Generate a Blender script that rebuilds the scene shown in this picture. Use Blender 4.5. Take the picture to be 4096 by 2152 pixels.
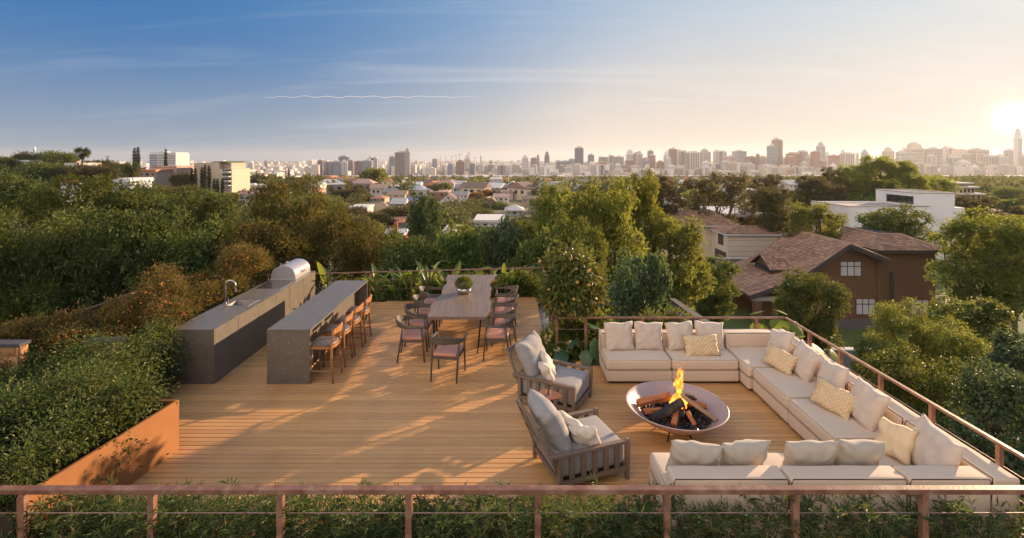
import bpy, bmesh, math, random
import numpy as np
from mathutils import Vector, Matrix, noise as mnoise
R = math.radians
random.seed(7)
rng = np.random.default_rng(11)
sc = bpy.context.scene
for o in list(bpy.data.objects):
    bpy.data.objects.remove(o)
C = sc.collection

# ------------------------------------------------------------ camera
F, CX, HY, H = 1950.0, 2048.0, 628.0, 3.83       # focal length, principal point and horizon of the 4096 px photograph; eye height
cam = bpy.data.cameras.new('camera'); cam_o = bpy.data.objects.new('camera', cam); C.objects.link(cam_o)
cam.sensor_width = 36; cam.lens = 36 * F / 4096
cam.shift_y = -(1076 - HY) / 4096
cam.clip_start = 0.1; cam.clip_end = 20000
cam_o.location = (0, 0, H); cam_o.rotation_euler = (R(90), 0, 0)
sc.camera = cam_o

# ------------------------------------------------------------ sky, sun, exposure
SUN_AZ, SUN_EL = 52.0, 13.0
SD = Vector((math.sin(R(SUN_AZ)) * math.cos(R(SUN_EL)), math.cos(R(SUN_AZ)) * math.cos(R(SUN_EL)), math.sin(R(SUN_EL))))
w = bpy.data.worlds.new('World'); sc.world = w; w.use_nodes = True
nt = w.node_tree; N = nt.nodes; L = nt.links
for n in list(N): N.remove(n)
def wn(t, **k):
    n = N.new(t)
    for a, b in k.items(): setattr(n, a, b)
    return n
def wmath(op, a, b=None, clamp=False):
    n = N.new('ShaderNodeMath'); n.operation = op; n.use_clamp = clamp
    for i, v in enumerate((a, b)):
        if v is None: continue
        if hasattr(v, 'links'): L.new(v, n.inputs[i])
        else: n.inputs[i].default_value = v
    return n.outputs[0]
def wmix(fac, a, b, mode='MIX'):
    n = N.new('ShaderNodeMix'); n.data_type = 'RGBA'; n.blend_type = mode
    for s, v in ((n.inputs['Factor'], fac), (n.inputs[6], a), (n.inputs[7], b)):
        if hasattr(v, 'links'): L.new(v, s)
        elif isinstance(v, (int, float)): s.default_value = v
        else: s.default_value = (*v, 1)
    return n.outputs[2]
sky = wn('ShaderNodeTexSky', sky_type='NISHITA'); sky.sun_disc = False
sky.sun_elevation = R(SUN_EL); sky.sun_rotation = R(SUN_AZ); sky.air_density = 1.0; sky.dust_density = 1.2; sky.ozone_density = 1.5; sky.altitude = 700
tc = wn('ShaderNodeTexCoord'); gen = tc.outputs['Generated']
sep = wn('ShaderNodeSeparateXYZ'); L.new(gen, sep.inputs[0])
def lobe(d, power):
    n = wn('ShaderNodeVectorMath', operation='DOT_PRODUCT'); L.new(gen, n.inputs[0]); n.inputs[1].default_value = Vector(d).normalized()
    return wmath('POWER', wmath('MAXIMUM', n.outputs['Value'], 0.0), power)
zz = wmath('MAXIMUM', sep.outputs[2], 0.0)
SKYK = 4.6    # the colours below are as seen, except the added glow behind the camera; the Background strength is 0.1
def k(c): return tuple(x * SKYK for x in c)
col = sky.outputs[0]
# thin cirrus, long streaks that climb to the right
den = wmath('ADD', zz, 0.16)
cu = wmath('DIVIDE', sep.outputs[0], den); cv = wmath('DIVIDE', sep.outputs[1], den)
cmb = wn('ShaderNodeCombineXYZ'); L.new(cu, cmb.inputs[0]); L.new(cv, cmb.inputs[1])
mp = wn('ShaderNodeMapping'); mp.inputs['Rotation'].default_value = (0, 0, R(24)); mp.inputs['Scale'].default_value = (0.32, 1.5, 1)
L.new(cmb.outputs[0], mp.inputs[0])
ns = wn('ShaderNodeTexNoise'); ns.inputs['Scale'].default_value = 1.5; ns.inputs['Detail'].default_value = 8; ns.inputs['Roughness'].default_value = 0.6
ns.inputs['Distortion'].default_value = 0.7
L.new(mp.outputs[0], ns.inputs['Vector'])
cr = wn('ShaderNodeMapRange', interpolation_type='SMOOTHSTEP'); cr.inputs[1].default_value = 0.46; cr.inputs[2].default_value = 0.80
L.new(ns.outputs['Fac'], cr.inputs[0])
veil = wmath('MULTIPLY', wmath('MULTIPLY', cr.outputs[0], 0.6), wmath('ADD', 0.35, wmath('MULTIPLY', lobe((0.25, 1.0, 0.15), 5.0), 0.65)))
hz = wmath('EXPONENT', wmath('MULTIPLY', wmath('POWER', wmath('MULTIPLY', zz, 5.4), 1.8), -1.0))
SKY_HOOK = (col, veil, hz)
warm = lobe((1.03, 1.0, 0.10), 2.4)
anti_fill = lobe((-1.0, -1.15, 0.25), 1.0)  # unseen glow opposite the sun, added to lift the fill light
base_c = wmix(warm, k((0.030, 0.175, 0.44)), k((0.50, 0.66, 0.80)))
col = wmix(0.98, col, base_c)
sfac = wmath('MAXIMUM', wmath('ADD', wmath('MULTIPLY', warm, -4.2), 7.3), 4.1)
hz = wmath('EXPONENT', wmath('MULTIPLY', wmath('POWER', wmath('MULTIPLY', zz, sfac), 2.0), -1.0))
hcol = wmix(wmath('MULTIPLY', warm, 1.7, True), k((0.43, 0.47, 0.46)), k((0.84, 0.72, 0.61)))
hfac = wmath('ADD', 0.58, wmath('MULTIPLY', warm, 0.7), True)
col = wmix(wmath('MULTIPLY', hz, hfac, True), col, hcol)
col = wmix(wmath('MULTIPLY', anti_fill, 0.85, True), col, k((2.25, 1.86, 1.52)))
col = wmix(veil, col, wmix(warm, k((0.62, 0.67, 0.74)), k((0.98, 0.88, 0.80))))
g1 = lobe((1.027, 1.0, 0.081), 40); g2 = lobe((1.027, 1.0, 0.081), 600); g3 = lobe((1.027, 1.0, 0.081), 8000)
col = wmix(wmath('MULTIPLY', g1, 0.12), col, k((0.80, 0.60, 0.34)), 'ADD')
col = wmix(wmath('MULTIPLY', g2, 0.07), col, k((1.1, 1.0, 0.78)), 'ADD')
col = wmix(g3, col, k((1.6, 1.45, 1.2)), 'ADD')
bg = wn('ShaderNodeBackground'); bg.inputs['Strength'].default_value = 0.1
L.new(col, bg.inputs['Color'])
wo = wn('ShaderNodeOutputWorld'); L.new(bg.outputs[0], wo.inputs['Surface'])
sun = bpy.data.lights.new('sun', 'SUN'); sun.energy = 4.4; sun.angle = R(0.6); sun.color = (1.0, 0.68, 0.40)
sun_o = bpy.data.objects.new('sun', sun); C.objects.link(sun_o)
sun_o.rotation_euler = SD.to_track_quat('Z', 'Y').to_euler(); sun_o.location = (30, 30, 40)
sc.view_settings.view_transform = 'Standard'; sc.view_settings.look = 'None'
sc.view_settings.exposure = 1.15; sc.view_settings.gamma = 1.0; sc.view_settings.use_curve_mapping = False
sc.render.engine = 'CYCLES'
cy = sc.cycles
cy.use_denoising = True; cy.max_bounces = 6; cy.diffuse_bounces = 3; cy.glossy_bounces = 3; cy.transmission_bounces = 4
cy.transparent_max_bounces = 8; cy.volume_bounces = 0; cy.caustics_reflective = False; cy.caustics_refractive = False
cy.use_adaptive_sampling = True; cy.adaptive_threshold = 0.015; cy.sample_clamp_indirect = 6.0

# ------------------------------------------------------------ helpers: places
def at(px, py, D):                    # the point that lies D metres in front of the camera behind photo pixel px, py
    return Vector(((px - CX) * D / F, D, H - (py - HY) * D / F))
def xat(px, D): return (px - CX) * D / F
def zat(py, D): return H - (py - HY) * D / F
_gy = np.array([-300, 0, 15, 45, 70, 100, 150, 200, 260, 400, 600, 1200, 1600, 3000, 7000.0])
_gz = np.array([-9, -9, -9.6, -10.15, -11, -12.4, -14.6, -16, -17.6, -20.5, -29, -49, -56, -58, -59.0])
def ground_z(x, y):
    b = np.interp(y, _gy, _gz)
    return b + 11.0 * np.exp(-((x + 165) / 78) ** 2 - ((y - 175) / 70) ** 2)

# ------------------------------------------------------------ helpers: meshes
def mesh_np(name, v, faces_flat, nper, smooth=False, tint=None):
    v = np.asarray(v, dtype=np.float32); me = bpy.data.meshes.new(name)
    ff = np.asarray(faces_flat, dtype=np.int32).ravel(); nf = len(ff) // nper
    me.vertices.add(len(v)); me.vertices.foreach_set('co', v.ravel())
    me.loops.add(len(ff)); me.loops.foreach_set('vertex_index', ff)
    me.polygons.add(nf); me.polygons.foreach_set('loop_start', np.arange(0, nf * nper, nper, dtype=np.int32))
    me.polygons.foreach_set('loop_total', np.full(nf, nper, dtype=np.int32))
    me.polygons.foreach_set('use_smooth', np.full(nf, smooth, dtype=bool))
    if tint is not None:
        at_ = me.attributes.new('tint', 'FLOAT', 'POINT'); at_.data.foreach_set('value', np.asarray(tint, dtype=np.float32))
    me.update(calc_edges=True)
    return me

class MB:
    def __init__(s): s.v = []; s.f = []
    def add(s, vs, fs, M=None):
        b = len(s.v)
        for p in vs:
            p = Vector(p); s.v.append(M @ p if M is not None else p)
        s.f += [tuple(i + b for i in f) for f in fs]
        return s
    def obox(s, size, M=None, ch=0.0):
        hx, hy, hz_ = size[0] / 2, size[1] / 2, size[2] / 2
        if ch <= 0:
            vs = [(x * hx, y * hy, z * hz_) for x in (-1, 1) for y in (-1, 1) for z in (-1, 1)]
            return s.add(vs, [(0, 1, 3, 2), (4, 6, 7, 5), (0, 4, 5, 1), (2, 3, 7, 6), (0, 2, 6, 4), (1, 5, 7, 3)], M)
        c = min(ch, hx * .49, hy * .49, hz_ * .49); vs = []; idx = {}
        for x in (-1, 1):
            for y in (-1, 1):
                for z in (-1, 1):
                    idx[x, y, z] = len(vs)
                    vs += [(x * hx, y * (hy - c), z * (hz_ - c)), (x * (hx - c), y * hy, z * (hz_ - c)), (x * (hx - c), y * (hy - c), z * hz_)]
        fs = []
        for a in (-1, 1):
            fs.append(tuple(idx[a, y, z] for y, z in ((-1, -1), (1, -1), (1, 1), (-1, 1))))
            fs.append(tuple(idx[x, a, z] + 1 for x, z in ((-1, -1), (1, -1), (1, 1), (-1, 1))))
            fs.append(tuple(idx[x, y, a] + 2 for x, y in ((-1, -1), (1, -1), (1, 1), (-1, 1))))
            for b in (-1, 1):
                fs.append((idx[a, b, -1], idx[a, b, 1], idx[a, b, 1] + 1, idx[a, b, -1] + 1))
                fs.append((idx[a, -1, b], idx[a, 1, b], idx[a, 1, b] + 2, idx[a, -1, b] + 2))
                fs.append((idx[-1, a, b] + 1, idx[1, a, b] + 1, idx[1, a, b] + 2, idx[-1, a, b] + 2))
        fs += [(i, i + 1, i + 2) for i in idx.values()]
        return s.add(vs, fs, M)
    def box(s, x0, x1, y0, y1, z0, z1, ch=0.0):
        return s.obox((x1 - x0, y1 - y0, z1 - z0), Matrix.Translation(((x0 + x1) / 2, (y0 + y1) / 2, (z0 + z1) / 2)), ch)
    def bar(s, p0, p1, w_, h_, up=(0, 0, 1), ch=0.0):
        p0, p1 = Vector(p0), Vector(p1); d = p1 - p0; x = d.normalized(); u = Vector(up)
        if abs(x.dot(u)) > .97: u = Vector((0, 1, 0))
        y = u.cross(x).normalized(); z = x.cross(y)
        M = Matrix((x, y, z)).transposed().to_4x4(); M.translation = (p0 + p1) / 2
        return s.obox((d.length, w_, h_), M, ch)
    def tube(s, pts, r, n=8, caps=True):
        pts = [Vector(p) for p in pts]; m = len(pts); rr = r if hasattr(r, '__len__') else [r] * m
        b = len(s.v); prev = None
        for i, p in enumerate(pts):
            t = (pts[min(i + 1, m - 1)] - pts[max(i - 1, 0)]).normalized()
            if prev is None:
                a = Vector((0, 0, 1)) if abs(t.z) < .9 else Vector((1, 0, 0)); u = t.cross(a).normalized()
            else:
                u = (prev - t * prev.dot(t)).normalized()
            prev = u; v2 = t.cross(u)
            for j in range(n):
                an = 2 * math.pi * j / n
                s.v.append(p + (u * math.cos(an) + v2 * math.sin(an)) * rr[i])
        for i in range(m - 1):
            for j in range(n):
                k2 = (j + 1) % n
                s.f.append((b + i * n + j, b + i * n + k2, b + (i + 1) * n + k2, b + (i + 1) * n + j))
        if caps:
            s.f.append(tuple(b + j for j in range(n))[::-1]); s.f.append(tuple(b + (m - 1) * n + j for j in range(n)))
        return s
    def lathe(s, prof, n=24, M=None, close=False):
        vs = []; fs = []
        for r_, z_ in prof:
            for j in range(n):
                a = 2 * math.pi * j / n; vs.append((r_ * math.cos(a), r_ * math.sin(a), z_))
        m = len(prof)
        for i in range(m - 1 + (1 if close else 0)):
            i2 = (i + 1) % m
            for j in range(n):
                k2 = (j + 1) % n; fs.append((i * n + j, i * n + k2, i2 * n + k2, i2 * n + j))
        return s.add(vs, fs, M)
    def prism(s, poly, z0, z1, M=None):
        n = len(poly); vs = [(x, y, z0) for x, y in poly] + [(x, y, z1) for x, y in poly]
        fs = [tuple(range(n))[::-1], tuple(range(n, 2 * n))] + [(i, (i + 1) % n, n + (i + 1) % n, n + i) for i in range(n)]
        return s.add(vs, fs, M)
    def mesh(s, name, smooth=False, fix=True, weld=False):
        me = bpy.data.meshes.new(name); me.from_pydata([tuple(p) for p in s.v], [], s.f)
        if fix or weld:
            bm = bmesh.new(); bm.from_mesh(me)
            if weld: bmesh.ops.remove_doubles(bm, verts=bm.verts, dist=1e-5)
            if fix: bmesh.ops.recalc_face_normals(bm, faces=bm.faces)
            bm.to_mesh(me); bm.free()
        if smooth:
            me.polygons.foreach_set('use_smooth', np.ones(len(me.polygons), dtype=bool))
        me.update()
        return me

def rblock(sx, sy, sz, r, puff=0.0, seg=4, mid=4, seed=0, wob=0.0):
    """a stuffed block with rounded edges, its faces swelling by puff"""
    mb = MB(); hs = (sx / 2, sy / 2, sz / 2)
    def ax(h):
        rr = min(r, h * .98); a = [-h + rr * (1 - math.cos(t * math.pi / 2 / seg)) * 1.0 for t in range(seg)]
        a = [-h + rr * t / seg for t in range(seg)]
        m_ = [-(h - rr) + 2 * (h - rr) * t / mid for t in range(mid + 1)]
        return a + m_ + [-q for q in reversed(a)]
    A = [ax(h) for h in hs]
    def P(p):
        q = [max(-(h - min(r, h * .98)), min(h - min(r, h * .98), c)) for c, h in zip(p, hs)]
        d = Vector(p) - Vector(q)
        v = Vector(q) + (d.normalized() * min(r, min(hs) * .98) if d.length > 1e-9 else Vector((0, 0, 0)))
        if puff or wob:
            u = [c / h for c, h in zip(v, hs)]
            k_ = (1 - u[0] ** 2) * (1 - u[1] ** 2)
            v.z += puff * k_ * (1 if v.z > 0 else -0.2)
            v.x += puff * .35 * (1 - u[1] ** 2) * (1 - u[2] ** 2) * (1 if u[0] > 0.3 else -1 if u[0] < -.3 else 0)
            v.y += puff * .35 * (1 - u[0] ** 2) * (1 - u[2] ** 2) * (1 if u[1] > 0.3 else -1 if u[1] < -.3 else 0)
            if wob:
                n_ = mnoise.noise_vector(Vector((v.x * 4 + seed, v.y * 4, v.z * 4)))
                v += n_ * wob
        return v
    for axis in range(3):
        a1, a2 = [i for i in range(3) if i != axis]
        for sg in (-1, 1):
            b = len(mb.v); n1, n2 = len(A[a1]), len(A[a2])
            for i in range(n1):
                for j in range(n2):
                    p = [0, 0, 0]; p[axis] = sg * hs[axis]; p[a1] = A[a1][i]; p[a2] = A[a2][j]
                    mb.v.append(P(p))
            for i in range(n1 - 1):
                for j in range(n2 - 1):
                    q = (b + i * n2 + j, b + (i + 1) * n2 + j, b + (i + 1) * n2 + j + 1, b + i * n2 + j + 1)
                    mb.f.append(q)
    return mb

def pillow_mesh(w_, h_, t, seed=0, n=18):
    """scatter cushion in its own x (width), y (height), z (thickness)"""
    rnd = random.Random(seed); ph = [rnd.uniform(0, 6.28) for _ in range(8)]; vs = []; fs = []
    for side in (1, -1):
        for i in range(n + 1):
            for j in range(n + 1):
                u = -1 + 2 * i / n; v = -1 + 2 * j / n
                x = w_ / 2 * u * (1 - .075 * (1 - v * v)); y = h_ / 2 * v * (1 - .075 * (1 - u * u))
                z = t / 2 * (max(0, (1 - u ** 4) * (1 - v ** 4)) ** .55)
                # creases running in from the corners and seams
                an = math.atan2(v, u); rr = math.hypot(u, v)
                cr_ = .012 * math.sin(an * 9 + ph[0] + 2 * math.sin(an * 2 + ph[1])) * min(1, rr * 1.1) ** 2 * (1 - max(abs(u), abs(v)) ** 6)
                cr_ += .016 * mnoise.noise(Vector((u * 2.1 + seed * 3.1, v * 2.1, side)))
                sag = .05 * t * math.sin(v * 1.4 + ph[2])
                vs.append((x + .006 * math.sin(v * 7 + ph[3]), y + .008 * math.sin(u * 6 + ph[4]), side * (z + (cr_ if z > 1e-4 else 0)) + sag))
        b = 0 if side == 1 else (n + 1) ** 2
        for i in range(n):
            for j in range(n):
                q = (b + i * (n + 1) + j, b + (i + 1) * (n + 1) + j, b + (i + 1) * (n + 1) + j + 1, b + i * (n + 1) + j + 1)
                fs.append(q if side == 1 else q[::-1])
    mb = MB(); mb.add(vs, fs)
    return mb.mesh('pillow', True, True, True)

# ------------------------------------------------------------ helpers: objects
def obj(name, me, mat=None, parent=None, loc=None, rot=None, scale=None, smooth=False, fix=True, weld=False):
    if isinstance(me, MB): me = me.mesh(name, smooth, fix, weld)
    o = bpy.data.objects.new(name, me)
    if mat is not None and not me.materials:
        me.materials.append(mat)
    C.objects.link(o)
    if parent is not None: o.parent = parent
    if loc is not None: o.location = loc
    if rot is not None: o.rotation_euler = rot
    if scale is not None: o.scale = scale if hasattr(scale, '__len__') else (scale,) * 3
    return o
def tag(o, label=None, cat=None, group=None, kind=None):
    if label: o['label'] = label
    if cat: o['category'] = cat
    if group: o['group'] = group
    if kind: o['kind'] = kind
    return o
def thing(name, label, cat, loc=(0, 0, 0), rz=0.0, group=None):
    o = bpy.data.objects.new(name, None); o.empty_display_size = .2; C.objects.link(o)
    o.location = loc; o.rotation_euler = (0, 0, rz)
    return tag(o, label, cat, group)
def structure(name, me, mat, parent=None, **kw):
    o = obj(name, me, mat, parent, **kw)
    if parent is None: o['kind'] = 'structure'
    return o
def dup(root, loc, rz, label=None, scale=None, group=None):
    def cp(o, par):
        c = o.copy(); C.objects.link(c); c.parent = par
        for ch in o.children: cp(ch, c)
        return c
    r = cp(root, None); r.location = loc; r.rotation_euler = (0, 0, rz)
    if scale is not None: r.scale = scale if hasattr(scale, '__len__') else (scale,) * 3
    if label: r['label'] = label
    if group: r['group'] = group
    return r

# ------------------------------------------------------------ helpers: materials
def newmat(name):
    m = bpy.data.materials.new(name); m.use_nodes = True
    n = m.node_tree.nodes; b = n['Principled BSDF']
    return m, n, m.node_tree.links, b
def _mixc(n, l, fac, a, b, mode='MIX'):
    x = n.new('ShaderNodeMix'); x.data_type = 'RGBA'; x.blend_type = mode
    for s, v in ((x.inputs['Factor'], fac), (x.inputs[6], a), (x.inputs[7], b)):
        if hasattr(v, 'links'): l.new(v, s)
        elif isinstance(v, (int, float)): s.default_value = v
        else: s.default_value = (*v[:3], 1)
    return x.outputs[2]
def M(name, c, c2=None, rough=.6, metal=0.0, scale=5.0, stretch=(1, 1, 1), bump=0.0, bscale=None, rnd=0.0, island=0.0, spec=.5, detail=5, dirt=None, dirt_scale=1.3, coat=0.0, sheen=0.0, bdist=.01):
    m, n, l, b = newmat(name)
    b.inputs['Roughness'].default_value = rough; b.inputs['Metallic'].default_value = metal; b.inputs['Specular IOR Level'].default_value = spec
    b.inputs['Coat Weight'].default_value = coat; b.inputs['Sheen Weight'].default_value = sheen
    tc_ = n.new('ShaderNodeTexCoord'); mp_ = n.new('ShaderNodeMapping'); mp_.inputs['Scale'].default_value = stretch
    l.new(tc_.outputs['Object'], mp_.inputs[0])
    ns_ = n.new('ShaderNodeTexNoise'); ns_.inputs['Scale'].default_value = scale; ns_.inputs['Detail'].default_value = detail; ns_.inputs['Roughness'].default_value = .6
    vec = mp_.outputs[0]
    if rnd:
        oi = n.new('ShaderNodeObjectInfo'); ad = n.new('ShaderNodeVectorMath'); ad.operation = 'ADD'
        ml = n.new('ShaderNodeMath'); ml.operation = 'MULTIPLY'; ml.inputs[1].default_value = 40; l.new(oi.outputs['Random'], ml.inputs[0])
        l.new(vec, ad.inputs[0]); l.new(ml.outputs[0], ad.inputs[1]); vec = ad.outputs[0]
    l.new(vec, ns_.inputs['Vector'])
    mr = n.new('ShaderNodeMapRange'); mr.inputs[1].default_value = .3; mr.inputs[2].default_value = .7; l.new(ns_.outputs['Fac'], mr.inputs[0])
    colr = _mixc(n, l, mr.outputs[0], c, c2 if c2 else tuple(x * .8 for x in c))
    if dirt:
        d = n.new('ShaderNodeTexNoise'); d.inputs['Scale'].default_value = dirt_scale; d.inputs['Detail'].default_value = 7; l.new(tc_.outputs['Object'], d.inputs['Vector'])
        dr = n.new('ShaderNodeMapRange'); dr.inputs[1].default_value = .48; dr.inputs[2].default_value = .75; l.new(d.outputs['Fac'], dr.inputs[0])
        colr = _mixc(n, l, dr.outputs[0], colr, dirt)
    for amt, src in ((rnd, 'obj'), (island, 'isl')):
        if amt:
            s_ = n.new('ShaderNodeObjectInfo').outputs['Random'] if src == 'obj' else n.new('ShaderNodeNewGeometry').outputs['Random Per Island']
            r2 = n.new('ShaderNodeMapRange'); r2.inputs[3].default_value = 1 - amt; r2.inputs[4].default_value = 1 + amt; l.new(s_, r2.inputs[0])
            hs_ = n.new('ShaderNodeHueSaturation'); l.new(r2.outputs[0], hs_.inputs['Value']); l.new(colr, hs_.inputs['Color']); colr = hs_.outputs[0]
    l.new(colr, b.inputs['Base Color'])
    if bump:
        n2 = n.new('ShaderNodeTexNoise'); n2.inputs['Scale'].default_value = bscale or scale * 2; n2.inputs['Detail'].default_value = 4; l.new(vec, n2.inputs['Vector'])
        bp = n.new('ShaderNodeBump'); bp.inputs['Strength'].default_value = bump; bp.inputs['Distance'].default_value = bdist
        l.new(n2.outputs['Fac'], bp.inputs['Height']); l.new(bp.outputs[0], b.inputs['Normal'])
    return m
def leafmat(name, ramp, trans, tfac=.35, rough=.5, var=.25, spec=.3):
    m, n, l, b = newmat(name)
    g = n.new('ShaderNodeNewGeometry'); cr_ = n.new('ShaderNodeValToRGB'); e = cr_.color_ramp.elements
    while len(e) < len(ramp): e.new(.5)
    for i, (p, c) in enumerate(ramp): e[i].position = p; e[i].color = (*c, 1)
    l.new(g.outputs['Random Per Island'], cr_.inputs[0])
    oi = n.new('ShaderNodeObjectInfo'); mr = n.new('ShaderNodeMapRange'); mr.inputs[3].default_value = 1 - var; mr.inputs[4].default_value = 1 + var; l.new(oi.outputs['Random'], mr.inputs[0])
    at_ = n.new('ShaderNodeAttribute'); at_.attribute_name = 'tint'; am = n.new('ShaderNodeMath'); am.operation = 'ADD'; am.inputs[1].default_value = 1.0; l.new(at_.outputs['Fac'], am.inputs[0])
    vm = n.new('ShaderNodeMath'); vm.operation = 'MULTIPLY'; l.new(mr.outputs[0], vm.inputs[0]); l.new(am.outputs[0], vm.inputs[1])
    hs_ = n.new('ShaderNodeHueSaturation'); l.new(vm.outputs[0], hs_.inputs['Value']); l.new(cr_.outputs[0], hs_.inputs['Color'])
    m2 = n.new('ShaderNodeMapRange'); m2.inputs[3].default_value = .485; m2.inputs[4].default_value = .515; l.new(oi.outputs['Random'], m2.inputs[0]); l.new(m2.outputs[0], hs_.inputs['Hue'])
    l.new(hs_.outputs[0], b.inputs['Base Color']); b.inputs['Roughness'].default_value = rough; b.inputs['Specular IOR Level'].default_value = spec
    t = n.new('ShaderNodeBsdfTranslucent'); l.new(_mixc(n, l, .65, hs_.outputs[0], trans), t.inputs['Color'])
    mx = n.new('ShaderNodeMixShader'); mx.inputs[0].default_value = tfac
    l.new(b.outputs[0], mx.inputs[1]); l.new(t.outputs[0], mx.inputs[2]); l.new(mx.outputs[0], n['Material Output'].inputs['Surface'])
    return m
def brickmat(name, c1, c2, mortar, bw=.24, bh=.072, ms=.011, bump=.6, rough=.8):
    m, n, l, b = newmat(name); b.inputs['Roughness'].default_value = rough
    tc_ = n.new('ShaderNodeTexCoord'); sp = n.new('ShaderNodeSeparateXYZ'); l.new(tc_.outputs['Object'], sp.inputs[0])
    ad = n.new('ShaderNodeMath'); l.new(sp.outputs[0], ad.inputs[0]); l.new(sp.outputs[1], ad.inputs[1])
    cb = n.new('ShaderNodeCombineXYZ'); l.new(ad.outputs[0], cb.inputs[0]); l.new(sp.outputs[2], cb.inputs[1])
    br = n.new('ShaderNodeTexBrick'); l.new(cb.outputs[0], br.inputs['Vector']); br.inputs['Scale'].default_value = 1
    br.inputs['Color1'].default_value = (*c1, 1); br.inputs['Color2'].default_value = (*c2, 1); br.inputs['Mortar'].default_value = (*mortar, 1)
    br.inputs['Brick Width'].default_value = bw; br.inputs['Row Height'].default_value = bh; br.inputs['Mortar Size'].default_value = ms
    l.new(br.outputs['Color'], b.inputs['Base Color'])
    bp = n.new('ShaderNodeBump'); bp.invert = True; bp.inputs['Strength'].default_value = bump; bp.inputs['Distance'].default_value = .012
    l.new(br.outputs['Fac'], bp.inputs['Height']); l.new(bp.outputs[0], b.inputs['Normal'])
    return m

m_deck = M('deck wood', (.66, .375, .155), (.53, .28, .105), rough=.42, scale=3.0, stretch=(.35, 14, 14), bump=.12, bscale=6, rnd=.13, dirt=(.49, .26, .10), dirt_scale=.7, spec=.4)
m_under = M('deck underside', (.075, .042, .02), rough=.9)
m_rust = M('weathered steel', (.255, .122, .078), (.14, .062, .04), rough=.46, scale=9, bump=.25, bscale=40, dirt=(.34, .215, .15), dirt_scale=6, rnd=.08)
m_cable = M('steel cable', (.30, .19, .17), rough=.4, metal=.6)
m_corten = M('orange steel wall', (.31, .125, .034), (.255, .098, .026), rough=.7, scale=2.0, bump=.06, bscale=60)
m_stone = M('grey granite', (.17, .15, .123), (.13, .113, .092), rough=.33, scale=6, detail=8, bump=.04, bscale=90)
def speckle(m, amt, scale, colr):
    n, l = m.node_tree.nodes, m.node_tree.links; b = n['Principled BSDF']
    src = b.inputs['Base Color'].links[0].from_socket
    tc_ = n.new('ShaderNodeTexCoord'); v = n.new('ShaderNodeTexVoronoi'); v.inputs['Scale'].default_value = scale; l.new(tc_.outputs['Object'], v.inputs['Vector'])
    r_ = n.new('ShaderNodeMapRange'); r_.inputs[1].default_value = .30; r_.inputs[2].default_value = .12; l.new(v.outputs['Distance'], r_.inputs[0])
    g = n.new('ShaderNodeMath'); g.operation = 'GREATER_THAN'; g.inputs[1].default_value = 1 - amt
    sp = n.new('ShaderNodeSeparateColor'); l.new(v.outputs['Color'], sp.inputs[0]); l.new(sp.outputs[0], g.inputs[0])
    mu = n.new('ShaderNodeMath'); mu.operation = 'MULTIPLY'; l.new(r_.outputs[0], mu.inputs[0]); l.new(g.outputs[0], mu.inputs[1])
    l.new(_mixc(n, l, mu.outputs[0], src, colr), b.inputs['Base Color'])
speckle(m_stone, .26, 24, (.34, .32, .29))
m_steel = M('brushed steel', (.62, .60, .60), rough=.32, metal=1.0, scale=40, stretch=(1, .05, 1))
m_hood = M('painted steel hood', (.55, .52, .55), rough=.35, metal=.55, scale=300, bump=.05)
m_glassblk = M('black cooktop glass', (.012, .012, .014), rough=.08)
m_ring = M('cooktop ring print', (.22, .2, .19), rough=.3)
m_teak = M('warm teak', (.43, .20, .075), (.30, .12, .04), rough=.45, scale=4, stretch=(9, 9, 1.2), bump=.06, rnd=.08)
m_dkwood = M('dark stained oak', (.125, .104, .084), (.08, .064, .052), rough=.5, scale=5, stretch=(6, 6, 1), bump=.1, rnd=.08)
m_grwood = M('greyed teak', (.235, .165, .12), (.16, .11, .08), rough=.6, scale=4, stretch=(2, 9, 9), bump=.12, rnd=.08)
m_table = M('grained table wood', (.25, .172, .122), (.125, .082, .058), rough=.4, scale=2.2, stretch=(16, .8, 16), bump=.25, bscale=3, rnd=.06, detail=9)
m_pink = M('salmon leather', (.54, .245, .165), (.48, .21, .14), rough=.4, scale=30, bump=.05)
m_black = M('black metal', (.015, .015, .016), rough=.4, metal=.5)
m_stoolseat = M('grey brown leather', (.16, .135, .12), rough=.45)
m_sofa = M('sand linen', (.66, .53, .405), (.61, .48, .36), rough=.92, scale=60, bump=.12, bscale=420, bdist=.002, sheen=.2)
m_seam = M('sofa seam', (.40, .30, .215), rough=.9)
m_plinth = M('sofa plinth', (.06, .03, .018), rough=.5)
m_pipe = M('dark piping', (.075, .04, .03), rough=.7)
m_pil = M('grey linen', (.59, .49, .40), (.54, .44, .355), rough=.95, scale=50, bump=.12, bscale=380, bdist=.002, sheen=.2)
m_pil_shade = M('shaded grey linen', (.46, .405, .33), (.42, .365, .295), rough=.95, scale=50, bump=.12, bscale=380, bdist=.002, sheen=.2)  # darker copy of the grey linen, with the near row's shade in its colour
m_pil2 = M('light linen', (.61, .51, .42), (.56, .46, .37), rough=.95, scale=50, bump=.12, bscale=380, bdist=.002, sheen=.2)
m_cream = M('cream cotton', (.74, .56, .35), (.70, .52, .31), rough=.9, scale=40, bump=.08, bscale=300, bdist=.002)
m_blue = M('pale grey cushion cloth', (.32, .31, .305), (.29, .28, .28), rough=.95, scale=50, bump=.12, bscale=380, bdist=.002)
m_ivory = M('ivory ribbed cloth', (.70, .63, .53), (.66, .58, .47), rough=.9, scale=40)
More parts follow.
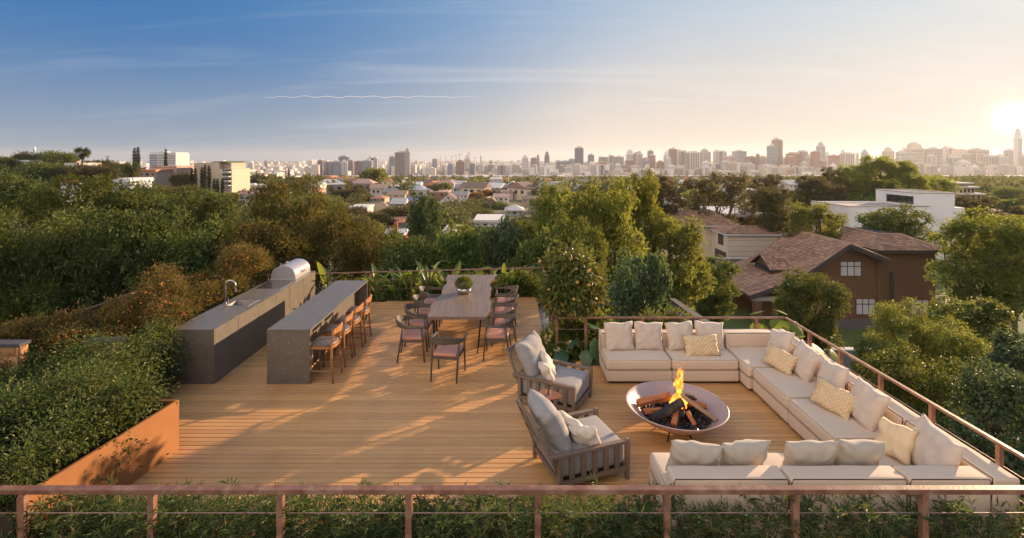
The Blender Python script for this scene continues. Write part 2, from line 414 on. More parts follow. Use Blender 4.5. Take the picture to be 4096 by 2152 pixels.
def wavebump(m, scale, rot, strength, dist, two=False):
    n, l = m.node_tree.nodes, m.node_tree.links; b = n['Principled BSDF']; tc_ = n.new('ShaderNodeTexCoord'); outs = []
    for r_ in ([rot, -rot] if two else [rot]):
        mp_ = n.new('ShaderNodeMapping'); mp_.inputs['Rotation'].default_value = (0, 0, r_); l.new(tc_.outputs['Object'], mp_.inputs[0])
        wv = n.new('ShaderNodeTexWave'); wv.inputs['Scale'].default_value = scale; wv.wave_profile = 'SIN'; l.new(mp_.outputs[0], wv.inputs['Vector'])
        pw = n.new('ShaderNodeMath'); pw.operation = 'POWER'; pw.inputs[1].default_value = .35; l.new(wv.outputs['Fac'], pw.inputs[0]); outs.append(pw.outputs[0])
    h = outs[0]
    if two:
        mu = n.new('ShaderNodeMath'); mu.operation = 'MULTIPLY'; l.new(outs[0], mu.inputs[0]); l.new(outs[1], mu.inputs[1]); h = mu.outputs[0]
    bp = n.new('ShaderNodeBump'); bp.inputs['Strength'].default_value = strength; bp.inputs['Distance'].default_value = dist
    l.new(h, bp.inputs['Height']); l.new(bp.outputs[0], b.inputs['Normal'])
m_quilt = M('quilted cream cotton', (.76, .57, .34), (.71, .52, .30), rough=.9, scale=40)
wavebump(m_quilt, 7.0, R(45), 1.0, .012, True); wavebump(m_ivory, 17, R(20), .8, .005)
m_cord = M('woven cord', (.30, .25, .20), rough=.9)
m_bowl = M('pink metal bowl', (.50, .37, .34), (.46, .33, .305), rough=.38, scale=8, metal=.15, spec=.6, dirt=(.44, .31, .28))
m_bark = M('bark', (.12, .085, .06), (.06, .045, .032), rough=.95, scale=8, stretch=(3, 3, .6), bump=.8, bscale=10, bdist=.03)
m_split = M('split firewood', (.50, .19, .06), (.30, .09, .03), rough=.75, scale=5, stretch=(1, 10, 10), bump=.5, rnd=.15, dirt=(.03, .018, .012), dirt_scale=4)
m_logend = M('pale log face', (.42, .27, .15), (.28, .15, .07), rough=.8, scale=9, stretch=(1, 8, 8), bump=.5, dirt=(.06, .035, .02), dirt_scale=3)
m_char = M('charred log', (.035, .03, .027), (.012, .01, .01), rough=.85, scale=10, bump=1.0, bscale=30, dirt=(.11, .085, .06), dirt_scale=6)
m_coal = M('charcoal', (.022, .02, .021), (.01, .01, .01), rough=.38, scale=20, island=.5, bump=.5)
m_soil = M('soil', (.05, .034, .022), (.03, .02, .013), rough=1, scale=12, bump=.6)
m_plaster = M('white plaster', (.78, .77, .79), (.73, .72, .74), rough=.85, scale=14, bump=.15, bscale=60, dirt=(.60, .585, .60), dirt_scale=.5)
m_greywall = M('grey rendered wall', (.16, .165, .19), (.13, .135, .155), rough=.9, scale=6, bump=.1)
m_lawn = M('lawn', (.11, .15, .035), (.07, .10, .022), rough=.95, scale=2.5, bump=.5, bscale=60)
# ============================================================ SETTING: ground, haze, building under the terrace
def sheet(xs, ys, fz):
    X, Y = np.meshgrid(xs, ys); Z = fz(X, Y); v = np.stack([X, Y, Z], -1).reshape(-1, 3)
    nx, ny = len(xs), len(ys); i, j = np.meshgrid(np.arange(nx - 1), np.arange(ny - 1)); a = (j * nx + i).ravel()
    return v, np.stack([a, a + 1, a + nx + 1, a + nx], -1)
xs = np.concatenate([-np.geomspace(7400, 20, 60), np.linspace(-15, 15, 5), np.geomspace(20, 7400, 60)])
ys = np.concatenate([np.linspace(-260, 0, 6), np.geomspace(6, 6900, 90)])
v, f = sheet(xs, ys, ground_z)
m_ground = M('ground cover', (.085, .095, .035), (.16, .125, .075), rough=1, scale=.05, detail=9, dirt=(.24, .20, .15), dirt_scale=.02)
structure('ground', mesh_np('ground', v, f, 4, True), m_ground)
v, f = sheet(np.linspace(8, 60, 14), np.linspace(17, 62, 14), lambda x, y: ground_z(x, y) + .03)
structure('lawn', mesh_np('lawn', v, f, 4, True), m_lawn)
# hazy air over the whole scene
hb = MB(); hb.box(-7600, 7600, -280, 7000, -62, 75)
m_haze, n, l, b = newmat('haze air'); n.remove(b)
pv = n.new('ShaderNodeVolumePrincipled'); pv.inputs['Density'].default_value = HAZE = .00011
pv.inputs['Color'].default_value = (.88, .91, .96, 1); pv.inputs['Anisotropy'].default_value = .35
l.new(pv.outputs[0], n['Material Output'].inputs['Volume'])
ho = obj('haze', hb, m_haze); ho['kind'] = 'stuff'

def far_edge(x): return 12.95 + (x + 3.63) * .1066
DX1 = 5.22        # right edge of the terrace
mb = MB()
mb.prism([(-8.75, 4.42), (DX1 + .1, 4.42), (DX1 + .1, 9.45), (.95, 9.45), (.95, 13.75), (-8.75, far_edge(-8.75) + .3)], -9.4, -.16)
m_slabc = M('concrete', (.30, .28, .26), (.25, .235, .22), rough=.9, scale=3, bump=.1)
structure('terrace_slab', mb, m_slabc)

# ============================================================ DECK, board by board
deck = thing('deck', None, None); deck['kind'] = 'structure'
mb = MB(); mb.prism([(-6.1, 4.62), (DX1 - .03, 4.62), (DX1 - .03, 9.17), (.66, 9.17), (.66, far_edge(.66) - .02), (-6.1, far_edge(-6.1) - .02)], -.155, -.034)
obj('deck_joists', mb, m_under, deck)
PITCH, yy = .093, 4.62
def wall_x(y): return -4.37 - (6.4 - y) * .122
while yy < 13.4:
    y0, y1 = yy, yy + PITCH - .0105; ym = (y0 + y1) / 2
    xl = wall_x(ym) - .04 if ym < 6.4 else -6.05
    if ym > 12.6: xl = max(xl, (y1 - 12.95) / .1066 - 3.63)
    xr = DX1 if ym < 9.17 else .67
    if xr - xl > .15:
        mb = MB(); hw = (xr - xl) / 2
        mb.obox((2 * hw, y1 - y0, .028), None, .004)
        obj('deck_board', mb, m_deck, deck, (xl + hw, ym, -.014 + random.uniform(-.0012, .0012)))
    yy += PITCH

# ============================================================ RAILINGS
def railing(label, pts, posts, r=.78, cables=(.30, .545), zb=-.05, w_=.048, h_=.032, pw=.05, group='weathered steel railings round the terrace'):
    """pts: corner points of the run; posts: list of (x, y)"""
    t = thing('terrace_railing', label, 'railing', (pts[0][0], pts[0][1], 0), 0, group)
    o = Vector((pts[0][0], pts[0][1], 0))
    for a, b_ in zip(pts, pts[1:]):
        mb = MB(); pa, pb = Vector((*a, r - h_ / 2)) - o, Vector((*b_, r - h_ / 2)) - o
        d = (pb - pa).normalized() * 0.0
        mb.bar(pa - d, pb + d, w_, h_, ch=.004); obj('top_rail', mb, m_rust, t)
        for z in cables:
            mb = MB(); mb.tube([Vector((*a, z)) - o, Vector((*b_, z)) - o], .0048, 6); obj('cable', mb, m_cable, t)
    d = Vector((pts[1][0] - pts[0][0], pts[1][1] - pts[0][1], 0)); rz = math.atan2(d.y, d.x)
    pm = MB(); pm.box(-pw / 2, pw / 2, -pw / 2, pw / 2, 0, r - h_ - zb - .001, .003); pm = pm.mesh('post')
    for x, y in posts:
        obj('post', pm, m_rust, t, (x - o.x, y - o.y, zb), (0, 0, rz))
    return t
YN = 4.50
railing('weathered steel railing running the whole width of the foreground in front of the hedge', [(-5.6, YN), (DX1, YN)],
        [(xat(p, YN), YN) for p in (94, 609, 1123, 1636, 2151, 2667, 3180, 3694, 4208)], w_=.07, h_=.046, pw=.058, zb=-.05)
railing('sunlit weathered steel railing behind the long right side of the sofa', [(DX1, YN + .04), (DX1, 9.30)],
        [(DX1, y) for y in (5.22, 6.06, 6.90, 7.75, 8.55)], pw=.05)
railing('weathered steel railing behind the rear row of the sofa', [(.86, 9.30), (DX1 - .03, 9.30)],
        [(xat(p, 9.30), 9.30) for p in (2342, 2569, 2796, 3024)], pw=.05)
railing('short weathered steel railing beside the orange tree trunk', [(.86, 9.335), (.86, 13.5)], [(.86, y) for y in (9.36, 10.2, 11.1, 12.2, 13.45)], pw=.045)
a0, a1 = (-8.55, 12.42), (.83, 13.5)
def on_back(x): return (x, a0[1] + (x - a0[0]) * (a1[1] - a0[1]) / (a1[0] - a0[0]))
railing('weathered steel railing behind the dining table and its leafy plants', [a0, a1],
        [on_back(x) for x in (-8.5, -7.45, -6.35, -4.86, -3.78, -2.70, -1.62, -.55, .53)], pw=.045)
railing('sloping weathered steel railing above the orange shrubs on the left', [(-8.55, 8.2), (-8.55, 12.38)], [(-8.55, y) for y in (8.6, 9.7, 10.75, 11.6)], pw=.05)

# ============================================================ PLANTER on the left, stone-faced walls
mb = MB()
mb.prism([(wall_x(4.55) , 4.55), (wall_x(4.55) - .03, 4.55), (-4.40, 6.4), (-4.37, 6.4)], -.03, .646)
pw_ = thing('planter_wall', 'smooth orange rusted steel planter wall at the left edge of the deck', 'planter wall')
obj('side_sheet', mb, m_corten, pw_)
mb = MB(); mb.box(-5.95, -4.405, 6.37, 6.40, -.03, .646); obj('end_sheet', mb, m_corten, pw_)
structure('planter_bed', MB().prism([(-8.6, 4.5), (wall_x(4.55) - .06, 4.55), (-4.44, 6.36), (-5.95, 6.36), (-5.95, 12.5), (-8.6, 12.3)], -.15, .5), m_soil)
m_facing = M('sandstone facing', (.50, .27, .13), (.40, .20, .09), rough=.85, scale=4, bump=.3, rnd=.18)
m_cap = M('slate coping', (.09, .09, .10), (.06, .06, .07), rough=.9, spec=.2, scale=8, bump=.2)
def stone_pier(label, x0, x1, y0, y1, z0, z1):
    t = thing('stone_pier', label, 'garden pier', (x0, y0, z0), 0, 'stone faced piers in the planting')
    w1, d1, h1 = x1 - x0, y1 - y0, z1 - z0
    obj('core', MB().box(.01, w1 - .01, .01, d1 - .01, 0, h1 - .005), m_soil, t)
    obj('coping', MB().box(-.03, w1 + .03, -.03, d1 + .03, h1, h1 + .055, .006), m_cap, t)
    nz = 4
    for k_ in range(nz):
        zz0, zz1 = h1 * k_ / nz + .004, h1 * (k_ + 1) / nz - .004; x = 0.0; i = k_
        while x < w1 - .02:
            x2 = min(w1, x + (.34 if i % 2 else .22)); i += 1
            obj('stone', MB().box(x + .004, x2 - .004, -.012 - random.random() * .006, .009, zz0, zz1, .004), m_facing, t); x = x2
        y = 0.0
        while y < d1 - .02:
            y2 = min(d1, y + (.3 if i % 2 else .2)); i += 1
            obj('stone', MB().box(w1 - .009, w1 + .012 + random.random() * .006, y + .004, y2 - .004, zz0, zz1, .004), m_facing, t); y = y2
p = at(76, 1388, 7.6); stone_pier('stone pier with slate coping at the far left edge of the photo', p.x - .95, p.x, 7.6, 7.74, .3, p.z)
p = at(335, 1375, 8.1); stone_pier('half hidden stone pier with slate coping between orange shrubs and dark hedge', p.x, p.x + .6, 8.1, 8.24, .3, p.z)

# ============================================================ KITCHEN COUNTER, BAR
cx0, cx1, cy0, cy1, cz = -5.757, -5.025, 8.22, 12.46, .92
kc = thing('kitchen_counter', 'long grey stone kitchen counter with sink, cooktop and grill on top', 'counter', (cx0, cy0, 0))
W, Ln = cx1 - cx0, cy1 - cy0
sx0, sx1, sy0, sy1 = -5.60 - cx0, -5.17 - cx0, 9.53 - cy0, 9.91 - cy0     # sink opening
mb = MB(); T = .03
for b_ in ((0, W, 0, sy0), (0, W, sy1, Ln), (0, sx0, sy0, sy1), (sx1, W, sy0, sy1)):
    mb.box(b_[0], b_[1], b_[2], b_[3], cz - T, cz)
obj('worktop', mb, m_stone, kc)
obj('end_panel', MB().box(0, W, .0, .028, 0, cz - T - .001), m_stone, kc)
obj('carcass', MB().box(.02, W - .028, .03, Ln - .02, .0, cz - T - .30), M('counter core', (.08, .075, .07), rough=.8), kc)
obj('end_panel', MB().box(0, W, Ln - .018, Ln, 0, cz - T - .001), m_stone, kc)
obj('back_panel', MB().box(0, .018, .03, Ln - .02, 0, cz - T - .001), m_stone, kc)
seams = [8.25, 8.95, 9.65, 10.35, 11.03, 11.73, 12.44]
for a, b_ in zip(seams, seams[1:]):
    obj('front_panel', MB().box(W - .026, W, a - cy0 + .003, b_ - cy0 - .003, 0, cz - T - .001, .0015), m_stone, kc)
t = thing('kitchen_sink', 'square steel sink set into the kitchen counter beside the tap', 'sink', (cx0, cy0, cz))
mb = MB(); d = .16; th = .006
mb.box(sx0 - .02, sx1 + .02, sy0 - .02, sy0 + th, .0005, .006); mb.box(sx0 - .02, sx1 + .02, sy1 - th, sy1 + .02, .0005, .006)
mb.box(sx0 - .02, sx0 + th, sy0 + th, sy1 - th, .0005, .006); mb.box(sx1 - th, sx1 + .02, sy0 + th, sy1 - th, .0005, .006)
obj('rim', mb, m_steel, t)
mb = MB(); mb.box(sx0, sx0 + th, sy0, sy1, -d, 0); mb.box(sx1 - th, sx1, sy0, sy1, -d, 0); mb.box(sx0 + th, sx1 - th, sy0, sy0 + th, -d, 0); mb.box(sx0 + th, sx1 - th, sy1 - th, sy1, -d, 0); mb.box(sx0, sx1, sy0, sy1, -d - .006, -d)
obj('basin', mb, M('sink steel', (.6, .57, .55), rough=.45, metal=.7), t)
obj('drain', MB().lathe([(.0, .004), (.03, .004), (.035, 0)], 16, Matrix.Translation(((sx0 + sx1) / 2, (sy0 + sy1) / 2, -d))), m_black, t)
t = thing('kitchen_tap', 'tall arched steel tap behind the sink', 'tap', (-5.69, 9.68, cz))
arc = [(0, 0, .02), (0, 0, .36)] + [(.1 - .1 * math.cos(a), 0, .36 + .1 * math.sin(a)) for a in np.linspace(.15, math.pi, 12)] + [(.2, 0, .30)]
obj('spout', MB().tube(arc, [.014] * len(arc), 10), m_steel, t, smooth=True)
obj('nozzle', MB().tube([(.2, 0, .30), (.2, 0, .235)], [.018, .018], 12), m_steel, t, smooth=False)
obj('base', MB().lathe([(0, .02), (.026, .02), (.028, .0005), (0, .0005)], 16), m_steel, t)
lv = obj('lever', MB().tube([(.055, 0, 0.001), (.055, 0, .07), (.06, 0, .11)], [.011, .011, .006], 8), m_steel, t)
t = thing('cooktop', 'black glass cooktop with thin steel frame on the kitchen counter', 'cooktop', (-5.645, 10.72, cz + .001))
obj('frame', MB().box(0, .548, 0, .62, 0, .008, .002), m_steel, t)
obj('glass', MB().box(.012, .536, .012, .608, .0085, .0115), m_glassblk, t)
for x, y, r_ in ((.15, .17, .085), (.39, .16, .11), (.16, .44, .115), (.40, .45, .08)):
    obj('burner_ring', MB().lathe([(r_, 0), (r_ - .006, 0), (r_ - .006, .0006), (r_, .0006)], 28, Matrix.Translation((x, y, .0117)), True), m_ring, t)
for x in (.20, .24, .28, .32): obj('touch_mark', MB().box(x, x + .015, .03, .04, .0117, .0122), m_ring, t)
t = thing('barbecue_grill', 'grey steel barbecue with a half round hood at the far end of the counter', 'grill', (-5.705, 11.54, cz + .001))
gw, gd, gh = .575, .84, .33
obj('base_flange', MB().box(-.02, gw + .02, -.02, gd + .02, 0, .022, .004), m_steel, t)
prof = [(gw / 2 - gw / 2 * math.cos(a), .06 + (gh - .06) * math.sin(a) ** .85) for a in np.linspace(0, math.pi, 25)]
prof = [(0, .0225)] + prof + [(gw, .0225)]
mb = MB(); vs = [(x, .0, z) for x, z in prof] + [(x, gd, z) for x, z in prof]; n_ = len(prof)
mb.add(vs, [(i, i + 1, n_ + i + 1, n_ + i) for i in range(n_ - 1)]); ob_ = obj('hood', mb, m_hood, t, smooth=True)
mb = MB(); mb.add([(x, -.004, z) for x, z in prof] + [(x, .012, z) for x, z in prof], [tuple(range(n_)), tuple(range(n_, 2 * n_))[::-1]] + [(i, (i + 1) % n_, n_ + (i + 1) % n_, n_ + i) for i in range(n_)])
obj('end_plate', mb, m_hood, t); mb2 = MB(); mb2.add([(x, y + gd, z) for x, y, z in mb.v], mb.f); obj('end_plate', mb2, m_hood, t)
obj('thermometer', MB().tube([(gw / 2 + .02, .14, gh - .02), (gw / 2 + .02, .14, gh + .055)], [.016, .016], 10).tube([(gw / 2 + .02, .13, gh + .055), (gw / 2 + .02, .155, gh + .055)], [.03, .03], 14), m_steel, t)
obj('knob', MB().tube([(gw / 2 - .1, .10, gh - .03), (gw / 2 - .1, .10, gh + .04)], [.014, .018], 10), m_steel, t)
obj('vent_slot', MB().box(gw - .022, gw + .004, .30, .56, .10, .122, .003), m_black, t)
obj('handle', MB().tube([(gw + .03, .3, .16), (gw + .03, .56, .16)], .009, 8).tube([(gw - .02, .33, .155), (gw + .03, .33, .16)], .006, 6).tube([(gw - .02, .53, .155), (gw + .03, .53, .16)], .006, 6), m_steel, t)

bx0, bx1, by0, by1 = -4.135, -3.405, 8.22, 11.49
bt = thing('bar_counter', 'grey stone bar counter with four wooden stools along one side', 'counter', (bx0, by0, 0))
BW, BL = bx1 - bx0, by1 - by0
obj('bar_top', MB().box(0, BW, 0, BL, cz - .035, cz, .0015), m_stone, bt)
obj('end_panel', MB().box(.0005, BW - .0005, .0005, .035, 0, cz - .0355, .0015), m_stone, bt)
obj('end_panel', MB().box(.0005, BW - .0005, BL - .035, BL - .0005, 0, cz - .0355, .0015), m_stone, bt)
obj('body', MB().box(.002, BW - .24, .036, BL - .036, 0, cz - .0355), m_stone, bt)

# ============================================================ BAR STOOLS (face the bar, -x)
def make_stool():
    t = thing('bar_stool', 'nearest bar stool, fully in view at the end of the bar', 'bar stool', (0, 0, 0), 0, 'wooden bar stools along the bar')
    sh = .60
    for sy in (-1, 1):
        yb = sy * .20
        obj('rear_leg', MB().tube([(.205, yb * 1.06, 0), (.175, yb, .35), (.165, yb * .98, .62), (.20, yb * .93, .80), (.225, yb * .86, .90)], [.015, .019, .021, .019, .015], 8), m_teak, t, smooth=True)
        obj('front_leg', MB().tube([(-.20, yb * .98, 0), (-.175, yb * .9, .3), (-.16, yb * .85, sh)], [.014, .018, .020], 8), m_teak, t, smooth=True)
        obj('side_stretcher', MB().tube([(.185, yb * 1.0, .20), (-.18, yb * .92, .20)], .0115, 8), m_teak, t)
    obj('front_stretcher', MB().tube([(-.183, -.18, .255), (-.183, .18, .255)], .013, 8), m_teak, t)
    arcp = [(.185 + .05 * math.cos(a), .21 * math.sin(a), .165) for a in np.linspace(-1.45, 1.45, 9)]
    obj('rear_stretcher', MB().tube(arcp, .0125, 8), m_teak, t, smooth=True)
    # seat frame and pad, rounded at the back
    out = [(-.215, -.20), (-.215, .20)] + [(.10 + .115 * math.cos(a), .215 * math.sin(a)) for a in np.linspace(1.45, -1.45, 13)]
    obj('seat_frame', MB().prism(out, sh - .025, sh + .022), m_teak, t)
    pad = MB(); n_ = len(out); rings = [(.93, .0225), (.96, .035), (.93, .052), (.80, .062), (.4, .064)]
    for s_, z in rings: pad.v += [Vector((x * s_, y * s_, sh + z)) for x, y in out]
    for i in range(len(rings) - 1):
        for j in range(n_): pad.f.append((i * n_ + j, i * n_ + (j + 1) % n_, (i + 1) * n_ + (j + 1) % n_, (i + 1) * n_ + j))
    pad.f.append(tuple((len(rings) - 1) * n_ + j for j in range(n_)))
    obj('seat_pad', pad, m_stoolseat, t, smooth=True)
    # curved backrest board
    mb = MB(); A = np.linspace(-1.15, 1.15, 15); hh = .085
    for a in A:
        x = .145 + .085 * math.cos(a); y = .225 * math.sin(a) / math.sin(1.15) * .98; lift = .0 if abs(a) < .9 else 0
        z0 = .815 + .012 * abs(a); z1 = .925 - .018 * abs(a) ** 2
        for dx, zz_ in ((0, z0), (.022, z0), (.030, z1), (.008, z1)): mb.v.append(Vector((x + dx, y, zz_)))
    for i in range(len(A) - 1):
        for j in range(4): mb.f.append((i * 4 + j, i * 4 + (j + 1) % 4, (i + 1) * 4 + (j + 1) % 4, (i + 1) * 4 + j))
    mb.f += [(0, 1, 2, 3), tuple((len(A) - 1) * 4 + j for j in (3, 2, 1, 0))]
    obj('backrest', mb, m_teak, t)
    return t
st = make_stool(); st.location = (-3.23, 8.45, 0)
dup(st, (-3.24, 9.07, 0), R(2), 'second bar stool counted from the near end of the bar')
dup(st, (-3.22, 9.61, 0), R(-3), 'third bar stool counted from the near end of the bar')
dup(st, (-3.21, 10.2, 0), R(2), 'farthest bar stool, next to the open far end of the bar')

# ============================================================ DINING TABLE
tx0, tx1, ty0, ty1, tz = -1.66, -.49, 9.40, 12.75, .75
dt = thing('dining_table', 'long live edge wooden dining table with thin black legs', 'dining table', ((tx0 + tx1) / 2, (ty0 + ty1) / 2, 0))
cxm, cym = dt.location.x, dt.location.y
def wavy(y, s): return .035 * math.sin(y * 2.1 + s) + .022 * math.sin(y * 4.7 + 2 * s) + .012 * math.sin(y * 11 + s * 3) + (.055 if abs(y - .6 - s * .2) < .25 else 0) * math.cos((y - .6 - s * .2) * 6.28)
ysn = np.linspace(ty0 - cym, ty1 - cym, 42); edges = [tx0 - cxm, -.30, .05, .36, tx1 - cxm]
def edge_x(i, y):
    if i == 0: return edges[0] + .02 + wavy(y, 1.0) - .01 * y
    if i == 4: return edges[4] + .01 + wavy(y, 3.3)
    return edges[i] + .008 * math.sin(y * 1.3 + i)
for i in range(4):
    lft = [(edge_x(i, y) + .0008, y) for y in ysn]; rgt = [(edge_x(i + 1, y) - .0008, y) for y in ysn]
    mb = MB(); m_ = len(ysn)
    under = .022
    for (xl, y), (xr, _) in zip(lft, rgt):
        ul = under if i == 0 else 0; ur = under if i == 3 else 0
        mb.v += [Vector((xl, y, tz)), Vector((xr, y, tz)), Vector((xr - ur, y, tz - .06)), Vector((xl + ul, y, tz - .06))]
    for k_ in range(m_ - 1):
        for j in range(4): mb.f.append((k_ * 4 + j, k_ * 4 + (j + 1) % 4, (k_ + 1) * 4 + (j + 1) % 4, (k_ + 1) * 4 + j))
    mb.f += [(3, 2, 1, 0), tuple((m_ - 1) * 4 + j for j in range(4))]
    obj('plank', mb, m_table, dt)
for y in (ty0 - cym + .28, ty1 - cym - .35):
    for s_ in (-1, 1):
        xt, xb = s_ * .46, s_ * .40
        mb = MB(); mb.bar((xt, y - .13, tz - .062), (xb, y - .16, 0), .022, .022); mb.bar((xt, y + .13, tz - .062), (xb, y + .16, 0), .022, .022)
        mb.bar((xt, y - .13, tz - .066), (xt, y + .13, tz - .066), .05, .006); obj('leg', mb, m_black, dt)

# ============================================================ DINING CHAIRS (face +x)
def make_chair():
    t = thing('dining_chair', 'dining chair at the near head of the table, its back to the camera', 'dining chair', (0, 0, 0), 0, 'dark wood dining chairs round the table')
    W2 = .235
    for sy in (-1, 1):
        obj('leg', MB().tube([(.235, sy * .245, 0), (.205, sy * .243, .40), (.175, sy * .245, .655)], [.014, .019, .018], 8), m_dkwood, t, smooth=True)
        obj('leg', MB().tube([(-.27, sy * .225, 0), (-.205, sy * .232, .40), (-.17, sy * .243, .66)], [.014, .019, .018], 8), m_dkwood, t, smooth=True)
        obj('side_rail', MB().bar((.205, sy * .225, .385), (-.205, sy * .218, .385), .022, .04, ch=.003), m_dkwood, t)
    obj('front_rail', MB().bar((.205, -.225, .385), (.205, .225, .385), .022, .04, ch=.003), m_dkwood, t)
    obj('rear_rail', MB().bar((-.205, -.215, .385), (-.205, .215, .385), .022, .04, ch=.003), m_dkwood, t)
    seat = rblock(.44, .44, .065, .03, .018, 3, 5); 
    for v_ in seat.v: v_.y *= 1 + .12 * v_.x / .22 * .5
    obj('seat', seat, m_pink, t, (.005, 0, .435), smooth=True, weld=True)
    # one bent band makes backrest and arms
    mb = MB(); A = np.linspace(-1, 1, 33); ring = []
    for a in A:
        s_ = abs(a); sg = 1 if a >= 0 else -1
        if s_ > .62:                      # straight arms
            q = (s_ - .62) / .38; x = -.02 + q * .235; y = sg * (.275 - .02 * q)
        else:
            an = s_ / .62 * math.pi / 2; x = -.02 - .265 * math.cos(an); y = sg * .275 * math.sin(an)
        q2 = max(0, 1 - s_ / .62); hgt = .036 + .105 * (q2 ** .6 if q2 > 0 else 0)
        ztop = .682 + .098 * min(1, q2 * 1.25) ** .8; lean = -.035 * q2
        nx, ny = (x + .02, y) if s_ <= .62 else (0, sg); ln = math.hypot(nx, ny); nx /= ln; ny /= ln; tk = .034 if s_ > .62 else .026
        mb.v += [Vector((x + lean, y, ztop)), Vector((x + nx * tk + lean, y + ny * tk, ztop - .004)), Vector((x + nx * tk, y + ny * tk, ztop - hgt)), Vector((x, y, ztop - hgt))]
    m_ = len(A)
    for i in range(m_ - 1):
        for j in range(4): mb.f.append((i * 4 + j, i * 4 + (j + 1) % 4, (i + 1) * 4 + (j + 1) % 4, (i + 1) * 4 + j))
    mb.f += [(0, 1, 2, 3), tuple((m_ - 1) * 4 + j for j in (3, 2, 1, 0))]
    obj('backrest', mb, m_dkwood, t)
    return t
ch = make_chair(); ch.location = (-1.12, 8.55, 0); ch.rotation_euler = (0, 0, R(81))
for i, (y, nm) in enumerate(((9.32, 'nearest'), (10.05, 'second nearest'), (10.75, 'third nearest'), (11.45, 'farthest'))):
    dup(ch, (-1.885 + (i > 1) * .03, y, 0), R((4, -3, 2, 0)[i]), nm + ' dining chair in the row between bar and table')
    dup(ch, (-.285 + (i > 0) * .10, y + .06, 0), R(180 + (-4, 3, -2, 1)[i]), nm + ' dining chair in the row between table and orange tree')
# ============================================================ SOFA, eight modules
SH, BH = .42, .655          # seat and back height
def rect_loop(x0, x1, y0, y1, z, r=.03, n=4):
    pts = []
    for cx_, cy_, a0_ in ((x1 - r, y1 - r, 0), (x0 + r, y1 - r, 90), (x0 + r, y0 + r, 180), (x1 - r, y0 + r, 270)):
        for i in range(n + 1): a = R(a0_ + 90 * i / n); pts.append((cx_ + r * math.cos(a), cy_ + r * math.sin(a), z))
    return pts + [pts[0]]
def sofa_module(label, x0, x1, y0, y1, backs, seat_to=None, seed=0):
    """backs: 'far', 'near', 'right' sides that carry a backrest"""
    t = thing('sofa_module', label, 'sofa', ((x0 + x1) / 2, (y0 + y1) / 2, 0), 0, 'modules of the sand coloured corner sofa')
    cx_, cy_ = (x0 + x1) / 2, (y0 + y1) / 2; g = .004; bt_ = .235
    X0, X1, Y0, Y1 = x0 - cx_ + g, x1 - cx_ - g, y0 - cy_ + g, y1 - cy_ - g
    obj('plinth', MB().box(X0 + .05, X1 - .03, Y0 + .05, Y1 - .03, 0, .045), m_plinth, t)
    obj('base', rblock(X1 - X0, Y1 - Y0, .185, .022, .0, 3, 3), m_sofa, t, ((X0 + X1) / 2, (Y0 + Y1) / 2, .1385), smooth=True, weld=True)
    sx0_, sx1_, sy0_, sy1_ = X0, X1, Y0, Y1
    if 'far' in backs: sy1_ -= bt_
    if 'near' in backs: sy0_ += bt_
    if 'right' in backs: sx1_ -= bt_ + .05
    sw, sd = sx1_ - sx0_, sy1_ - sy0_; sx, sy = (sx0_ + sx1_) / 2, (sy0_ + sy1_) / 2
    sc_ = obj('seat_cushion', rblock(sw, sd, .185, .045, .014, 4, 5, seed, .006), m_sofa, t, (sx, sy, .325), smooth=True, weld=True)
    mb = MB(); mb.tube(rect_loop(-sw / 2 + .012, sw / 2 - .012, -sd / 2 + .012, sd / 2 - .012, .082, .035), .0045, 5, False)
    obj('piping', mb, m_seam, sc_)
    mb = MB(); mb.tube(rect_loop(-sw / 2 - .001, sw / 2 + .001, -sd / 2 - .001, sd / 2 + .001, -.09, .03), .0045, 5, False)
    obj('piping', mb, m_seam, sc_)
    for b_ in backs:
        if b_ == 'right': dx, dy, px_, py_ = bt_ + .05, (Y1 - Y0) - (bt_ if 'far' in backs or 'near' in backs else 0) + 0, X1 - (bt_ + .05) / 2, (Y0 + Y1) / 2
        else: dx, dy = X1 - X0, bt_; px_ = (X0 + X1) / 2; py_ = Y1 - bt_ / 2 if b_ == 'far' else Y0 + bt_ / 2
        if b_ == 'right' and 'far' in backs: dy = Y1 - Y0
        if b_ == 'right' and 'near' in backs: dy = Y1 - Y0
        if b_ != 'right' and 'right' in backs: dx -= bt_ + .055; px_ -= (bt_ + .055) / 2
        if b_ == 'right' : py_ = (Y0 + Y1) / 2
        hgt = BH - .232
        bo = obj('backrest', rblock(dx, dy, hgt, .035, .006, 4, 5, seed + 5, .004), m_sofa, t, (px_, py_, .232 + hgt / 2), smooth=True, weld=True)
        mb = MB(); z = hgt / 2 - .006
        if b_ == 'right': pts = [(-dx / 2 + .002, -dy / 2 + .02, -hgt / 2 + .2), (-dx / 2 + .006, -dy / 2 + .012, z - .03), (-dx / 2 + .016, -dy / 2 + .02, z)] + [(-dx / 2 + .016, dy / 2 - .02, z), (-dx / 2 + .004, dy / 2 - .012, z - .03), (-dx / 2 + .002, dy / 2 - .012, -hgt / 2 + .2)]
        else:
            s_ = -1; yy_ = s_ * (dy / 2 - .0095); z = hgt / 2 - .0095
            pts = [(-dx / 2 + .010, yy_, -hgt / 2 + .02), (-dx / 2 + .010, yy_, z - .04), (-dx / 2 + .024, yy_, z), (dx / 2 - .024, yy_, z), (dx / 2 - .010, yy_, z - .04), (dx / 2 - .010, yy_, -hgt / 2 + .02)]
        mb.tube(pts, .006, 6); obj('piping', mb, m_pipe, bo)
    return t
sofa_module('left end module of the rear sofa row, beside the planting', 1.594, 2.70, 8.20, 9.03, ['far'], seed=1)
sofa_module('middle module of the rear sofa row, with the quilted cushion', 2.70, 3.83, 8.20, 9.03, ['far'], seed=2)
sofa_module('far corner module where the rear sofa row meets the right side', 3.84, 5.03, 7.93, 9.03, ['right', 'far'], seed=3)
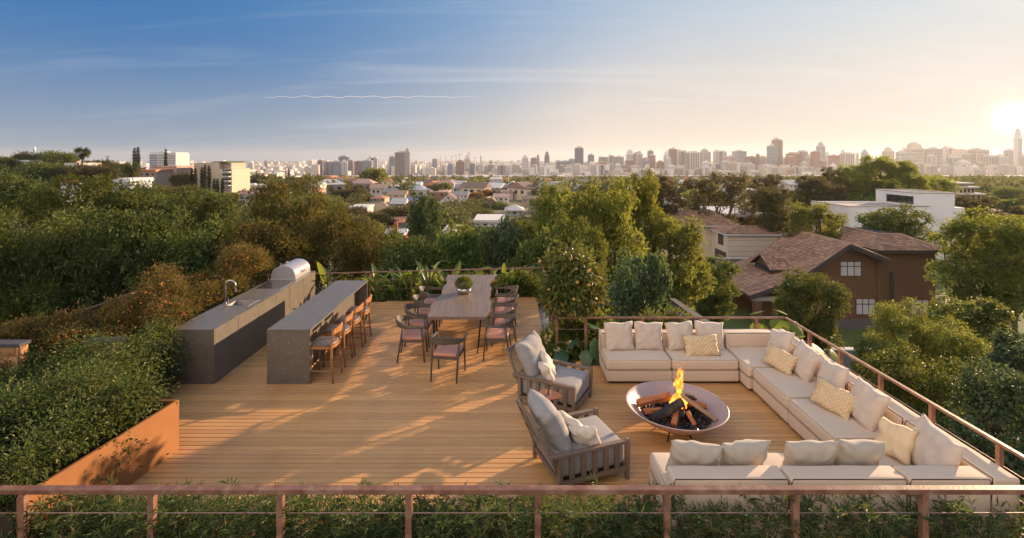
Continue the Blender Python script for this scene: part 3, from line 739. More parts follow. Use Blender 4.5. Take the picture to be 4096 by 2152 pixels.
sofa_module('right side sofa module next to the far corner module', 3.90, 5.03, 6.92, 7.92, ['right'], seed=4)
sofa_module('right side sofa module next to the near corner module', 3.90, 5.03, 5.91, 6.91, ['right'], seed=5)
sofa_module('near corner module of the sofa at the lower right of the photo', 3.92, 5.03, 4.80, 5.90, ['right', 'near'], seed=6)
sofa_module('near sofa row module with the open left end, back to the camera', 1.585, 2.745, 4.80, 5.66, ['near'], seed=7)
sofa_module('near sofa row module beside the near corner, back to the camera', 2.75, 3.91, 4.80, 5.66, ['near'], seed=8)

# ============================================================ SCATTER CUSHIONS
def place_pillow(label, mat, w_, h_, t, loc, facing, tilt, roll=0, seed=0, name='scatter_cushion', group='scatter cushions on the sofa'):
    """facing: direction (degrees, from +x) that the cushion front looks to; tilt: lean back from upright"""
    me = pillow_mesh(w_, h_, t, seed); me.materials.append(mat)
    o = bpy.data.objects.new(name, me); C.objects.link(o)
    f_ = Vector((math.cos(R(facing)), math.sin(R(facing)), 0)); up = Vector((0, 0, 1)) * math.cos(R(tilt)) - f_ * math.sin(R(tilt))
    nrm = f_ * math.cos(R(tilt)) + Vector((0, 0, 1)) * math.sin(R(tilt)); xa = up.cross(nrm)
    Mx = Matrix((xa, up, nrm)).transposed().to_4x4() @ Matrix.Rotation(R(roll), 4, 'Z'); Mx.translation = loc
    o.matrix_world = Mx; return tag(o, label, 'cushion', group)
zc = SH + .225
place_pillow('first grey square cushion from the left end of the rear sofa', m_pil, .52, .50, .17, (1.90, 8.66, zc), -92, 17, 2, 1)
place_pillow('second grey square cushion from the left end of the rear sofa', m_pil, .52, .50, .17, (2.43, 8.67, zc), -88, 16, -2, 2)
place_pillow('grey square cushion behind the left of the quilted cream cushion', m_pil, .50, .50, .17, (2.99, 8.67, zc), -90, 16, 3, 3)
place_pillow('grey square cushion behind the right of the quilted cream cushion', m_pil, .52, .51, .17, (3.51, 8.67, zc), -91, 16, -3, 4)
place_pillow('quilted cream lumbar cushion in the middle of the rear sofa', m_quilt, .60, .36, .14, (3.27, 8.42, SH + .155), -92, 24, 3, 5)
place_pillow('grey square cushion at the far corner, half behind a cream one', m_pil2, .50, .50, .17, (4.55, 8.28, zc), 190, 26, 14, 6)
place_pillow('quilted cream cushion near the far corner of the right sofa side', m_quilt, .52, .34, .14, (4.30, 7.82, SH + .165), 207, 30, -8, 7)
place_pillow('grey square cushion before the far quilted cream one on the right side', m_pil2, .52, .52, .17, (4.55, 7.58, zc), 183, 24, -6, 8)
place_pillow('grey square cushion behind the middle quilted cream one on the right side', m_pil2, .50, .50, .17, (4.57, 6.96, zc), 182, 25, 8, 9)
place_pillow('quilted cream cushion in the middle of the right sofa side', m_quilt, .54, .36, .14, (4.32, 6.56, SH + .165), 208, 30, -6, 10)
place_pillow('grey square cushion before the middle quilted cream one on the right side', m_pil2, .54, .52, .17, (4.55, 6.28, zc), 184, 25, -6, 11)
place_pillow('plain cream square cushion on the near corner module', m_cream, .40, .40, .15, (4.36, 5.56, SH + .18), 197, 30, 6, 12)
place_pillow('large grey cushion on the near corner beside the plain cream one', m_pil2, .62, .54, .18, (4.55, 5.30, zc - .005), 176, 25, -5, 13)
for i, (x, nm) in enumerate(((1.93, 'first'), (2.46, 'second'), (3.16, 'third'), (3.68, 'fourth'))):
    place_pillow(nm + ' cushion from the left on the near sofa row, seen from behind', m_pil_shade, .54, .46, .19, (x, 5.19 + .02 * (i % 2), SH + .20), 90 + (-6, 5, -4, 6)[i], 22, (4, -3, -4, 4)[i], 20 + i)

# ============================================================ SLATTED ARMCHAIRS (face +x)
def make_armchair(label):
    t = thing('slatted_armchair', label, 'armchair', (0, 0, 0), 0, 'slatted wooden armchairs by the fire bowl')
    hw = .375
    for s_ in (-1, 1):
        y = s_ * hw
        obj('arm_rail', MB().box(-.53, .50, y - .03, y + .03, .432, .468, .003), m_grwood, t)
        obj('front_leg', MB().add([(.455, y - .028, .431), (.505, y - .028, .431), (.505, y + .028, .431), (.455, y + .028, .431), (.452, y - .026, 0), (.486, y - .026, 0), (.486, y + .026, 0), (.452, y + .026, 0)],
            [(0, 1, 2, 3), (7, 6, 5, 4), (0, 4, 5, 1), (1, 5, 6, 2), (2, 6, 7, 3), (3, 7, 4, 0)]), m_grwood, t)
        obj('arm_joint', MB().box(.458, .503, y - .022, y + .022, .4685, .476, .002), m_grwood, t)
        obj('rear_leg', MB().add([(-.44, y - .028, .431), (-.385, y - .028, .431), (-.385, y + .028, .431), (-.44, y + .028, .431), (-.425, y - .026, 0), (-.385, y - .026, 0), (-.385, y + .026, 0), (-.425, y + .026, 0)],
            [(0, 1, 2, 3), (7, 6, 5, 4), (0, 4, 5, 1), (1, 5, 6, 2), (2, 6, 7, 3), (3, 7, 4, 0)]), m_grwood, t)
        obj('bottom_rail', MB().box(-.384, .451, y - .022, y + .022, .105, .150, .003), m_grwood, t)
        sm = MB().box(-.031, .031, -.011, .011, 0, .280, .002).mesh('slat')
        for i in range(5): obj('slat', sm, m_grwood, t, (-.258 + i * .148, y, .151))
    obj('front_rail', MB().box(.455, .49, -hw + .029, hw - .029, .105, .15, .003), m_grwood, t)
    obj('rear_rail', MB().box(-.42, -.385, -hw + .029, hw - .029, .105, .15, .003), m_grwood, t)
    obj('seat_deck', MB().box(-.40, .45, -.345, .345, .125, .148), m_plinth, t)
    obj('seat_cushion', rblock(.87, .685, .27, .05, .02, 4, 5, 3, .008), m_blue, t, (.03, 0, .287), smooth=True, weld=True)
    # leaning back frame with woven cord
    A, B = Vector((-.39, 0, .17)), Vector((-.66, 0, .80)); dv = (B - A).normalized(); nv = Vector((dv.z, 0, -dv.x))
    for s_ in (-1, 1):
        obj('back_stile', MB().bar(A + Vector((0, s_ * .325, 0)), B + Vector((0, s_ * .325, 0)), .03, .045, (1, 0, 0), .003), m_grwood, t)
    obj('back_top_rail', MB().bar(B + Vector((0, -.31, 0)) - dv * .025, B + Vector((0, .31, 0)) - dv * .025, .022, .048, (0, 0, 1), .003), m_grwood, t)
    obj('back_low_rail', MB().bar(A + Vector((0, -.31, 0)) + dv * .15, A + Vector((0, .31, 0)) + dv * .15, .022, .04, (0, 0, 1), .003), m_grwood, t)
    obj('back_rod', MB().tube([(-.505, -.40, .41), (-.505, .40, .41)], .010, 8), m_steel, t)
    Ld = (B - A).length
    for i in range(19):
        y = -.285 + i * .57 / 18; mb = MB(); p0 = A + dv * .17 + Vector((0, y, 0)); p1 = A + dv * (Ld - .02) + Vector((0, y + .006, 0))
        mb.tube([p0 - nv * .012, p0 + nv * .012, p0 + (p1 - p0) * .5 + nv * .014 * (1 if i % 2 else -1), p1 + nv * .016, p1 + dv * .026, p1 - nv * .016], .0045, 5); obj('cord', mb, m_cord, t)
    for i in range(11):
        u = .19 + i * (Ld - .25) / 10; mb = MB(); p0 = A + dv * u + Vector((0, -.345, 0)); p1 = A + dv * u + Vector((0, .345, 0))
        mb.tube([p0 - nv * .03, p0 + nv * .028, p0 + (p1 - p0) * .3 - nv * .008, p0 + (p1 - p0) * .7 + nv * .010, p1 + nv * .028, p1 - nv * .03], .0045, 5); obj('cord', mb, m_cord, t)
    bc = pillow_mesh(.68, .62, .27, 31); bc.materials.append(m_blue)
    o = obj('back_cushion', bc, None, t); up = (B - A).normalized(); nr = Vector((up.z, 0, -up.x)); xa = up.cross(nr)
    Mx = Matrix((xa, up, nr)).transposed().to_4x4(); Mx.translation = Vector((-.375, 0, .635)); o.matrix_basis = Mx
    return t
def chair_spot(dx, dy, loc, rz): return Vector((loc[0] + dx * math.cos(rz) - dy * math.sin(rz), loc[1] + dx * math.sin(rz) + dy * math.cos(rz), 0))
ac = make_armchair('grey wooden armchair beside the planting, behind the small side table'); la = (.66, 7.675, 0); ra = R(-28); ac.location = la; ac.rotation_euler = (0, 0, ra)
lb = (.80, 6.00, 0); rb = R(20); dup(ac, lb, rb, 'grey wooden armchair next to the foreground railing, turned partly away')
for nm, lc, rc, sg in (('far', la, ra, 1), ('near', lb, rb, 1)):
    p = chair_spot(-.10, -.02, lc, rc); p.z = .535
    place_pillow(f'ivory ribbed cushion leaning flatter on the {nm} armchair', m_ivory, .42, .30, .13, p + Vector((0, .0, .02)), math.degrees(rc) + 25, 34, 18, 41 + sg, group='small cushions on the armchairs')
    p = chair_spot(-.02, -.24, lc, rc); p.z = .535
    place_pillow(f'ivory cushion against the nearer arm of the {nm} armchair', m_ivory, .36, .28, .12, p, math.degrees(rc) + 50, 24, -12, 44, group='small cushions on the armchairs')

# ============================================================ SIDE TABLE AND DRINK
tp = Vector((.52, 6.93, 0))
t = thing('side_table', 'tiny round wooden side table on a thin pole between the armchairs', 'side table', tp)
out = [((.165 + .022 * math.cos(3 * a + .6)) * math.cos(a), (.165 + .022 * math.cos(3 * a + .6)) * math.sin(a)) for a in np.linspace(0, 2 * math.pi, 40, endpoint=False)]
m_walnut = M('walnut', (.33, .13, .07), (.22, .08, .04), rough=.3, scale=3, stretch=(2, 14, 2), coat=.3)
obj('top', MB().prism(out, .438, .452), m_walnut, t)
obj('pole', MB().tube([(0, 0, .012), (0, 0, .4375)], .009, 8), m_black, t)
obj('foot', MB().lathe([(0, .0125), (.10, .011), (.11, .001), (0, .001)], 24), m_black, t)
m_glass, n, l, b = newmat('clear glass'); b.inputs['Transmission Weight'].default_value = 1; b.inputs['Roughness'].default_value = .02; b.inputs['IOR'].default_value = 1.3; b.inputs['Base Color'].default_value = (.97, 1, .97, 1)
t = thing('drink_glass', 'clear tumbler with green garnish standing on the side table', 'glass', tp + Vector((.0, .0, .4535)))
obj('tumbler', MB().lathe([(0, 0), (.027, 0), (.031, .11), (.0285, .11), (.025, .006), (0, .006)], 20), m_glass, t, smooth=False)
m_mint = leafmat('mint', [(0, (.10, .22, .05)), (1, (.22, .34, .10))], (.3, .5, .1))
mb = MB()
for i in range(14):
    a = i * 2.4; z = .02 + .085 * i / 13; c_ = Vector((.012 * math.cos(a), .012 * math.sin(a), z)); mb.add([c_ + Vector((-.008, 0, 0)), c_ + Vector((0, .006, .007)), c_ + Vector((.009, .002, .002)), c_ + Vector((0, -.007, -.004))], [(0, 1, 2, 3)], None)
obj('garnish', mb, m_mint, t, fix=False)

# ============================================================ FIRE BOWL
BC = Vector((2.30, 6.84, 0)); RB, ZR = .675, .375
t = thing('fire_bowl', 'wide shallow pink metal fire bowl on thin legs', 'fire bowl', BC)
prof = [(0, .085)]
for i in range(1, 15): r_ = RB * i / 14; prof.append((r_, .085 + (ZR - .085) * (i / 14) ** 2.1))
prof += [(RB + .012, ZR + .001), (RB + .012, ZR - .008), (RB, ZR - .016)]
for i in range(13, 0, -1): r_ = RB * i / 14; prof.append((r_, .07 + (ZR - .03 - .07) * (i / 14) ** 2.1))
prof.append((0, .07))
obj('bowl', MB().lathe(prof, 72), m_bowl, t, smooth=True)
for a in (-68, -112 - 15, 90, 20):
    x, y = math.cos(R(a)), math.sin(R(a)); obj('leg', MB().tube([(x * .25, y * .25, .10), (x * .34, y * .34, .0)], [.011, .011], 8), m_black, t)
# charcoal
cv_, cf_ = [], []; ico = bmesh.new(); bmesh.ops.create_icosphere(ico, subdivisions=1, radius=1); iv = np.array([v.co for v in ico.verts]); if_ = np.array([[v.index for v in f.verts] for f in ico.faces]); ico.free()
for i in range(900):
    r_ = .45 * math.sqrt(rng.random()); a = rng.random() * 6.283; zb = .085 + (ZR - .085) * (r_ / RB) ** 2.1
    h_ = .075 * (1 - (r_ / .46) ** 2) + .02; z = zb + .012 + rng.random() * h_; s_ = .011 + .014 * rng.random()
    rot = np.array(Matrix.Rotation(rng.random() * 6, 3, Vector(rng.normal(size=3)).normalized())); v_ = (iv * (1 + .35 * rng.normal(size=iv.shape)) * s_ * np.array([1.25, .9, .8])) @ rot.T + np.array([r_ * math.cos(a), r_ * math.sin(a), z])
    cf_.append(if_ + len(cv_) * len(iv)); cv_.append(v_)
o = obj('charcoal', mesh_np('charcoal', np.concatenate(cv_), np.concatenate(cf_), 3), m_coal, None, BC); tag(o, 'bed of black charcoal lumps in the fire bowl', 'charcoal', None, 'stuff')
def log(label, p0, p1, r0, kind, seed, sq=1.0):
    p0, p1 = BC + Vector(p0), BC + Vector(p1); d = p1 - p0; n_ = 12; rn = random.Random(seed)
    x = d.normalized(); y = Vector((0, 0, 1)).cross(x).normalized(); z = x.cross(y)
    nsd = 12 if kind == 'round' else 5 if kind == 'split' else 4
    an = sorted(rn.uniform(-.25, .25) + 2 * math.pi * i / nsd for i in range(nsd)) if kind != 'round' else [2 * math.pi * i / nsd for i in range(nsd)]
    rad = [r0 * rn.uniform(.8, 1.2) for _ in an] if kind != 'round' else [r0 * rn.uniform(.93, 1.06) for _ in an]
    mb = MB(); rings = 7
    for i in range(rings):
        q = i / (rings - 1); bend = .012 * math.sin(q * 3.1 + seed)
        for a, r_ in zip(an, rad):
            rr = r_ * (1 + .06 * rn.uniform(-1, 1)); mb.v.append(Vector(((q - .5) * d.length + (.012 * rn.uniform(-1, 1) if i in (0, rings - 1) else 0), rr * math.cos(a) + bend, rr * math.sin(a) * sq)))
    for i in range(rings - 1):
        for j in range(nsd): mb.f.append((i * nsd + j, i * nsd + (j + 1) % nsd, (i + 1) * nsd + (j + 1) % nsd, (i + 1) * nsd + j))
    mb.f += [tuple(range(nsd))[::-1], tuple((rings - 1) * nsd + j for j in range(nsd))]
    o = obj('firewood_log', mb, {'round': m_char, 'split': m_split, 'plank': m_logend}[kind], smooth=(kind == 'round'))
    Mx = Matrix((x, y, z)).transposed().to_4x4(); Mx.translation = (p0 + p1) / 2; o.matrix_world = Mx
    return tag(o, label, 'log', 'firewood in the fire bowl')
log('thick reddish split log lying across the rear left of the fire bowl', (-.50, .12, .30), (-.02, .20, .37), .068, 'split', 1, .95)
log('small orange split log poking out at the left of the fire bowl', (-.44, -.01, .26), (-.20, .02, .27), .042, 'split', 2)
log('thick charred round log leaning up from the lower left of the fire bowl', (-.40, -.19, .25), (.07, -.03, .41), .062, 'round', 3)
log('short orange split log pointing at the camera in the fire bowl', (-.14, -.27, .215), (-.01, -.06, .29), .045, 'split', 4)
log('thin glowing orange stick upright among the charcoal', (.165, -.24, .20), (.16, -.05, .29), .030, 'split', 5)
log('long pale plank leaning from the flames down to the right rim', (.47, -.25, .26), (.05, .05, .50), .055, 'plank', 6, .55)
log('pale narrow plank lying just behind the long one', (.47, -.11, .26), (.13, .10, .44), .042, 'plank', 7, .6)
log('short reddish block at the right of the fire bowl', (.46, .08, .29), (.20, .12, .31), .045, 'split', 8)
log('dark bark covered log behind the flames on the right', (.36, .27, .31), (.07, .14, .45), .045, 'round', 9)
log('charred log hidden low in the middle below the flames', (.02, -.12, .25), (.12, .14, .36), .05, 'round', 10)
# flames
m_fire = bpy.data.materials.new('flame'); m_fire.use_nodes = True; n, l = m_fire.node_tree.nodes, m_fire.node_tree.links; n.remove(n['Principled BSDF'])
em = n.new('ShaderNodeEmission'); tr = n.new('ShaderNodeBsdfTransparent'); mx = n.new('ShaderNodeMixShader'); tcn = n.new('ShaderNodeTexCoord'); nz = n.new('ShaderNodeTexNoise')
mpn = n.new('ShaderNodeMapping'); mpn.inputs['Scale'].default_value = (15, 15, 7); l.new(tcn.outputs['Object'], mpn.inputs[0]); l.new(mpn.outputs[0], nz.inputs['Vector']); nz.inputs['Scale'].default_value = 1.0; nz.inputs['Detail'].default_value = 3; nz.inputs['Distortion'].default_value = 1.2
cr2 = n.new('ShaderNodeValToRGB'); e = cr2.color_ramp.elements; e[0].position = .32; e[0].color = (1, .07, .004, 1); e[1].position = .66; e[1].color = (1, .46, .09, 1); e.new(.50).color = (1, .17, .01, 1)
l.new(nz.outputs['Fac'], cr2.inputs[0]); l.new(cr2.outputs[0], em.inputs['Color']); em.inputs['Strength'].default_value = 1.5
mrn = n.new('ShaderNodeMapRange'); mrn.inputs[1].default_value = .44; mrn.inputs[2].default_value = .54; l.new(nz.outputs['Fac'], mrn.inputs[0]); lw = n.new('ShaderNodeLayerWeight'); lw.inputs[0].default_value = .5; fa = n.new('ShaderNodeMath'); fa.operation = 'SUBTRACT'; fa.inputs[0].default_value = 1.1; l.new(lw.outputs['Facing'], fa.inputs[1]); fm = n.new('ShaderNodeMath'); fm.operation = 'MULTIPLY'; fm.use_clamp = True; l.new(mrn.outputs[0], fm.inputs[0]); l.new(fa.outputs[0], fm.inputs[1]); l.new(fm.outputs[0], mx.inputs[0]); l.new(tr.outputs[0], mx.inputs[1]); l.new(em.outputs[0], mx.inputs[2]); l.new(mx.outputs[0], n['Material Output'].inputs['Surface'])
t = thing('flames', 'bright orange flames rising from the logs in the fire bowl', 'fire', BC + Vector((.03, .04, .36)))
for i in range(90):
    rn = random.Random(100 + i); a = rn.random() * 6.28; r_ = .135 * rn.random() ** .7; hgt = rn.uniform(.07, .22) * (1.25 - r_ * 4); pts = []; rad = []; z0 = -.05 + .02 * rn.random()
    if i % 5 == 0: hgt = rn.uniform(.36, .60); r_ *= .4
    if i % 9 == 1: z0 = rn.uniform(.16, .40); hgt = rn.uniform(.04, .11); r_ = .05
    ph, w0, bd = rn.random() * 6, rn.uniform(.006, .015), rn.uniform(.02, .05)
    for k_ in range(12):
        q = k_ / 11; pts.append((r_ * math.cos(a) * (1 - .55 * q) + bd * math.sin(q * 7 + ph) * q ** .7 + .035 * q + .02 * z0, r_ * math.sin(a) * (1 - .5 * q) + .02 * math.cos(q * 6 + ph) * q, z0 + q * hgt)); rad.append(w0 * (.35 + 1.7 * (q * (1 - q)) ** .8 * 2 + .35 * math.sin(q * 9 + ph) ** 2) * (1 - q) ** .5 + .0008)
    obj('flame', MB().tube(pts, rad, 7), m_fire, t, smooth=True)
for i in range(40):
    rn = random.Random(300 + i); z = .18 + .42 * rn.random() ** 1.2; s_ = .0022 + .002 * rn.random(); c_ = (.04 + rn.gauss(0, .06), rn.gauss(0, .05), z)
    obj('spark', MB().add([(c_[0], c_[1], c_[2] - s_ * 2), (c_[0] + s_, c_[1], c_[2]), (c_[0], c_[1] + s_, c_[2]), (c_[0] - s_, c_[1], c_[2]), (c_[0], c_[1] - s_, c_[2]), (c_[0], c_[1], c_[2] + s_ * 2)],
        [(0, 2, 1), (0, 3, 2), (0, 4, 3), (0, 1, 4), (5, 1, 2), (5, 2, 3), (5, 3, 4), (5, 4, 1)]), m_fire, t) if i < 40 else None

# ============================================================ LEAFY PLANTS: one engine for crowns, hedges and shrubs
def leaves_np(P, Dr, Nr, ln, wd, fold=.25, hexa=False):
    """folded leaves: base P, direction Dr, up Nr (n x 3), lengths, widths -> vertices, triangles"""
    n_ = len(P); S = np.cross(Dr, Nr); S /= np.linalg.norm(S, axis=1, keepdims=True) + 1e-9; U = np.cross(S, Dr)
    ln = ln[:, None]; wd = wd[:, None]
    tip = P + Dr * ln - U * ln * .12
    if not hexa:
        m1 = P + Dr * ln * .45 + S * wd * .5 + U * wd * fold; m2 = P + Dr * ln * .45 - S * wd * .5 + U * wd * fold
        V = np.stack([P, m1, tip, m2], 1).reshape(-1, 3); b_ = np.arange(n_)[:, None] * 4
        T = np.concatenate([b_ + [0, 1, 2], b_ + [0, 2, 3]], 1).reshape(-1, 3)
    else:
        a1 = P + Dr * ln * .25 + S * wd * .42 + U * wd * fold * .8; a2 = P + Dr * ln * .62 + S * wd * .44 + U * wd * fold * .7
        b1 = P + Dr * ln * .25 - S * wd * .42 + U * wd * fold * .8; b2 = P + Dr * ln * .62 - S * wd * .44 + U * wd * fold * .7
        md = P + Dr * ln * .5
        V = np.stack([P, a1, a2, tip, b2, b1, md], 1).reshape(-1, 3); b_ = np.arange(n_)[:, None] * 7
        T = np.concatenate([b_ + [0, 1, 6], b_ + [1, 2, 6], b_ + [2, 3, 6], b_ + [3, 4, 6], b_ + [4, 5, 6], b_ + [5, 0, 6]], 1).reshape(-1, 3)
    return V, T
def unit(a): return a / (np.linalg.norm(a, axis=-1, keepdims=True) + 1e-9)
def crown_np(lobes, n_clusters, per, ln, wd, seed, cl_r=.35, droop=.3, upbias=.25, inner=.45, fold=.25, hexa=False, out_w=.8, twig=False):
    """leaves in clumps spread through ellipsoid lobes (cx, cy, cz, rx, ry, rz)"""
    g = np.random.default_rng(seed); lb_ = np.array(lobes, float); w_ = lb_[:, 3] * lb_[:, 4] + lb_[:, 4] * lb_[:, 5]
    li = g.choice(len(lb_), n_clusters, p=w_ / w_.sum()); d = unit(g.normal(size=(n_clusters, 3)) + [0, 0, upbias]); rr = inner + (1 - inner) * g.random(n_clusters) ** .45
    cc = lb_[li, :3] + d * lb_[li, 3:] * rr[:, None]; cn = unit(d / lb_[li, 3:])
    csz = cl_r * (.55 + .9 * g.random(n_clusters))
    ci = np.repeat(np.arange(n_clusters), per); n_ = len(ci)
    off = g.normal(size=(n_, 3)) * csz[ci][:, None] * .5; P = cc[ci] + off
    Dr = unit(cn[ci] * out_w + unit(off) * .8 + g.normal(size=(n_, 3)) * .5 - np.array([0, 0, droop]))
    Nr = unit(cn[ci] * .6 + [0, 0, .8] + g.normal(size=(n_, 3)) * .45)
    L_ = ln * (.6 + .7 * g.random(n_)); W_ = wd * (.65 + .6 * g.random(n_))
    VT = leaves_np(P, Dr, Nr, L_, W_, fold, hexa); tl = g.uniform(-.28, .28, len(lb_)); tc_ = g.uniform(-.22, .22, n_clusters)
    return (VT[0], VT[1], np.repeat(tl[li][ci] + tc_[ci], len(VT[0]) // n_)), cc
def trunk_mb(h, r, spread, n_limbs, seed, base=0.0, tips=None):
    mb = MB(); rn = random.Random(seed); p = [Vector((0, 0, base))]; 
    for i in range(5): p.append(Vector((rn.uniform(-.05, .05) * h * (i + 1) / 6, rn.uniform(-.05, .05) * h * (i + 1) / 6, base + h * (i + 1) / 5 * .8)))
    mb.tube(p, [r * (1.25 - .17 * i) for i in range(6)], 8)
    for i in range(n_limbs):
        q = rn.uniform(.4, .98); k_ = min(4, int(q * 5)); s_ = p[k_].lerp(p[k_ + 1], q * 5 - k_)
        if tips is not None: e_ = Vector(tips[rn.randrange(len(tips))])
        else:
            a = i * 2.4 + rn.random(); e_ = s_ + Vector((math.cos(a) * spread, math.sin(a) * spread, h * rn.uniform(.12, .4)))
        m_ = s_.lerp(e_, .5) + Vector((rn.uniform(-.1, .1), rn.uniform(-.1, .1), rn.uniform(.0, .16))) * (e_ - s_).length
        mb.tube([s_, s_.lerp(m_, .5), m_, m_.lerp(e_, .55) + Vector((rn.uniform(-.05, .05), 0, rn.uniform(-.05, .05))) * h * .3, e_], [r * .5, r * .42, r * .3, r * .2, r * .07], 6)
    return mb
G = lambda *a: a
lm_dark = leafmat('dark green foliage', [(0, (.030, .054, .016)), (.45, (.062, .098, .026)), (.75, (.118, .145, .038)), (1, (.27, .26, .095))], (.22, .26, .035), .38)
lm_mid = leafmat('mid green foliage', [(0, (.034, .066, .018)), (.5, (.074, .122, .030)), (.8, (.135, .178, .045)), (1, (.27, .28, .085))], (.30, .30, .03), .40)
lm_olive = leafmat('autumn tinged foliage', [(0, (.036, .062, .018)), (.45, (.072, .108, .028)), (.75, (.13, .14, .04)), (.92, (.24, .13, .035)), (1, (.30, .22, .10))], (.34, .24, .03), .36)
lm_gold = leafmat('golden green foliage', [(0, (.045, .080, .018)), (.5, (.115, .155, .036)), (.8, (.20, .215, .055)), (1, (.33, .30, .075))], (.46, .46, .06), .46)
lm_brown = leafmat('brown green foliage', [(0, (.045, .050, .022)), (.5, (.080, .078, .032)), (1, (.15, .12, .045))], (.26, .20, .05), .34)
lm_grey = leafmat('blue green ivy foliage', [(0, (.035, .065, .035)), (.5, (.065, .105, .05)), (1, (.13, .17, .08))], (.20, .26, .05), .34)
lm_amber = leafmat('amber shrub foliage', [(0, (.06, .072, .02)), (.4, (.12, .112, .03)), (.75, (.19, .135, .035)), (.93, (.28, .14, .04)), (1, (.36, .15, .04))], (.36, .25, .04), .36)
lm_orange = leafmat('glossy citrus foliage', [(0, (.045, .07, .018)), (.6, (.095, .12, .028)), (1, (.17, .17, .045))], (.34, .30, .03), .3, .45, .2, .3)
lm_bamboo = leafmat('bamboo hedge foliage', [(0, (.035, .070, .028)), (.5, (.075, .125, .045)), (.86, (.13, .17, .06)), (1, (.40, .25, .12))], (.22, .30, .06), .32)
lm_banana = leafmat('banana leaf', [(0, (.04, .085, .02)), (1, (.10, .15, .035))], (.45, .48, .06), .45, .35, .15, .5)
m_fruit = M('orange fruit', (.62, .30, .06), (.52, .30, .07), rough=.45, scale=40, bump=.1, rnd=.12)

def leaf_obj(name, VT, mat, parent=None, loc=None, rot=None, scale=None):
    return obj(name, mesh_np(name, VT[0], VT[1], 3, False, VT[2] if len(VT) > 2 else None), mat, parent, loc, rot, scale)
def cat(*vts):
    o_ = 0; vs, ts = [], []
    for v_, t_ in vts: vs.append(v_); ts.append(t_ + o_); o_ += len(v_)
    return np.concatenate(vs), np.concatenate(ts)

# table centrepiece
t = thing('table_plant', 'round green herb plant in a chrome bowl on the dining table', 'potted plant', (-1.09, 11.05, tz + .001))
obj('bowl', MB().lathe([(0, .0), (.11, 0), (.165, .05), (.175, .11), (.155, .135), (.15, .125), (.10, .11), (0, .11)], 32), M('chrome', (.9, .9, .9), rough=.14, metal=1), t, smooth=True)
VT, _ = crown_np([(0, 0, .20, .175, .175, .145)], 420, 14, .022, .013, 5, .035, .0, .5, .75)
leaf_obj('foliage', VT, leafmat('herb foliage', [(0, (.09, .14, .03)), (1, (.26, .30, .09))], (.4, .45, .06)), t)

# foreground hedge behind the near railing
groups = []; g = np.random.default_rng(5)
tops = []
for x in np.arange(-5.2, 5.6, .095):
    top = .57 + .09 * math.sin(x * 2.3 + 1) + .07 * math.sin(x * 5.1) + .05 * rng.normal()
    if -3.4 < x < -1.9: top -= .06
    for y in np.arange(4.55, 4.80 + (.38 if x < 1.45 else .0), .095):
        lim = H - (1372 + 26 * rng.normal()) * y / F
        tops.append((x + rng.normal() * .05, y + rng.normal() * .04, min(top, lim) - rng.random() * .07))
Ps, Ds, Ns, Ls, Ws = [], [], [], [], []
for (x, y, top) in tops:
    nst = 7
    for s_ in range(nst):
        z = max(-.1, top - .62 * (s_ / nst) ** 1.0 - .03 * rng.random()); base = np.array([x + rng.normal() * .05, y + rng.normal() * .045, z]); ax_ = unit(np.array([rng.normal() * .6, rng.normal() * .45 - .45, .45]))
        for q in range(13):
            a = rng.random() * 6.283; sd = unit(np.array([math.cos(a), math.sin(a), .1]))
            Ps.append(base + ax_ * (.012 * q - .05) ); Ds.append(unit(ax_ * .75 + sd * .8)); Ns.append(unit(np.array([rng.normal() * .5, rng.normal() * .5, 1]))); Ls.append(.06 + .055 * rng.random()); Ws.append(.011 + .006 * rng.random())
VT = leaves_np(np.array(Ps), np.array(Ds), np.array(Ns), np.array(Ls), np.array(Ws), .15)
hd = thing('bamboo_hedge', 'feathery dark green hedge filling the strip behind the foreground railing', 'hedge', (0, 4.66, -.1))
o = leaf_obj('foliage', (VT[0] - np.array([0, 4.66, -.1]), VT[1]), lm_bamboo, hd); o['kind'] = 'stuff'
mb = MB()
for (x, y, top) in tops[::2]: mb.tube([(x, y - 4.66, 0), (x + random.uniform(-.03, .03), y - 4.66, top * .6), (x + random.uniform(-.06, .06), y - 4.66, top + .1)], [.005, .004, .002], 4, False)
o = obj('stems', mb, m_bark, hd, fix=False); o['kind'] = 'stuff'
structure('planting_strip', MB().prism([(-8.6, 4.43), (DX1, 4.43), (DX1, 4.61), (-4.6, 4.61), (-4.6, 4.54), (-8.6, 4.54)], -.159, -.05), m_soil)

# dark hedge on the left planter
lob = []
g = np.random.default_rng(21)
for i in range(46):
    y = 4.6 + 3.75 * g.random(); xr = (wall_x(y) if y < 6.4 else -5.9 + .1 * (y < 7.6)) - .44 - .25 * (y > 6.3)
    x = xr - (2.9 if y < 7.6 else 1.6) * g.random() ** 1.1
    top = np.interp(y, [4.5, 5.2, 6.5, 7.6, 8.4], [.75, .92, 1.05, 1.05, .9]) + .06 * g.normal() - .20 * (xr - x < .3)
    if y > 5.9 and x < -6.55: top = .52 + .05 * g.normal()
    r_ = .36 + .16 * g.random(); lob.append((x, y, top - r_ * .8, r_, r_, r_ * 1.0))
for y in np.arange(4.7, 6.4, .25): lob.append((wall_x(y) - .36, y, .76, .27, .26, .25))
for y in (6.6, 6.95, 7.3, 7.7, 8.0): lob.append((-5.70 - .07 * (y - 6.6), y, .62, .34, .3, .46)); lob.append((-5.78, y, .25, .3, .3, .35))
VT, cc = crown_np(lob, 5200, 22, .054, .024, 8, .15, .25, .4, .5)
o = leaf_obj('leafy_hedge', VT, lm_dark); tag(o, 'dense dark green hedge spilling over the orange planter wall', 'hedge')


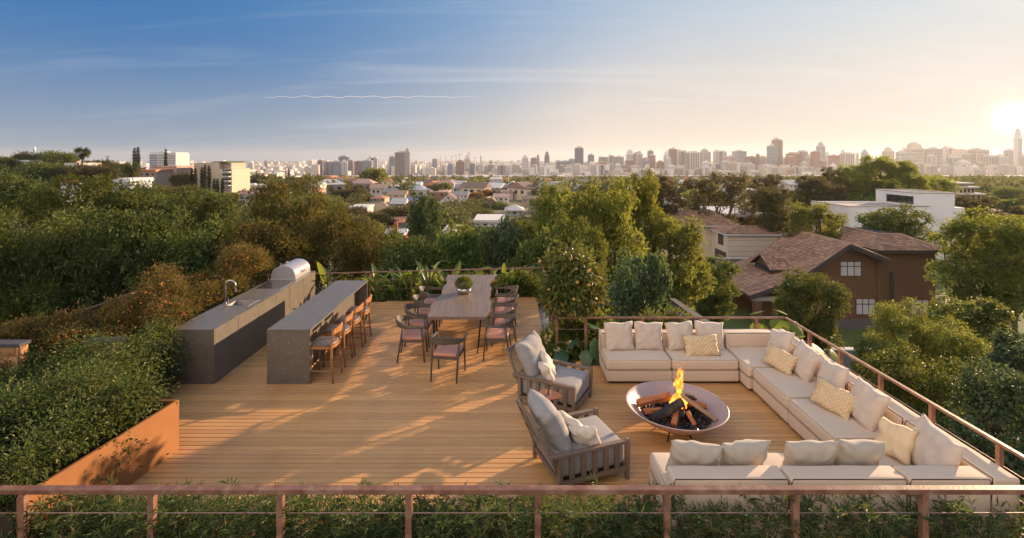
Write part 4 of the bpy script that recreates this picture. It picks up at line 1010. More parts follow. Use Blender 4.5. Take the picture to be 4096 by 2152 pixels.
# amber shrubs with small orange fruit
m_berry = M('orange berry', (.60, .16, .03), rough=.4, rnd=.1)
def amber_shrub(label, c, r3, ncl, seed, nf=26, sub=5):
    t = thing('amber_shrub', label, 'shrub', (c[0], c[1], .45), 0, 'amber leaved shrubs with orange fruit')
    g = np.random.default_rng(seed); lb_ = [(0, 0, c[2] - .45, *[q * .72 for q in r3])] + [(g.normal() * r3[0] * .5, g.normal() * r3[1] * .5, c[2] - .45 + g.normal() * r3[2] * .3, *[q * g.uniform(.35, .6) for q in r3]) for _ in range(sub)]
    VT, cc = crown_np(lb_, ncl, 16, .052, .026, seed, .11, .1, .4, .6); leaf_obj('foliage', VT, lm_amber, t)
    obj('stems', trunk_mb(.7, .02, .5, 12, seed, 0, cc[::9]), m_bark, t)
    sph = MB().lathe([(0, -.022), (.016, -.016), (.023, 0), (.016, .016), (0, .022)], 8).mesh('fruit', True)
    cs = sorted(cc.tolist(), key=lambda q: q[1] - q[2] * .6)[:nf * 5]; random.Random(seed).shuffle(cs)
    for q in cs[:nf]: obj('fruit', sph, m_berry, t, (q[0], q[1] - .07, q[2] + .02), None, random.uniform(.6, 1.05))
amber_shrub('amber shrub with many orange fruit beside the near end of the kitchen counter', (-6.75, 9.35, .98), (.75, .7, .62), 760, 3, 40)
amber_shrub('low amber shrub below the sloping left railing', (-7.75, 8.95, .60), (.85, .6, .40), 560, 4, 18)
amber_shrub('amber shrub at the far left behind the stone pier', (-8.25, 8.35, .66), (.8, .55, .44), 520, 5, 22)
amber_shrub('amber shrub behind the tap and sink', (-6.45, 10.4, .72), (.62, .7, .55), 560, 6, 20)
amber_shrub('tall amber shrub behind the barbecue grill', (-6.45, 11.75, 1.22), (.85, .65, .62), 780, 7, 34)
amber_shrub('tall amber shrub between cooktop and sloping railing', (-6.9, 11.1, .66), (.62, .6, .42), 520, 8, 20)
amber_shrub('amber shrub between the two stone piers', (-7.45, 8.25, .62), (.66, .40, .40), 420, 9, 14)
amber_shrub('amber shrub in the middle of the left planting', (-7.05, 8.95, .66), (.72, .45, .42), 480, 10, 16)
amber_shrub('amber shrub under the bend of the left railing', (-7.75, 9.9, .45), (.75, .7, .34), 520, 11, 16)
amber_shrub('amber shrub at the left end of the planting below the railing end', (-8.35, 9.1, .45), (.6, .6, .32), 420, 12, 12)

# orange tree in the planting bed
t = thing('orange_tree', 'small orange tree with round glossy crown and fruit beside the deck', 'tree', (1.17, 9.72, -.35))
lb_ = [(0, 0, 1.62, .50, .50, .52)] + [(.34 * math.cos(a), .34 * math.sin(a), 1.62 + .3 * math.sin(a * 2.7), .26, .26, .28) for a in np.linspace(0, 6, 9)] + [(.0, 0, 2.12, .3, .3, .28)]
VT, cc = crown_np(lb_, 400, 12, .125, .052, 12, .13, .55, .15, .70, .22, True, .9)
V3 = VT[0].reshape(-1, 7, 3); cen = V3[:, 3]; key = (cen[:, 1] + .5 * cen[:, 0] - .3 * cen[:, 2]); order = np.argsort(key); keep = set()
front = order[:2600]; pick = np.random.default_rng(2).choice(front, 280, replace=False)
tri7 = VT[1][:6].tolist(); leafparts = []
for i in pick:
    me = mesh_np('leaf', V3[i], np.array(tri7), 3); obj('leaf', me, lm_orange, t)
rest = np.setdiff1d(np.arange(len(V3)), pick); Vr = V3[rest].reshape(-1, 3); Tr = (np.arange(len(rest))[:, None, None] * 7 + np.array(tri7)[None]).reshape(-1, 3)
o = leaf_obj('foliage', (Vr, Tr), lm_orange, t); o['kind'] = 'stuff'
obj('trunk', trunk_mb(1.3, .035, .3, 12, 3, 0, cc[::8]), m_bark, t)
sph = MB().lathe([(0, -.038), (.022, -.032), (.036, -.014), (.038, .004), (.030, .024), (.014, .035), (0, .036)], 14).mesh('orange', True)
cs = sorted(cc.tolist(), key=lambda q: q[1] + .3 * q[0]); random.Random(4).shuffle(cs[:150])
for q in random.Random(9).sample(cs[:230], 34):
    d_ = unit(np.array(q) - np.array([0, 0, 1.62])); p = np.array([0, 0, 1.62]) + d_ * (np.linalg.norm(np.array(q) - np.array([0, 0, 1.62])) + .09)
    obj('orange', sph, m_fruit, t, tuple(p), None, random.uniform(.8, 1.1))

# strap leaved plants along the back of the deck, single big leaves
def blade(L_, W_, arch, seed=0, n_=9, ribs=True, tipw=.5):
    mb = MB()
    for i in range(n_ + 1):
        q = i / n_; w2 = W_ * .5 * (math.sin(math.pi * min(1, q * .92 + .08)) ** .6) * (1 if q < .95 else .4); x = L_ * (q - .0) * math.cos(arch * q); z = L_ * q * math.sin(arch * q) * -.6
        mb.v += [Vector((x, -w2, z + w2 * .28)), Vector((x, 0, z)), Vector((x, w2, z + w2 * .28))]
    for i in range(n_):
        for j in range(2): mb.f.append((i * 3 + j, i * 3 + j + 1, (i + 1) * 3 + j + 1, (i + 1) * 3 + j))
    return mb
bl = [blade(.62, .15, a).mesh('leaf', True, False) for a in (.25, .5, .8)]
for m_ in bl: m_.materials.append(lm_banana)
m_stalk = M('green stalk', (.10, .14, .03), rough=.6)
def strap_plant(label, x, y, n_, h, seed, zb=-.25, cat_='plant', grp='strap leaved plants along the back railing'):
    t = thing('bird_of_paradise', label, cat_, (x, y, zb), 0, grp); rn = random.Random(seed)
    for i in range(n_):
        a = rn.random() * 6.28; le = rn.uniform(.15, .5); hh = h * rn.uniform(.35, .8); e_ = Vector((math.cos(a) * le * .5, math.sin(a) * le * .5, hh))
        mb = MB(); mb.tube([(0, 0, 0), e_ * .5 + Vector((0, 0, .06)), e_], [.012, .009, .007], 5); obj('stalk', mb, m_stalk, t)
        el = rn.uniform(45, 84); o = obj('leaf', bl[rn.randrange(3)], None, t, e_, (R(rn.uniform(-50, 50)), -R(el), a), rn.uniform(.75, 1.25)); 
strap_data = [(-4.9, 12.95, 7, 1.0), (-3.55, 12.98, 7, 1.05), (-3.1, 13.1, 6, .9), (-2.75, 13.05, 6, .95), (-2.25, 13.15, 8, 1.1), (-1.75, 13.2, 6, 1.0), (-1.25, 13.25, 6, 1.05), (-.75, 13.3, 6, .95), (-.2, 13.45, 7, 1.1), (.1, 13.5, 5, 1.0)]
nm_ = ['in the gap between grill and bar counter', 'just behind the far right corner of the bar counter', 'second to the right of the bar counter', 'third to the right of the bar counter', 'tallest between bar and dining table', 'just left of the far end of the dining table', 'behind the far left corner of the dining table', 'behind the middle of the far table end', 'just right of the far end of the dining table', 'half hidden to the right of the dining table']
for i, (x, y, n_, h) in enumerate(strap_data):
    strap_plant('broad leaved upright plant ' + nm_[i], x, y, n_, h, 60 + i)
def shrub(name, label, c, r3, ncl, per, ln, wd, mat, seed, cl=.12, cat_='shrub', grp=None, hexa=False, sub=5, flowers=None, droop=.15, zb=-.3, inner=.55):
    t = thing(name, label, cat_, (c[0], c[1], zb), 0, grp); g = np.random.default_rng(seed)
    lb_ = [(0, 0, c[2] - zb, *[q * .7 for q in r3])] + [(g.normal() * r3[0] * .45, g.normal() * r3[1] * .45, c[2] - zb + g.normal() * r3[2] * .35, *[q * g.uniform(.4, .6) for q in r3]) for _ in range(sub)]
    VT, cc = crown_np(lb_, ncl, per, ln, wd, seed, cl, droop, .35, inner, .25, hexa); leaf_obj('foliage', VT, mat, t)
    obj('stems', trunk_mb(max(.3, c[2] - zb), .018 * max(1, r3[0]), r3[0] * .6, 10, seed, 0, cc[::max(1, ncl // 40)]), m_bark, t)
    if flowers:
        n_, fm, fs = flowers; fl = MB()
        for j in range(5):
            a = j * 1.2566; fl.add([(0, 0, 0), (fs * math.cos(a - .4), fs * math.sin(a - .4), fs * .35), (fs * 1.3 * math.cos(a), fs * 1.3 * math.sin(a), fs * .3), (fs * math.cos(a + .4), fs * math.sin(a + .4), fs * .35)], [(0, 1, 2, 3)])
        fme = fl.mesh('flower', False, False)
        for q in random.Random(seed).sample(sorted(cc.tolist(), key=lambda q: q[1] - q[2])[:max(n_, ncl // 2)], n_): obj('flower', fme, fm, t, (q[0], q[1] - .05, q[2] + .07), (random.uniform(.3, 1.1), random.uniform(-.6, .6), 0))
    return t
m_yel = M('yellow petals', (.72, .60, .32), rough=.7); m_pur = M('purple petals', (.42, .10, .50), rough=.7)
lm_fresh = leafmat('fresh green shrub foliage', [(0, (.05, .085, .02)), (.6, (.10, .15, .03)), (1, (.18, .21, .05))], (.34, .40, .04), .4)
for i, (x, y, z, a, b_, n_) in enumerate(((-4.2, 13.3, .1, .6, .4, 300), (-3.0, 13.55, .15, .6, .4, 300), (-1.9, 13.6, .12, .6, .4, 300), (-.7, 13.75, .15, .6, .4, 260))):
    shrub('low_shrub', ('low dark shrub behind the bar counter', 'low dark shrub below the back railing right of the bar', 'low dark shrub below the railing left of the table end', 'low dark shrub behind the far end of the dining table')[i], (x, y, z), (a, .4, b_), n_, 14, .07, .035, lm_mid, 70 + i, grp='low shrubs along the back railing')
shrub('leafy_shrub', 'fresh green shrub between the right chair row and the orange tree', (.15, 13.6, .2), (.65, .4, .42), 420, 14, .075, .04, lm_fresh, 80)
shrub('leafy_shrub', 'fresh green shrub at the corner of the back railing', (1.05, 13.1, .15), (.40, .5, .36), 320, 14, .075, .04, lm_fresh, 81)
shrub('flowering_shrub', 'shrub with small pale yellow flowers along the edge of the deck', (.93, 10.2, .0), (.24, .75, .26), 420, 14, .06, .028, lm_fresh, 82, flowers=(46, m_yel, .028))
shrub('flowering_shrub', 'low shrub with pale yellow flowers behind the far armchair', (1.02, 9.40, .0), (.34, .22, .28), 300, 14, .055, .026, lm_fresh, 83, flowers=(34, m_yel, .026))
shrub('ground_ivy', 'tangle of green climbers behind the railing right of the orange tree', (1.55, 9.8, .12), (.50, .3, .40), 520, 12, .075, .055, lm_fresh, 84, cat_='climber')
shrub('bougainvillea', 'green bush with purple flowers behind the rear sofa cushions', (3.12, 9.80, .42), (.36, .3, .30), 280, 14, .06, .035, lm_mid, 85, flowers=(34, m_pur, .02))
# philodendron, big single leaves
def bigleaf(L_, W_, lobes=0):
    mb = MB(); n_ = 14; out = []
    for i in range(n_ + 1):
        q = i / n_; w2 = W_ * .5 * math.sin(math.pi * (q ** .62)) ** .75 * (1 - .28 * lobes * (i % 2)); out.append((L_ * (q - .12), w2, -.22 * L_ * q * q))
    for x, w2, z in out: mb.v += [Vector((x, -w2, z - w2 * .12)), Vector((x, 0, z + .012)), Vector((x, w2, z - w2 * .12))]
    for i in range(n_):
        for j in range(2): mb.f.append((i * 3 + j, i * 3 + j + 1, (i + 1) * 3 + j + 1, (i + 1) * 3 + j))
    return mb.mesh('leaf', True, False)
lm_phil = leafmat('philodendron leaf', [(0, (.022, .06, .03)), (1, (.05, .11, .045))], (.12, .22, .03), .22, .3, .2, .5)
lm_taro = leafmat('sunlit taro leaf', [(0, (.10, .17, .03)), (1, (.17, .22, .045))], (.50, .52, .06), .45, .45, .15, .2)
def bigplant(name, label, c, leaves, mat, L_, W_, zb, lob=0):
    t = thing(name, label, 'plant', (c[0], c[1], zb)); me = bigleaf(L_, W_, lob); me.materials.append(mat)
    for dx, dy, dz, az, pitch, roll, s_ in leaves:
        e_ = Vector((dx, dy, dz - zb)); obj('stalk', MB().tube([(0, 0, 0), e_ * .6 + Vector((0, 0, .1)), e_], [.014, .010, .007], 5), m_stalk, t)
        obj('leaf', me, None, t, e_, (R(roll), R(pitch), R(az)), s_)
bigplant('philodendron', 'philodendron with large dark veined leaves behind the far armchair', (1.40, 9.22), [(.18, -.16, .40, -75, 55, 0, 1.1), (-.18, -.06, .42, 200, 25, 15, .9), (-.42, -.10, .16, 215, 20, -10, 1.0), (.05, .12, .62, 30, 10, 10, .9), (.16, -.20, .08, -60, 50, 10, .9), (-.30, -.12, .02, 240, 35, 0, .8), (-.02, -.16, .22, 260, 40, 10, .85)], lm_phil, .42, .30, -.2)
bigplant('taro_plant', 'sunlit yellow green taro leaves behind the far corner of the railing', (5.22, 9.80), [(.05, -.15, .60, -100, 30, 0, 1.0), (.32, -.12, .55, -60, 30, 5, .9), (-.28, -.1, .50, 220, 30, -5, .9), (.15, .1, .72, 20, 10, 0, .8), (-.1, .2, .66, 120, 15, 0, .8)], lm_taro, .42, .40, -.5, .6)
bigplant('taro_plant', 'low sunlit taro leaf between corner railing and sofa back', (5.45, 8.95), [(.0, -.1, .42, -40, 25, 0, 1.0), (-.1, .12, .50, 100, 20, 0, .9), (.25, -.25, .36, -50, 40, 0, .8)], lm_taro, .42, .36, -.5, .5)
# ============================================================ NEIGHBOURING HOUSES
m_brick = brickmat('brown brick', (.205, .098, .046), (.155, .072, .034), (.085, .05, .032))
m_tile = M('clay roof tile', (.36, .225, .155), (.25, .15, .10), rough=.8, scale=3, rnd=.34, island=.34, bump=.2, bscale=25)
m_fascia = M('dark fascia board', (.055, .045, .05), rough=.6)
m_curtain = M('white curtain', (.62, .60, .66), (.40, .385, .43), rough=.9, scale=7, stretch=(3, 1, .02))
m_pane = M('dark window glass', (.03, .033, .04), rough=.08, spec=.8)
m_creamw = M('cream render', (.60, .52, .42), (.55, .47, .38), rough=.9, scale=8, bump=.15)
m_white_trim = M('white trim', (.62, .61, .64), rough=.6)
m_plinthg = M('grey plinth', (.13, .115, .13), rough=.9)
def inpoly(u, v, poly):
    c = False; j = len(poly) - 1
    for i in range(len(poly)):
        (x1, y1), (x2, y2) = poly[i], poly[j]
        if (y1 > v) != (y2 > v) and u < (x2 - x1) * (v - y1) / (y2 - y1) + x1: c = not c
        j = i
    return c
def tile_mesh(pu, pv, n_=4, h=.075):
    mb = MB(); w2 = pu * .5
    for y, dz, sh in ((-pv * .10, .045, 1.0), (pv * 1.04, 0.0, .9)):
        for i in range(n_ + 1):
            a = math.pi * i / n_; mb.v.append(Vector((-math.cos(a) * w2 * .96 * sh, y, dz + math.sin(a) * h * sh)))
    m_ = n_ + 1
    for i in range(n_): mb.f.append((i, i + 1, m_ + i + 1, m_ + i))
    mb.f.append(tuple(range(m_)))
    return mb
def tiled_roof(house_, roof, planes, pu=.27, pv=.34, n_ind=300, n_=4, h=.075):
    """planes: 3D polygons (house coordinates) whose first edge is the eave"""
    mats = []; o = house_.location
    for P in planes:
        P = [Vector(p) for p in P]; a = (P[1] - P[0]).normalized(); nrm = Vector((0, 0, 0))
        for i in range(1, len(P) - 1): nrm += (P[i] - P[0]).cross(P[i + 1] - P[0])
        nrm.normalize()
        if nrm.z < 0: nrm = -nrm
        b_ = nrm.cross(a)
        if (P[2] - P[0]).dot(b_) < 0: a = -a; b_ = nrm.cross(a)
        uv = [((p - P[0]).dot(a), (p - P[0]).dot(b_)) for p in P]
        u0, u1 = min(q[0] for q in uv), max(q[0] for q in uv); v1 = max(q[1] for q in uv)
        for iv in range(int(v1 / pv) + 1):
            for iu in range(int((u1 - u0) / pu) + 1):
                u, v_ = u0 + (iu + .5) * pu, iv * pv
                if inpoly(u, v_ + pv * .5, uv):
                    Mx = Matrix((a, b_, nrm)).transposed().to_4x4(); Mx.translation = P[0] + a * (u + random.uniform(-.008, .008)) + b_ * (v_ - .03) + nrm * (.012 + random.uniform(0, .008))
                    mats.append(Mx)
    mats.sort(key=lambda q: (q.translation + o - cam_o.location).length)
    tm = tile_mesh(pu, pv, n_, h); tme = tm.mesh('roof_tile', False, False); tme.materials.append(m_tile)
    for Mx in mats[:n_ind]:
        t_ = obj('roof_tile', tme, None, roof); t_.matrix_basis = Mx
    if len(mats) > n_ind:
        tv = np.array([list(p) + [1] for p in tm.v]); vs = []; fl = []
        for k_, Mx in enumerate(mats[n_ind:]): vs.append((tv @ np.array(Mx).T)[:, :3])
        mb = MB(); mb.v = [Vector(p) for p in np.concatenate(vs)]; nv = len(tm.v)
        mb.f = [tuple(i + k_ * nv for i in f_) for k_ in range(len(mats) - n_ind) for f_ in tm.f]
        o_ = obj('roof_tiles', mb, m_tile, roof, fix=False); o_['kind'] = 'stuff'
def slab(P, th, out=MB):
    mb = MB(); n_ = len(P); P = [Vector(p) for p in P]
    mb.v = P + [p - Vector((0, 0, th)) for p in P]
    mb.f = [tuple(range(n_)), tuple(range(n_, 2 * n_))[::-1]] + [(i, (i + 1) % n_, n_ + (i + 1) % n_, n_ + i) for i in range(n_)]
    return mb
def window_front(par, x0, x1, z0, z1, y, nx=3, nz=2, curtain=True, split=None, mat_frame=None):
    """a window in a wall that faces the camera; y is the wall face"""
    w_ = obj('window', MB().box(x0 - .05, x1 + .05, y - .03, y + .02, z1, z1 + .05).box(x0 - .05, x1 + .05, y - .05, y + .02, z0 - .05, z0).box(x0 - .05, x0, y - .03, y + .02, z0, z1).box(x1, x1 + .05, y - .03, y + .02, z0, z1), mat_frame or m_fascia, par)
    obj('pane', MB().box(x0, x1, y - .006, y - .002, z0, z1), m_curtain if curtain else m_pane, w_)
    mb = MB(); b_ = .03
    for i in range(1, nx): xx = x0 + (x1 - x0) * i / nx; mb.box(xx - b_, xx + b_, y - .026, y - .007, z0, z1)
    if nz > 1: zz_ = z1 - (z1 - z0) * (split or .33); mb.box(x0, x1, y - .0255, y - .0075, zz_ - b_, zz_ + b_)
    obj('glazing_bar', mb, mat_frame or m_fascia, w_)
    return w_
def prism_y(poly_xz, y0, y1):
    n_ = len(poly_xz); mb = MB(); mb.v = [Vector((x, y0, z)) for x, z in poly_xz] + [Vector((x, y1, z)) for x, z in poly_xz]
    mb.f = [tuple(range(n_)), tuple(range(n_, 2 * n_))[::-1]] + [(i, (i + 1) % n_, n_ + (i + 1) % n_, n_ + i) for i in range(n_)]
    return mb

# --- the brown brick house
hz0 = -10.15; HL = Vector((26.0, 39.2, hz0)); hh = thing('brick_house', 'brown brick house with tiled roofs, dormer and curtained windows', 'house', HL)
def hp(x, y, z): return (x - HL.x, y - HL.y, z - HL.z)
DF, DR = 38.4, 46.2; RX, RZ, BX, BZ, LX, LZ, QX, QZ = 26.66, -3.04, 22.78, -5.67, 18.76, -7.115, 29.75, -4.28
obj('wall', prism_y([(22.0 - HL.x, .0), (29.72 - HL.x, 0), (29.72 - HL.x, -4.45 - hz0), (RX - HL.x, RZ - .25 - hz0), (BX - HL.x, BZ - .25 - hz0), (22.0 - HL.x, -6.22 - hz0)], 0, 6.2), m_brick, hh)
obj('wing_wall', MB().box(29.725 - HL.x, 34.9 - HL.x, 1.0, 8.0, 0, -3.98 - hz0), m_brick, hh)
obj('plinth', MB().box(21.98 - HL.x, 29.73 - HL.x, -.03, -.001, -.8, .95).box(29.731 - HL.x, 34.92 - HL.x, .96, .998, -.8, .95), m_plinthg, hh)
obj('corner_pier', MB().box(29.30 - HL.x, 29.74 - HL.x, -.10, -.001, .951, -4.62 - hz0), m_brick, hh)
roof = obj('roof', slab([hp(BX, DF, BZ), hp(BX, DR, BZ), hp(RX, DR, RZ), hp(RX, DF, RZ)], .16), m_fascia, hh)
mb = slab([hp(LX, DF, LZ), hp(LX, DR, LZ), hp(BX - .001, DR, BZ), hp(BX - .001, DF, BZ)], .14); obj('porch_roof', mb, m_fascia, roof)
obj('right_slope', slab([hp(RX + .001, DF, RZ), hp(RX + .001, DR, RZ), hp(QX, DR, QZ), hp(QX, DF, QZ)], .16), m_fascia, roof)
tiled_roof(hh, roof, [[hp(LX, DR, LZ), hp(LX, DF, LZ), hp(BX, DF, BZ), hp(BX, DR, BZ)], [hp(BX, DR, BZ), hp(BX, DF, BZ), hp(RX, DF, RZ), hp(RX, DR, RZ)], [hp(QX, DF, QZ), hp(QX, DR, QZ), hp(RX, DR, RZ), hp(RX, DF, RZ)]])
mb = MB()
for (xa, za), (xb, zb_) in (((LX, LZ), (BX, BZ)), ((BX, BZ), (RX, RZ)), ((RX, RZ), (QX, QZ))):
    mb.bar(hp(xa, DF - .03, za - .14), hp(xb, DF - .03, zb_ - .14), .05, .34)
obj('barge_board', mb, m_fascia, hh)
obj('ridge_cap', MB().tube([hp(RX, DF - .05, RZ + .03), hp(RX, DR, RZ + .03)], .10, 8), m_tile, hh)
obj('gutter', MB().tube([hp(LX - .06, DF, LZ - .04), hp(LX - .06, DR, LZ - .04)], .07, 8), m_fascia, hh)
# dormer
dy0, dy1, dym, dxf, dza, dze = 40.5, 43.6, 42.05, 21.7, -4.55, -5.50
sl = (RZ - BZ) / (RX - BX); xr = BX + (dza - BZ) / sl; xe = BX + (dze - BZ) / sl
dm = obj('dormer', MB(), None, hh) if False else None
mb = MB(); mb.v = [Vector(hp(dxf, dy0 + .12, -6.2)), Vector(hp(dxf, dy1 - .12, -6.2)), Vector(hp(dxf, dy1 - .12, dze - .05)), Vector(hp(dxf, dym, dza - .08)), Vector(hp(dxf, dy0 + .12, dze - .05))]
mb.v += [v_ + Vector((1.9, 0, 0)) for v_ in mb.v]; mb.f = [(0, 1, 2, 3, 4), (9, 8, 7, 6, 5)] + [(i, (i + 1) % 5, 5 + (i + 1) % 5, 5 + i) for i in range(5)]
dm = obj('dormer', mb, m_brick, hh)
for ya, yb in ((dy0 - .1, dym), (dym, dy1 + .1)):
    za, zb_ = (dze - .04, dza) if ya < dym - .5 else (dza, dze - .04)
    P = [hp(dxf - .35, ya, za), hp(xe if za < zb_ else xr, ya, za), hp(xr if za < zb_ else xe, yb, zb_), hp(dxf - .35, yb, zb_)]
    ro = obj('dormer_roof', slab(P, .10), m_fascia, hh)
    Q = P if za < zb_ else [P[3], P[2], P[1], P[0]]
    tiled_roof(hh, ro, [[Q[0], Q[1], Q[2], Q[3]]], n_ind=120)
mb = MB()
for i in range(6): yy_ = dy0 + .22 + i * (dy1 - dy0 - .44) / 5; mb.box(dxf - .06 - HL.x, dxf - HL.x, yy_ - .05 - HL.y, yy_ + .05 - HL.y, -6.25 - hz0, dze + .0 - hz0)
mb.box(dxf - .055 - HL.x, dxf - .001 - HL.x, dy0 + .15 - HL.y, dy1 - .15 - HL.y, dze - hz0, dze + .1 - hz0)
obj('dormer_window', mb, m_fascia, hh)
obj('dormer_pane', MB().box(dxf - .02 - HL.x, dxf - .002 - HL.x, dy0 + .2 - HL.y, dy1 - .2 - HL.y, -6.22 - hz0, dze - .01 - hz0), m_pane, hh)
window_front(hh, 26.42 - HL.x, 28.04 - HL.x, -5.71 - hz0, -4.60 - hz0, -.001)
window_front(hh, 27.68 - HL.x, 29.16 - HL.x, -8.81 - hz0, -7.59 - hz0, -.001)
window_front(hh, 32.9 - HL.x, 34.28 - HL.x, -9.09 - hz0, -7.98 - hz0, .999)
sw = obj('slit_window', MB().box(31.13 - HL.x, 31.46 - HL.x, .97, .999, -8.9 - hz0, -5.6 - hz0), m_fascia, hh); obj('pane', MB().box(31.18 - HL.x, 31.41 - HL.x, .962, .969, -8.85 - hz0, -5.65 - hz0), m_pane, sw)
E0, E1, RZ2 = -3.77, -3.77, -2.86
wr = obj('wing_roof', slab([hp(29.6, 39.5, E0), hp(35.25, 39.5, E0), hp(35.25, 48.4, E0), hp(29.6, 48.4, E0)], .2), m_fascia, hh)
A_, B_, C_, D_ = (31.6, 42.0, RZ2), (33.4, 42.0, RZ2), (31.6, 46.5, RZ2), (33.4, 46.5, RZ2)
e = [(29.6, 39.5, E0 + .002), (35.25, 39.5, E0 + .002), (35.25, 48.4, E0 + .002), (29.6, 48.4, E0 + .002)]
mb = MB(); mb.v = [Vector(hp(*p)) for p in e + [A_, B_, D_, C_]]; mb.f = [(0, 1, 5, 4), (1, 2, 6, 5), (2, 3, 7, 6), (3, 0, 4, 7), (4, 5, 6, 7), (3, 2, 1, 0)]
obj('roof_core', mb, m_fascia, wr)
tiled_roof(hh, wr, [[hp(*e[0]), hp(*e[1]), hp(*B_), hp(*A_)], [hp(*e[3]), hp(*e[0]), hp(*A_), hp(*C_)]], n_ind=300)
obj('ridge_cap', MB().tube([hp(A_[0], A_[1], RZ2 + .04), hp(B_[0], B_[1], RZ2 + .04)], .11, 8).tube([hp(A_[0], A_[1], RZ2 + .04), hp(C_[0], C_[1], RZ2 + .04)], .11, 8).tube([hp(*e[0][:2], E0 + .06), hp(A_[0], A_[1], RZ2 + .05)], .10, 8).tube([hp(*e[1][:2], E0 + .06), hp(B_[0], B_[1], RZ2 + .05)], .10, 8), m_tile, hh)
obj('porch_column', MB().box(19.2 - HL.x, 19.68 - HL.x, -.75, -.27, 0, -7.55 - hz0), m_brick, hh)
obj('porch_beam', MB().box(19.0 - HL.x, 22.3 - HL.x, -.7, -.32, -7.548 - hz0, -7.25 - hz0), m_slabc, hh)
obj('porch_back_wall', MB().box(18.9 - HL.x, 21.99 - HL.x, 5.6, 5.9, 0, -6.9 - hz0), m_brick, hh)

# --- boundary walls of the gardens
t = thing('boundary_wall', 'sloping grey rendered boundary wall running away behind the sofa', 'garden wall', (0, 0, 0))
q0, q1 = at(2860, 1310, 12.5), at(2700, 1200, 21.0)
mb = MB(); mb.v = [Vector((q0.x, q0.y, -9.8)), Vector((q0.x - .25, q0.y, -9.8)), Vector((q0.x - .25, q0.y, q0.z)), Vector((q0.x, q0.y, q0.z)), Vector((q1.x, q1.y, -10)), Vector((q1.x - .25, q1.y, -10)), Vector((q1.x - .25, q1.y, q1.z)), Vector((q1.x, q1.y, q1.z))]
mb.f = [(0, 1, 2, 3), (7, 6, 5, 4), (0, 4, 5, 1), (1, 5, 6, 2), (2, 6, 7, 3), (3, 7, 4, 0)]; obj('face', mb, m_greywall, t)
obj('coping', MB().bar(q0 + Vector((-.125, 0, .045)), q1 + Vector((-.125, 0, .045)), .27, .06), m_cap, t)
t = thing('boundary_wall', 'long grey boundary wall with pale coping in front of the cream house', 'garden wall', (14, 50.0, -11))
obj('face', MB().box(0, 16, 0, .25, 0, zat(1036, 50) + 11), m_greywall, t); obj('coping', MB().box(-.02, 16.02, -.05, .3, zat(1036, 50) + 11.001, zat(1036, 50) + 11.09), m_white_trim, t)
t = thing('boundary_wall', 'low grey garden wall beyond the lawn, right of the railing corner', 'garden wall', (16.2, 26.0, -10.5))
obj('face', MB().box(0, 9.5, 0, .25, 0, zat(1402, 26) + 10.5), m_greywall, t); obj('coping', MB().box(-.02, 9.52, -.05, .3, zat(1402, 26) + 10.501, zat(1402, 26) + 10.57), m_white_trim, t)

# --- cream house with two low tiled roofs
HC = Vector((24, 54, -11.5)); t = thing('cream_house', 'cream rendered house with low tiled roofs behind the brick house', 'house', HC)
def cp_(x, y, z): return (x - HC.x, y - HC.y, z - HC.z)
obj('wall', MB().box(16.8 - 24, 26.6 - 24, 4.7, 12, 0, -4.5 + 11.5), m_creamw, t)
ev = [(16.0, 58.0, -4.3), (27.1, 58.0, -4.3), (27.1, 67.0, -4.3), (16.0, 67.0, -4.3)]; rg = [(20.0, 62.3, -3.0), (25.2, 62.3, -3.0)]
rf = obj('roof', slab([cp_(*p) for p in ev], .2), m_white_trim, t)
mb = MB(); mb.v = [Vector(cp_(p[0], p[1], p[2] + .002)) for p in ev] + [Vector(cp_(*p)) for p in rg]; mb.f = [(0, 1, 5, 4), (1, 2, 5), (2, 3, 4, 5), (3, 0, 4), (3, 2, 1, 0)]; obj('roof_core', mb, m_fascia, rf)
tiled_roof(t, rf, [[cp_(*ev[0]), cp_(*ev[1]), cp_(*rg[1]), cp_(*rg[0])], [cp_(*ev[1]), cp_(*ev[2]), cp_(*rg[1])]], .27, .34, 300, 3)
obj('wing_wall', MB().box(24.0 - 24, 30.6 - 24, .3, 4.69, 0, -4.9 + 11.5), m_creamw, t)
mb = MB()
for i in range(6): mb.box(.0, 6.6, .285, .299, 3.0 + i * .6, 3.02 + i * .6)
obj('render_joint', mb, m_plinthg, t)
ev = [(23.7, 54.0, -4.7), (30.9, 54.0, -4.7), (30.9, 58.6, -4.7), (23.7, 58.6, -4.7)]; rg = [(26.0, 56.6, -4.15), (29.2, 56.6, -4.15)]
rf = obj('wing_roof', slab([cp_(*p) for p in ev], .2), m_white_trim, t)
mb = MB(); mb.v = [Vector(cp_(p[0], p[1], p[2] + .002)) for p in ev] + [Vector(cp_(*p)) for p in rg]; mb.f = [(0, 1, 5, 4), (1, 2, 5), (2, 3, 4, 5), (3, 0, 4), (3, 2, 1, 0)]; obj('roof_core', mb, m_fascia, rf)
tiled_roof(t, rf, [[cp_(*ev[0]), cp_(*ev[1]), cp_(*rg[1]), cp_(*rg[0])], [cp_(*ev[3]), cp_(*ev[0]), cp_(*rg[0])]], .27, .34, 200, 3)
def side_window(par, x, y0, y1, z0, z1, nb=3):
    w_ = obj('window', MB().box(x - .05, x, y0 - .06, y1 + .06, z0 - .06, z0).box(x - .05, x, y0 - .06, y1 + .06, z1, z1 + .06).box(x - .05, x, y0 - .06, y0, z0, z1).box(x - .05, x, y1, y1 + .06, z0, z1), m_fascia, par)
    obj('pane', MB().box(x - .012, x - .003, y0, y1, z0, z1), m_pane, w_); mb = MB()
    for i in range(1, nb): yy_ = y0 + (y1 - y0) * i / nb; mb.box(x - .04, x - .013, yy_ - .03, yy_ + .03, z0, z1)
    obj('glazing_bar', mb, m_fascia, w_)
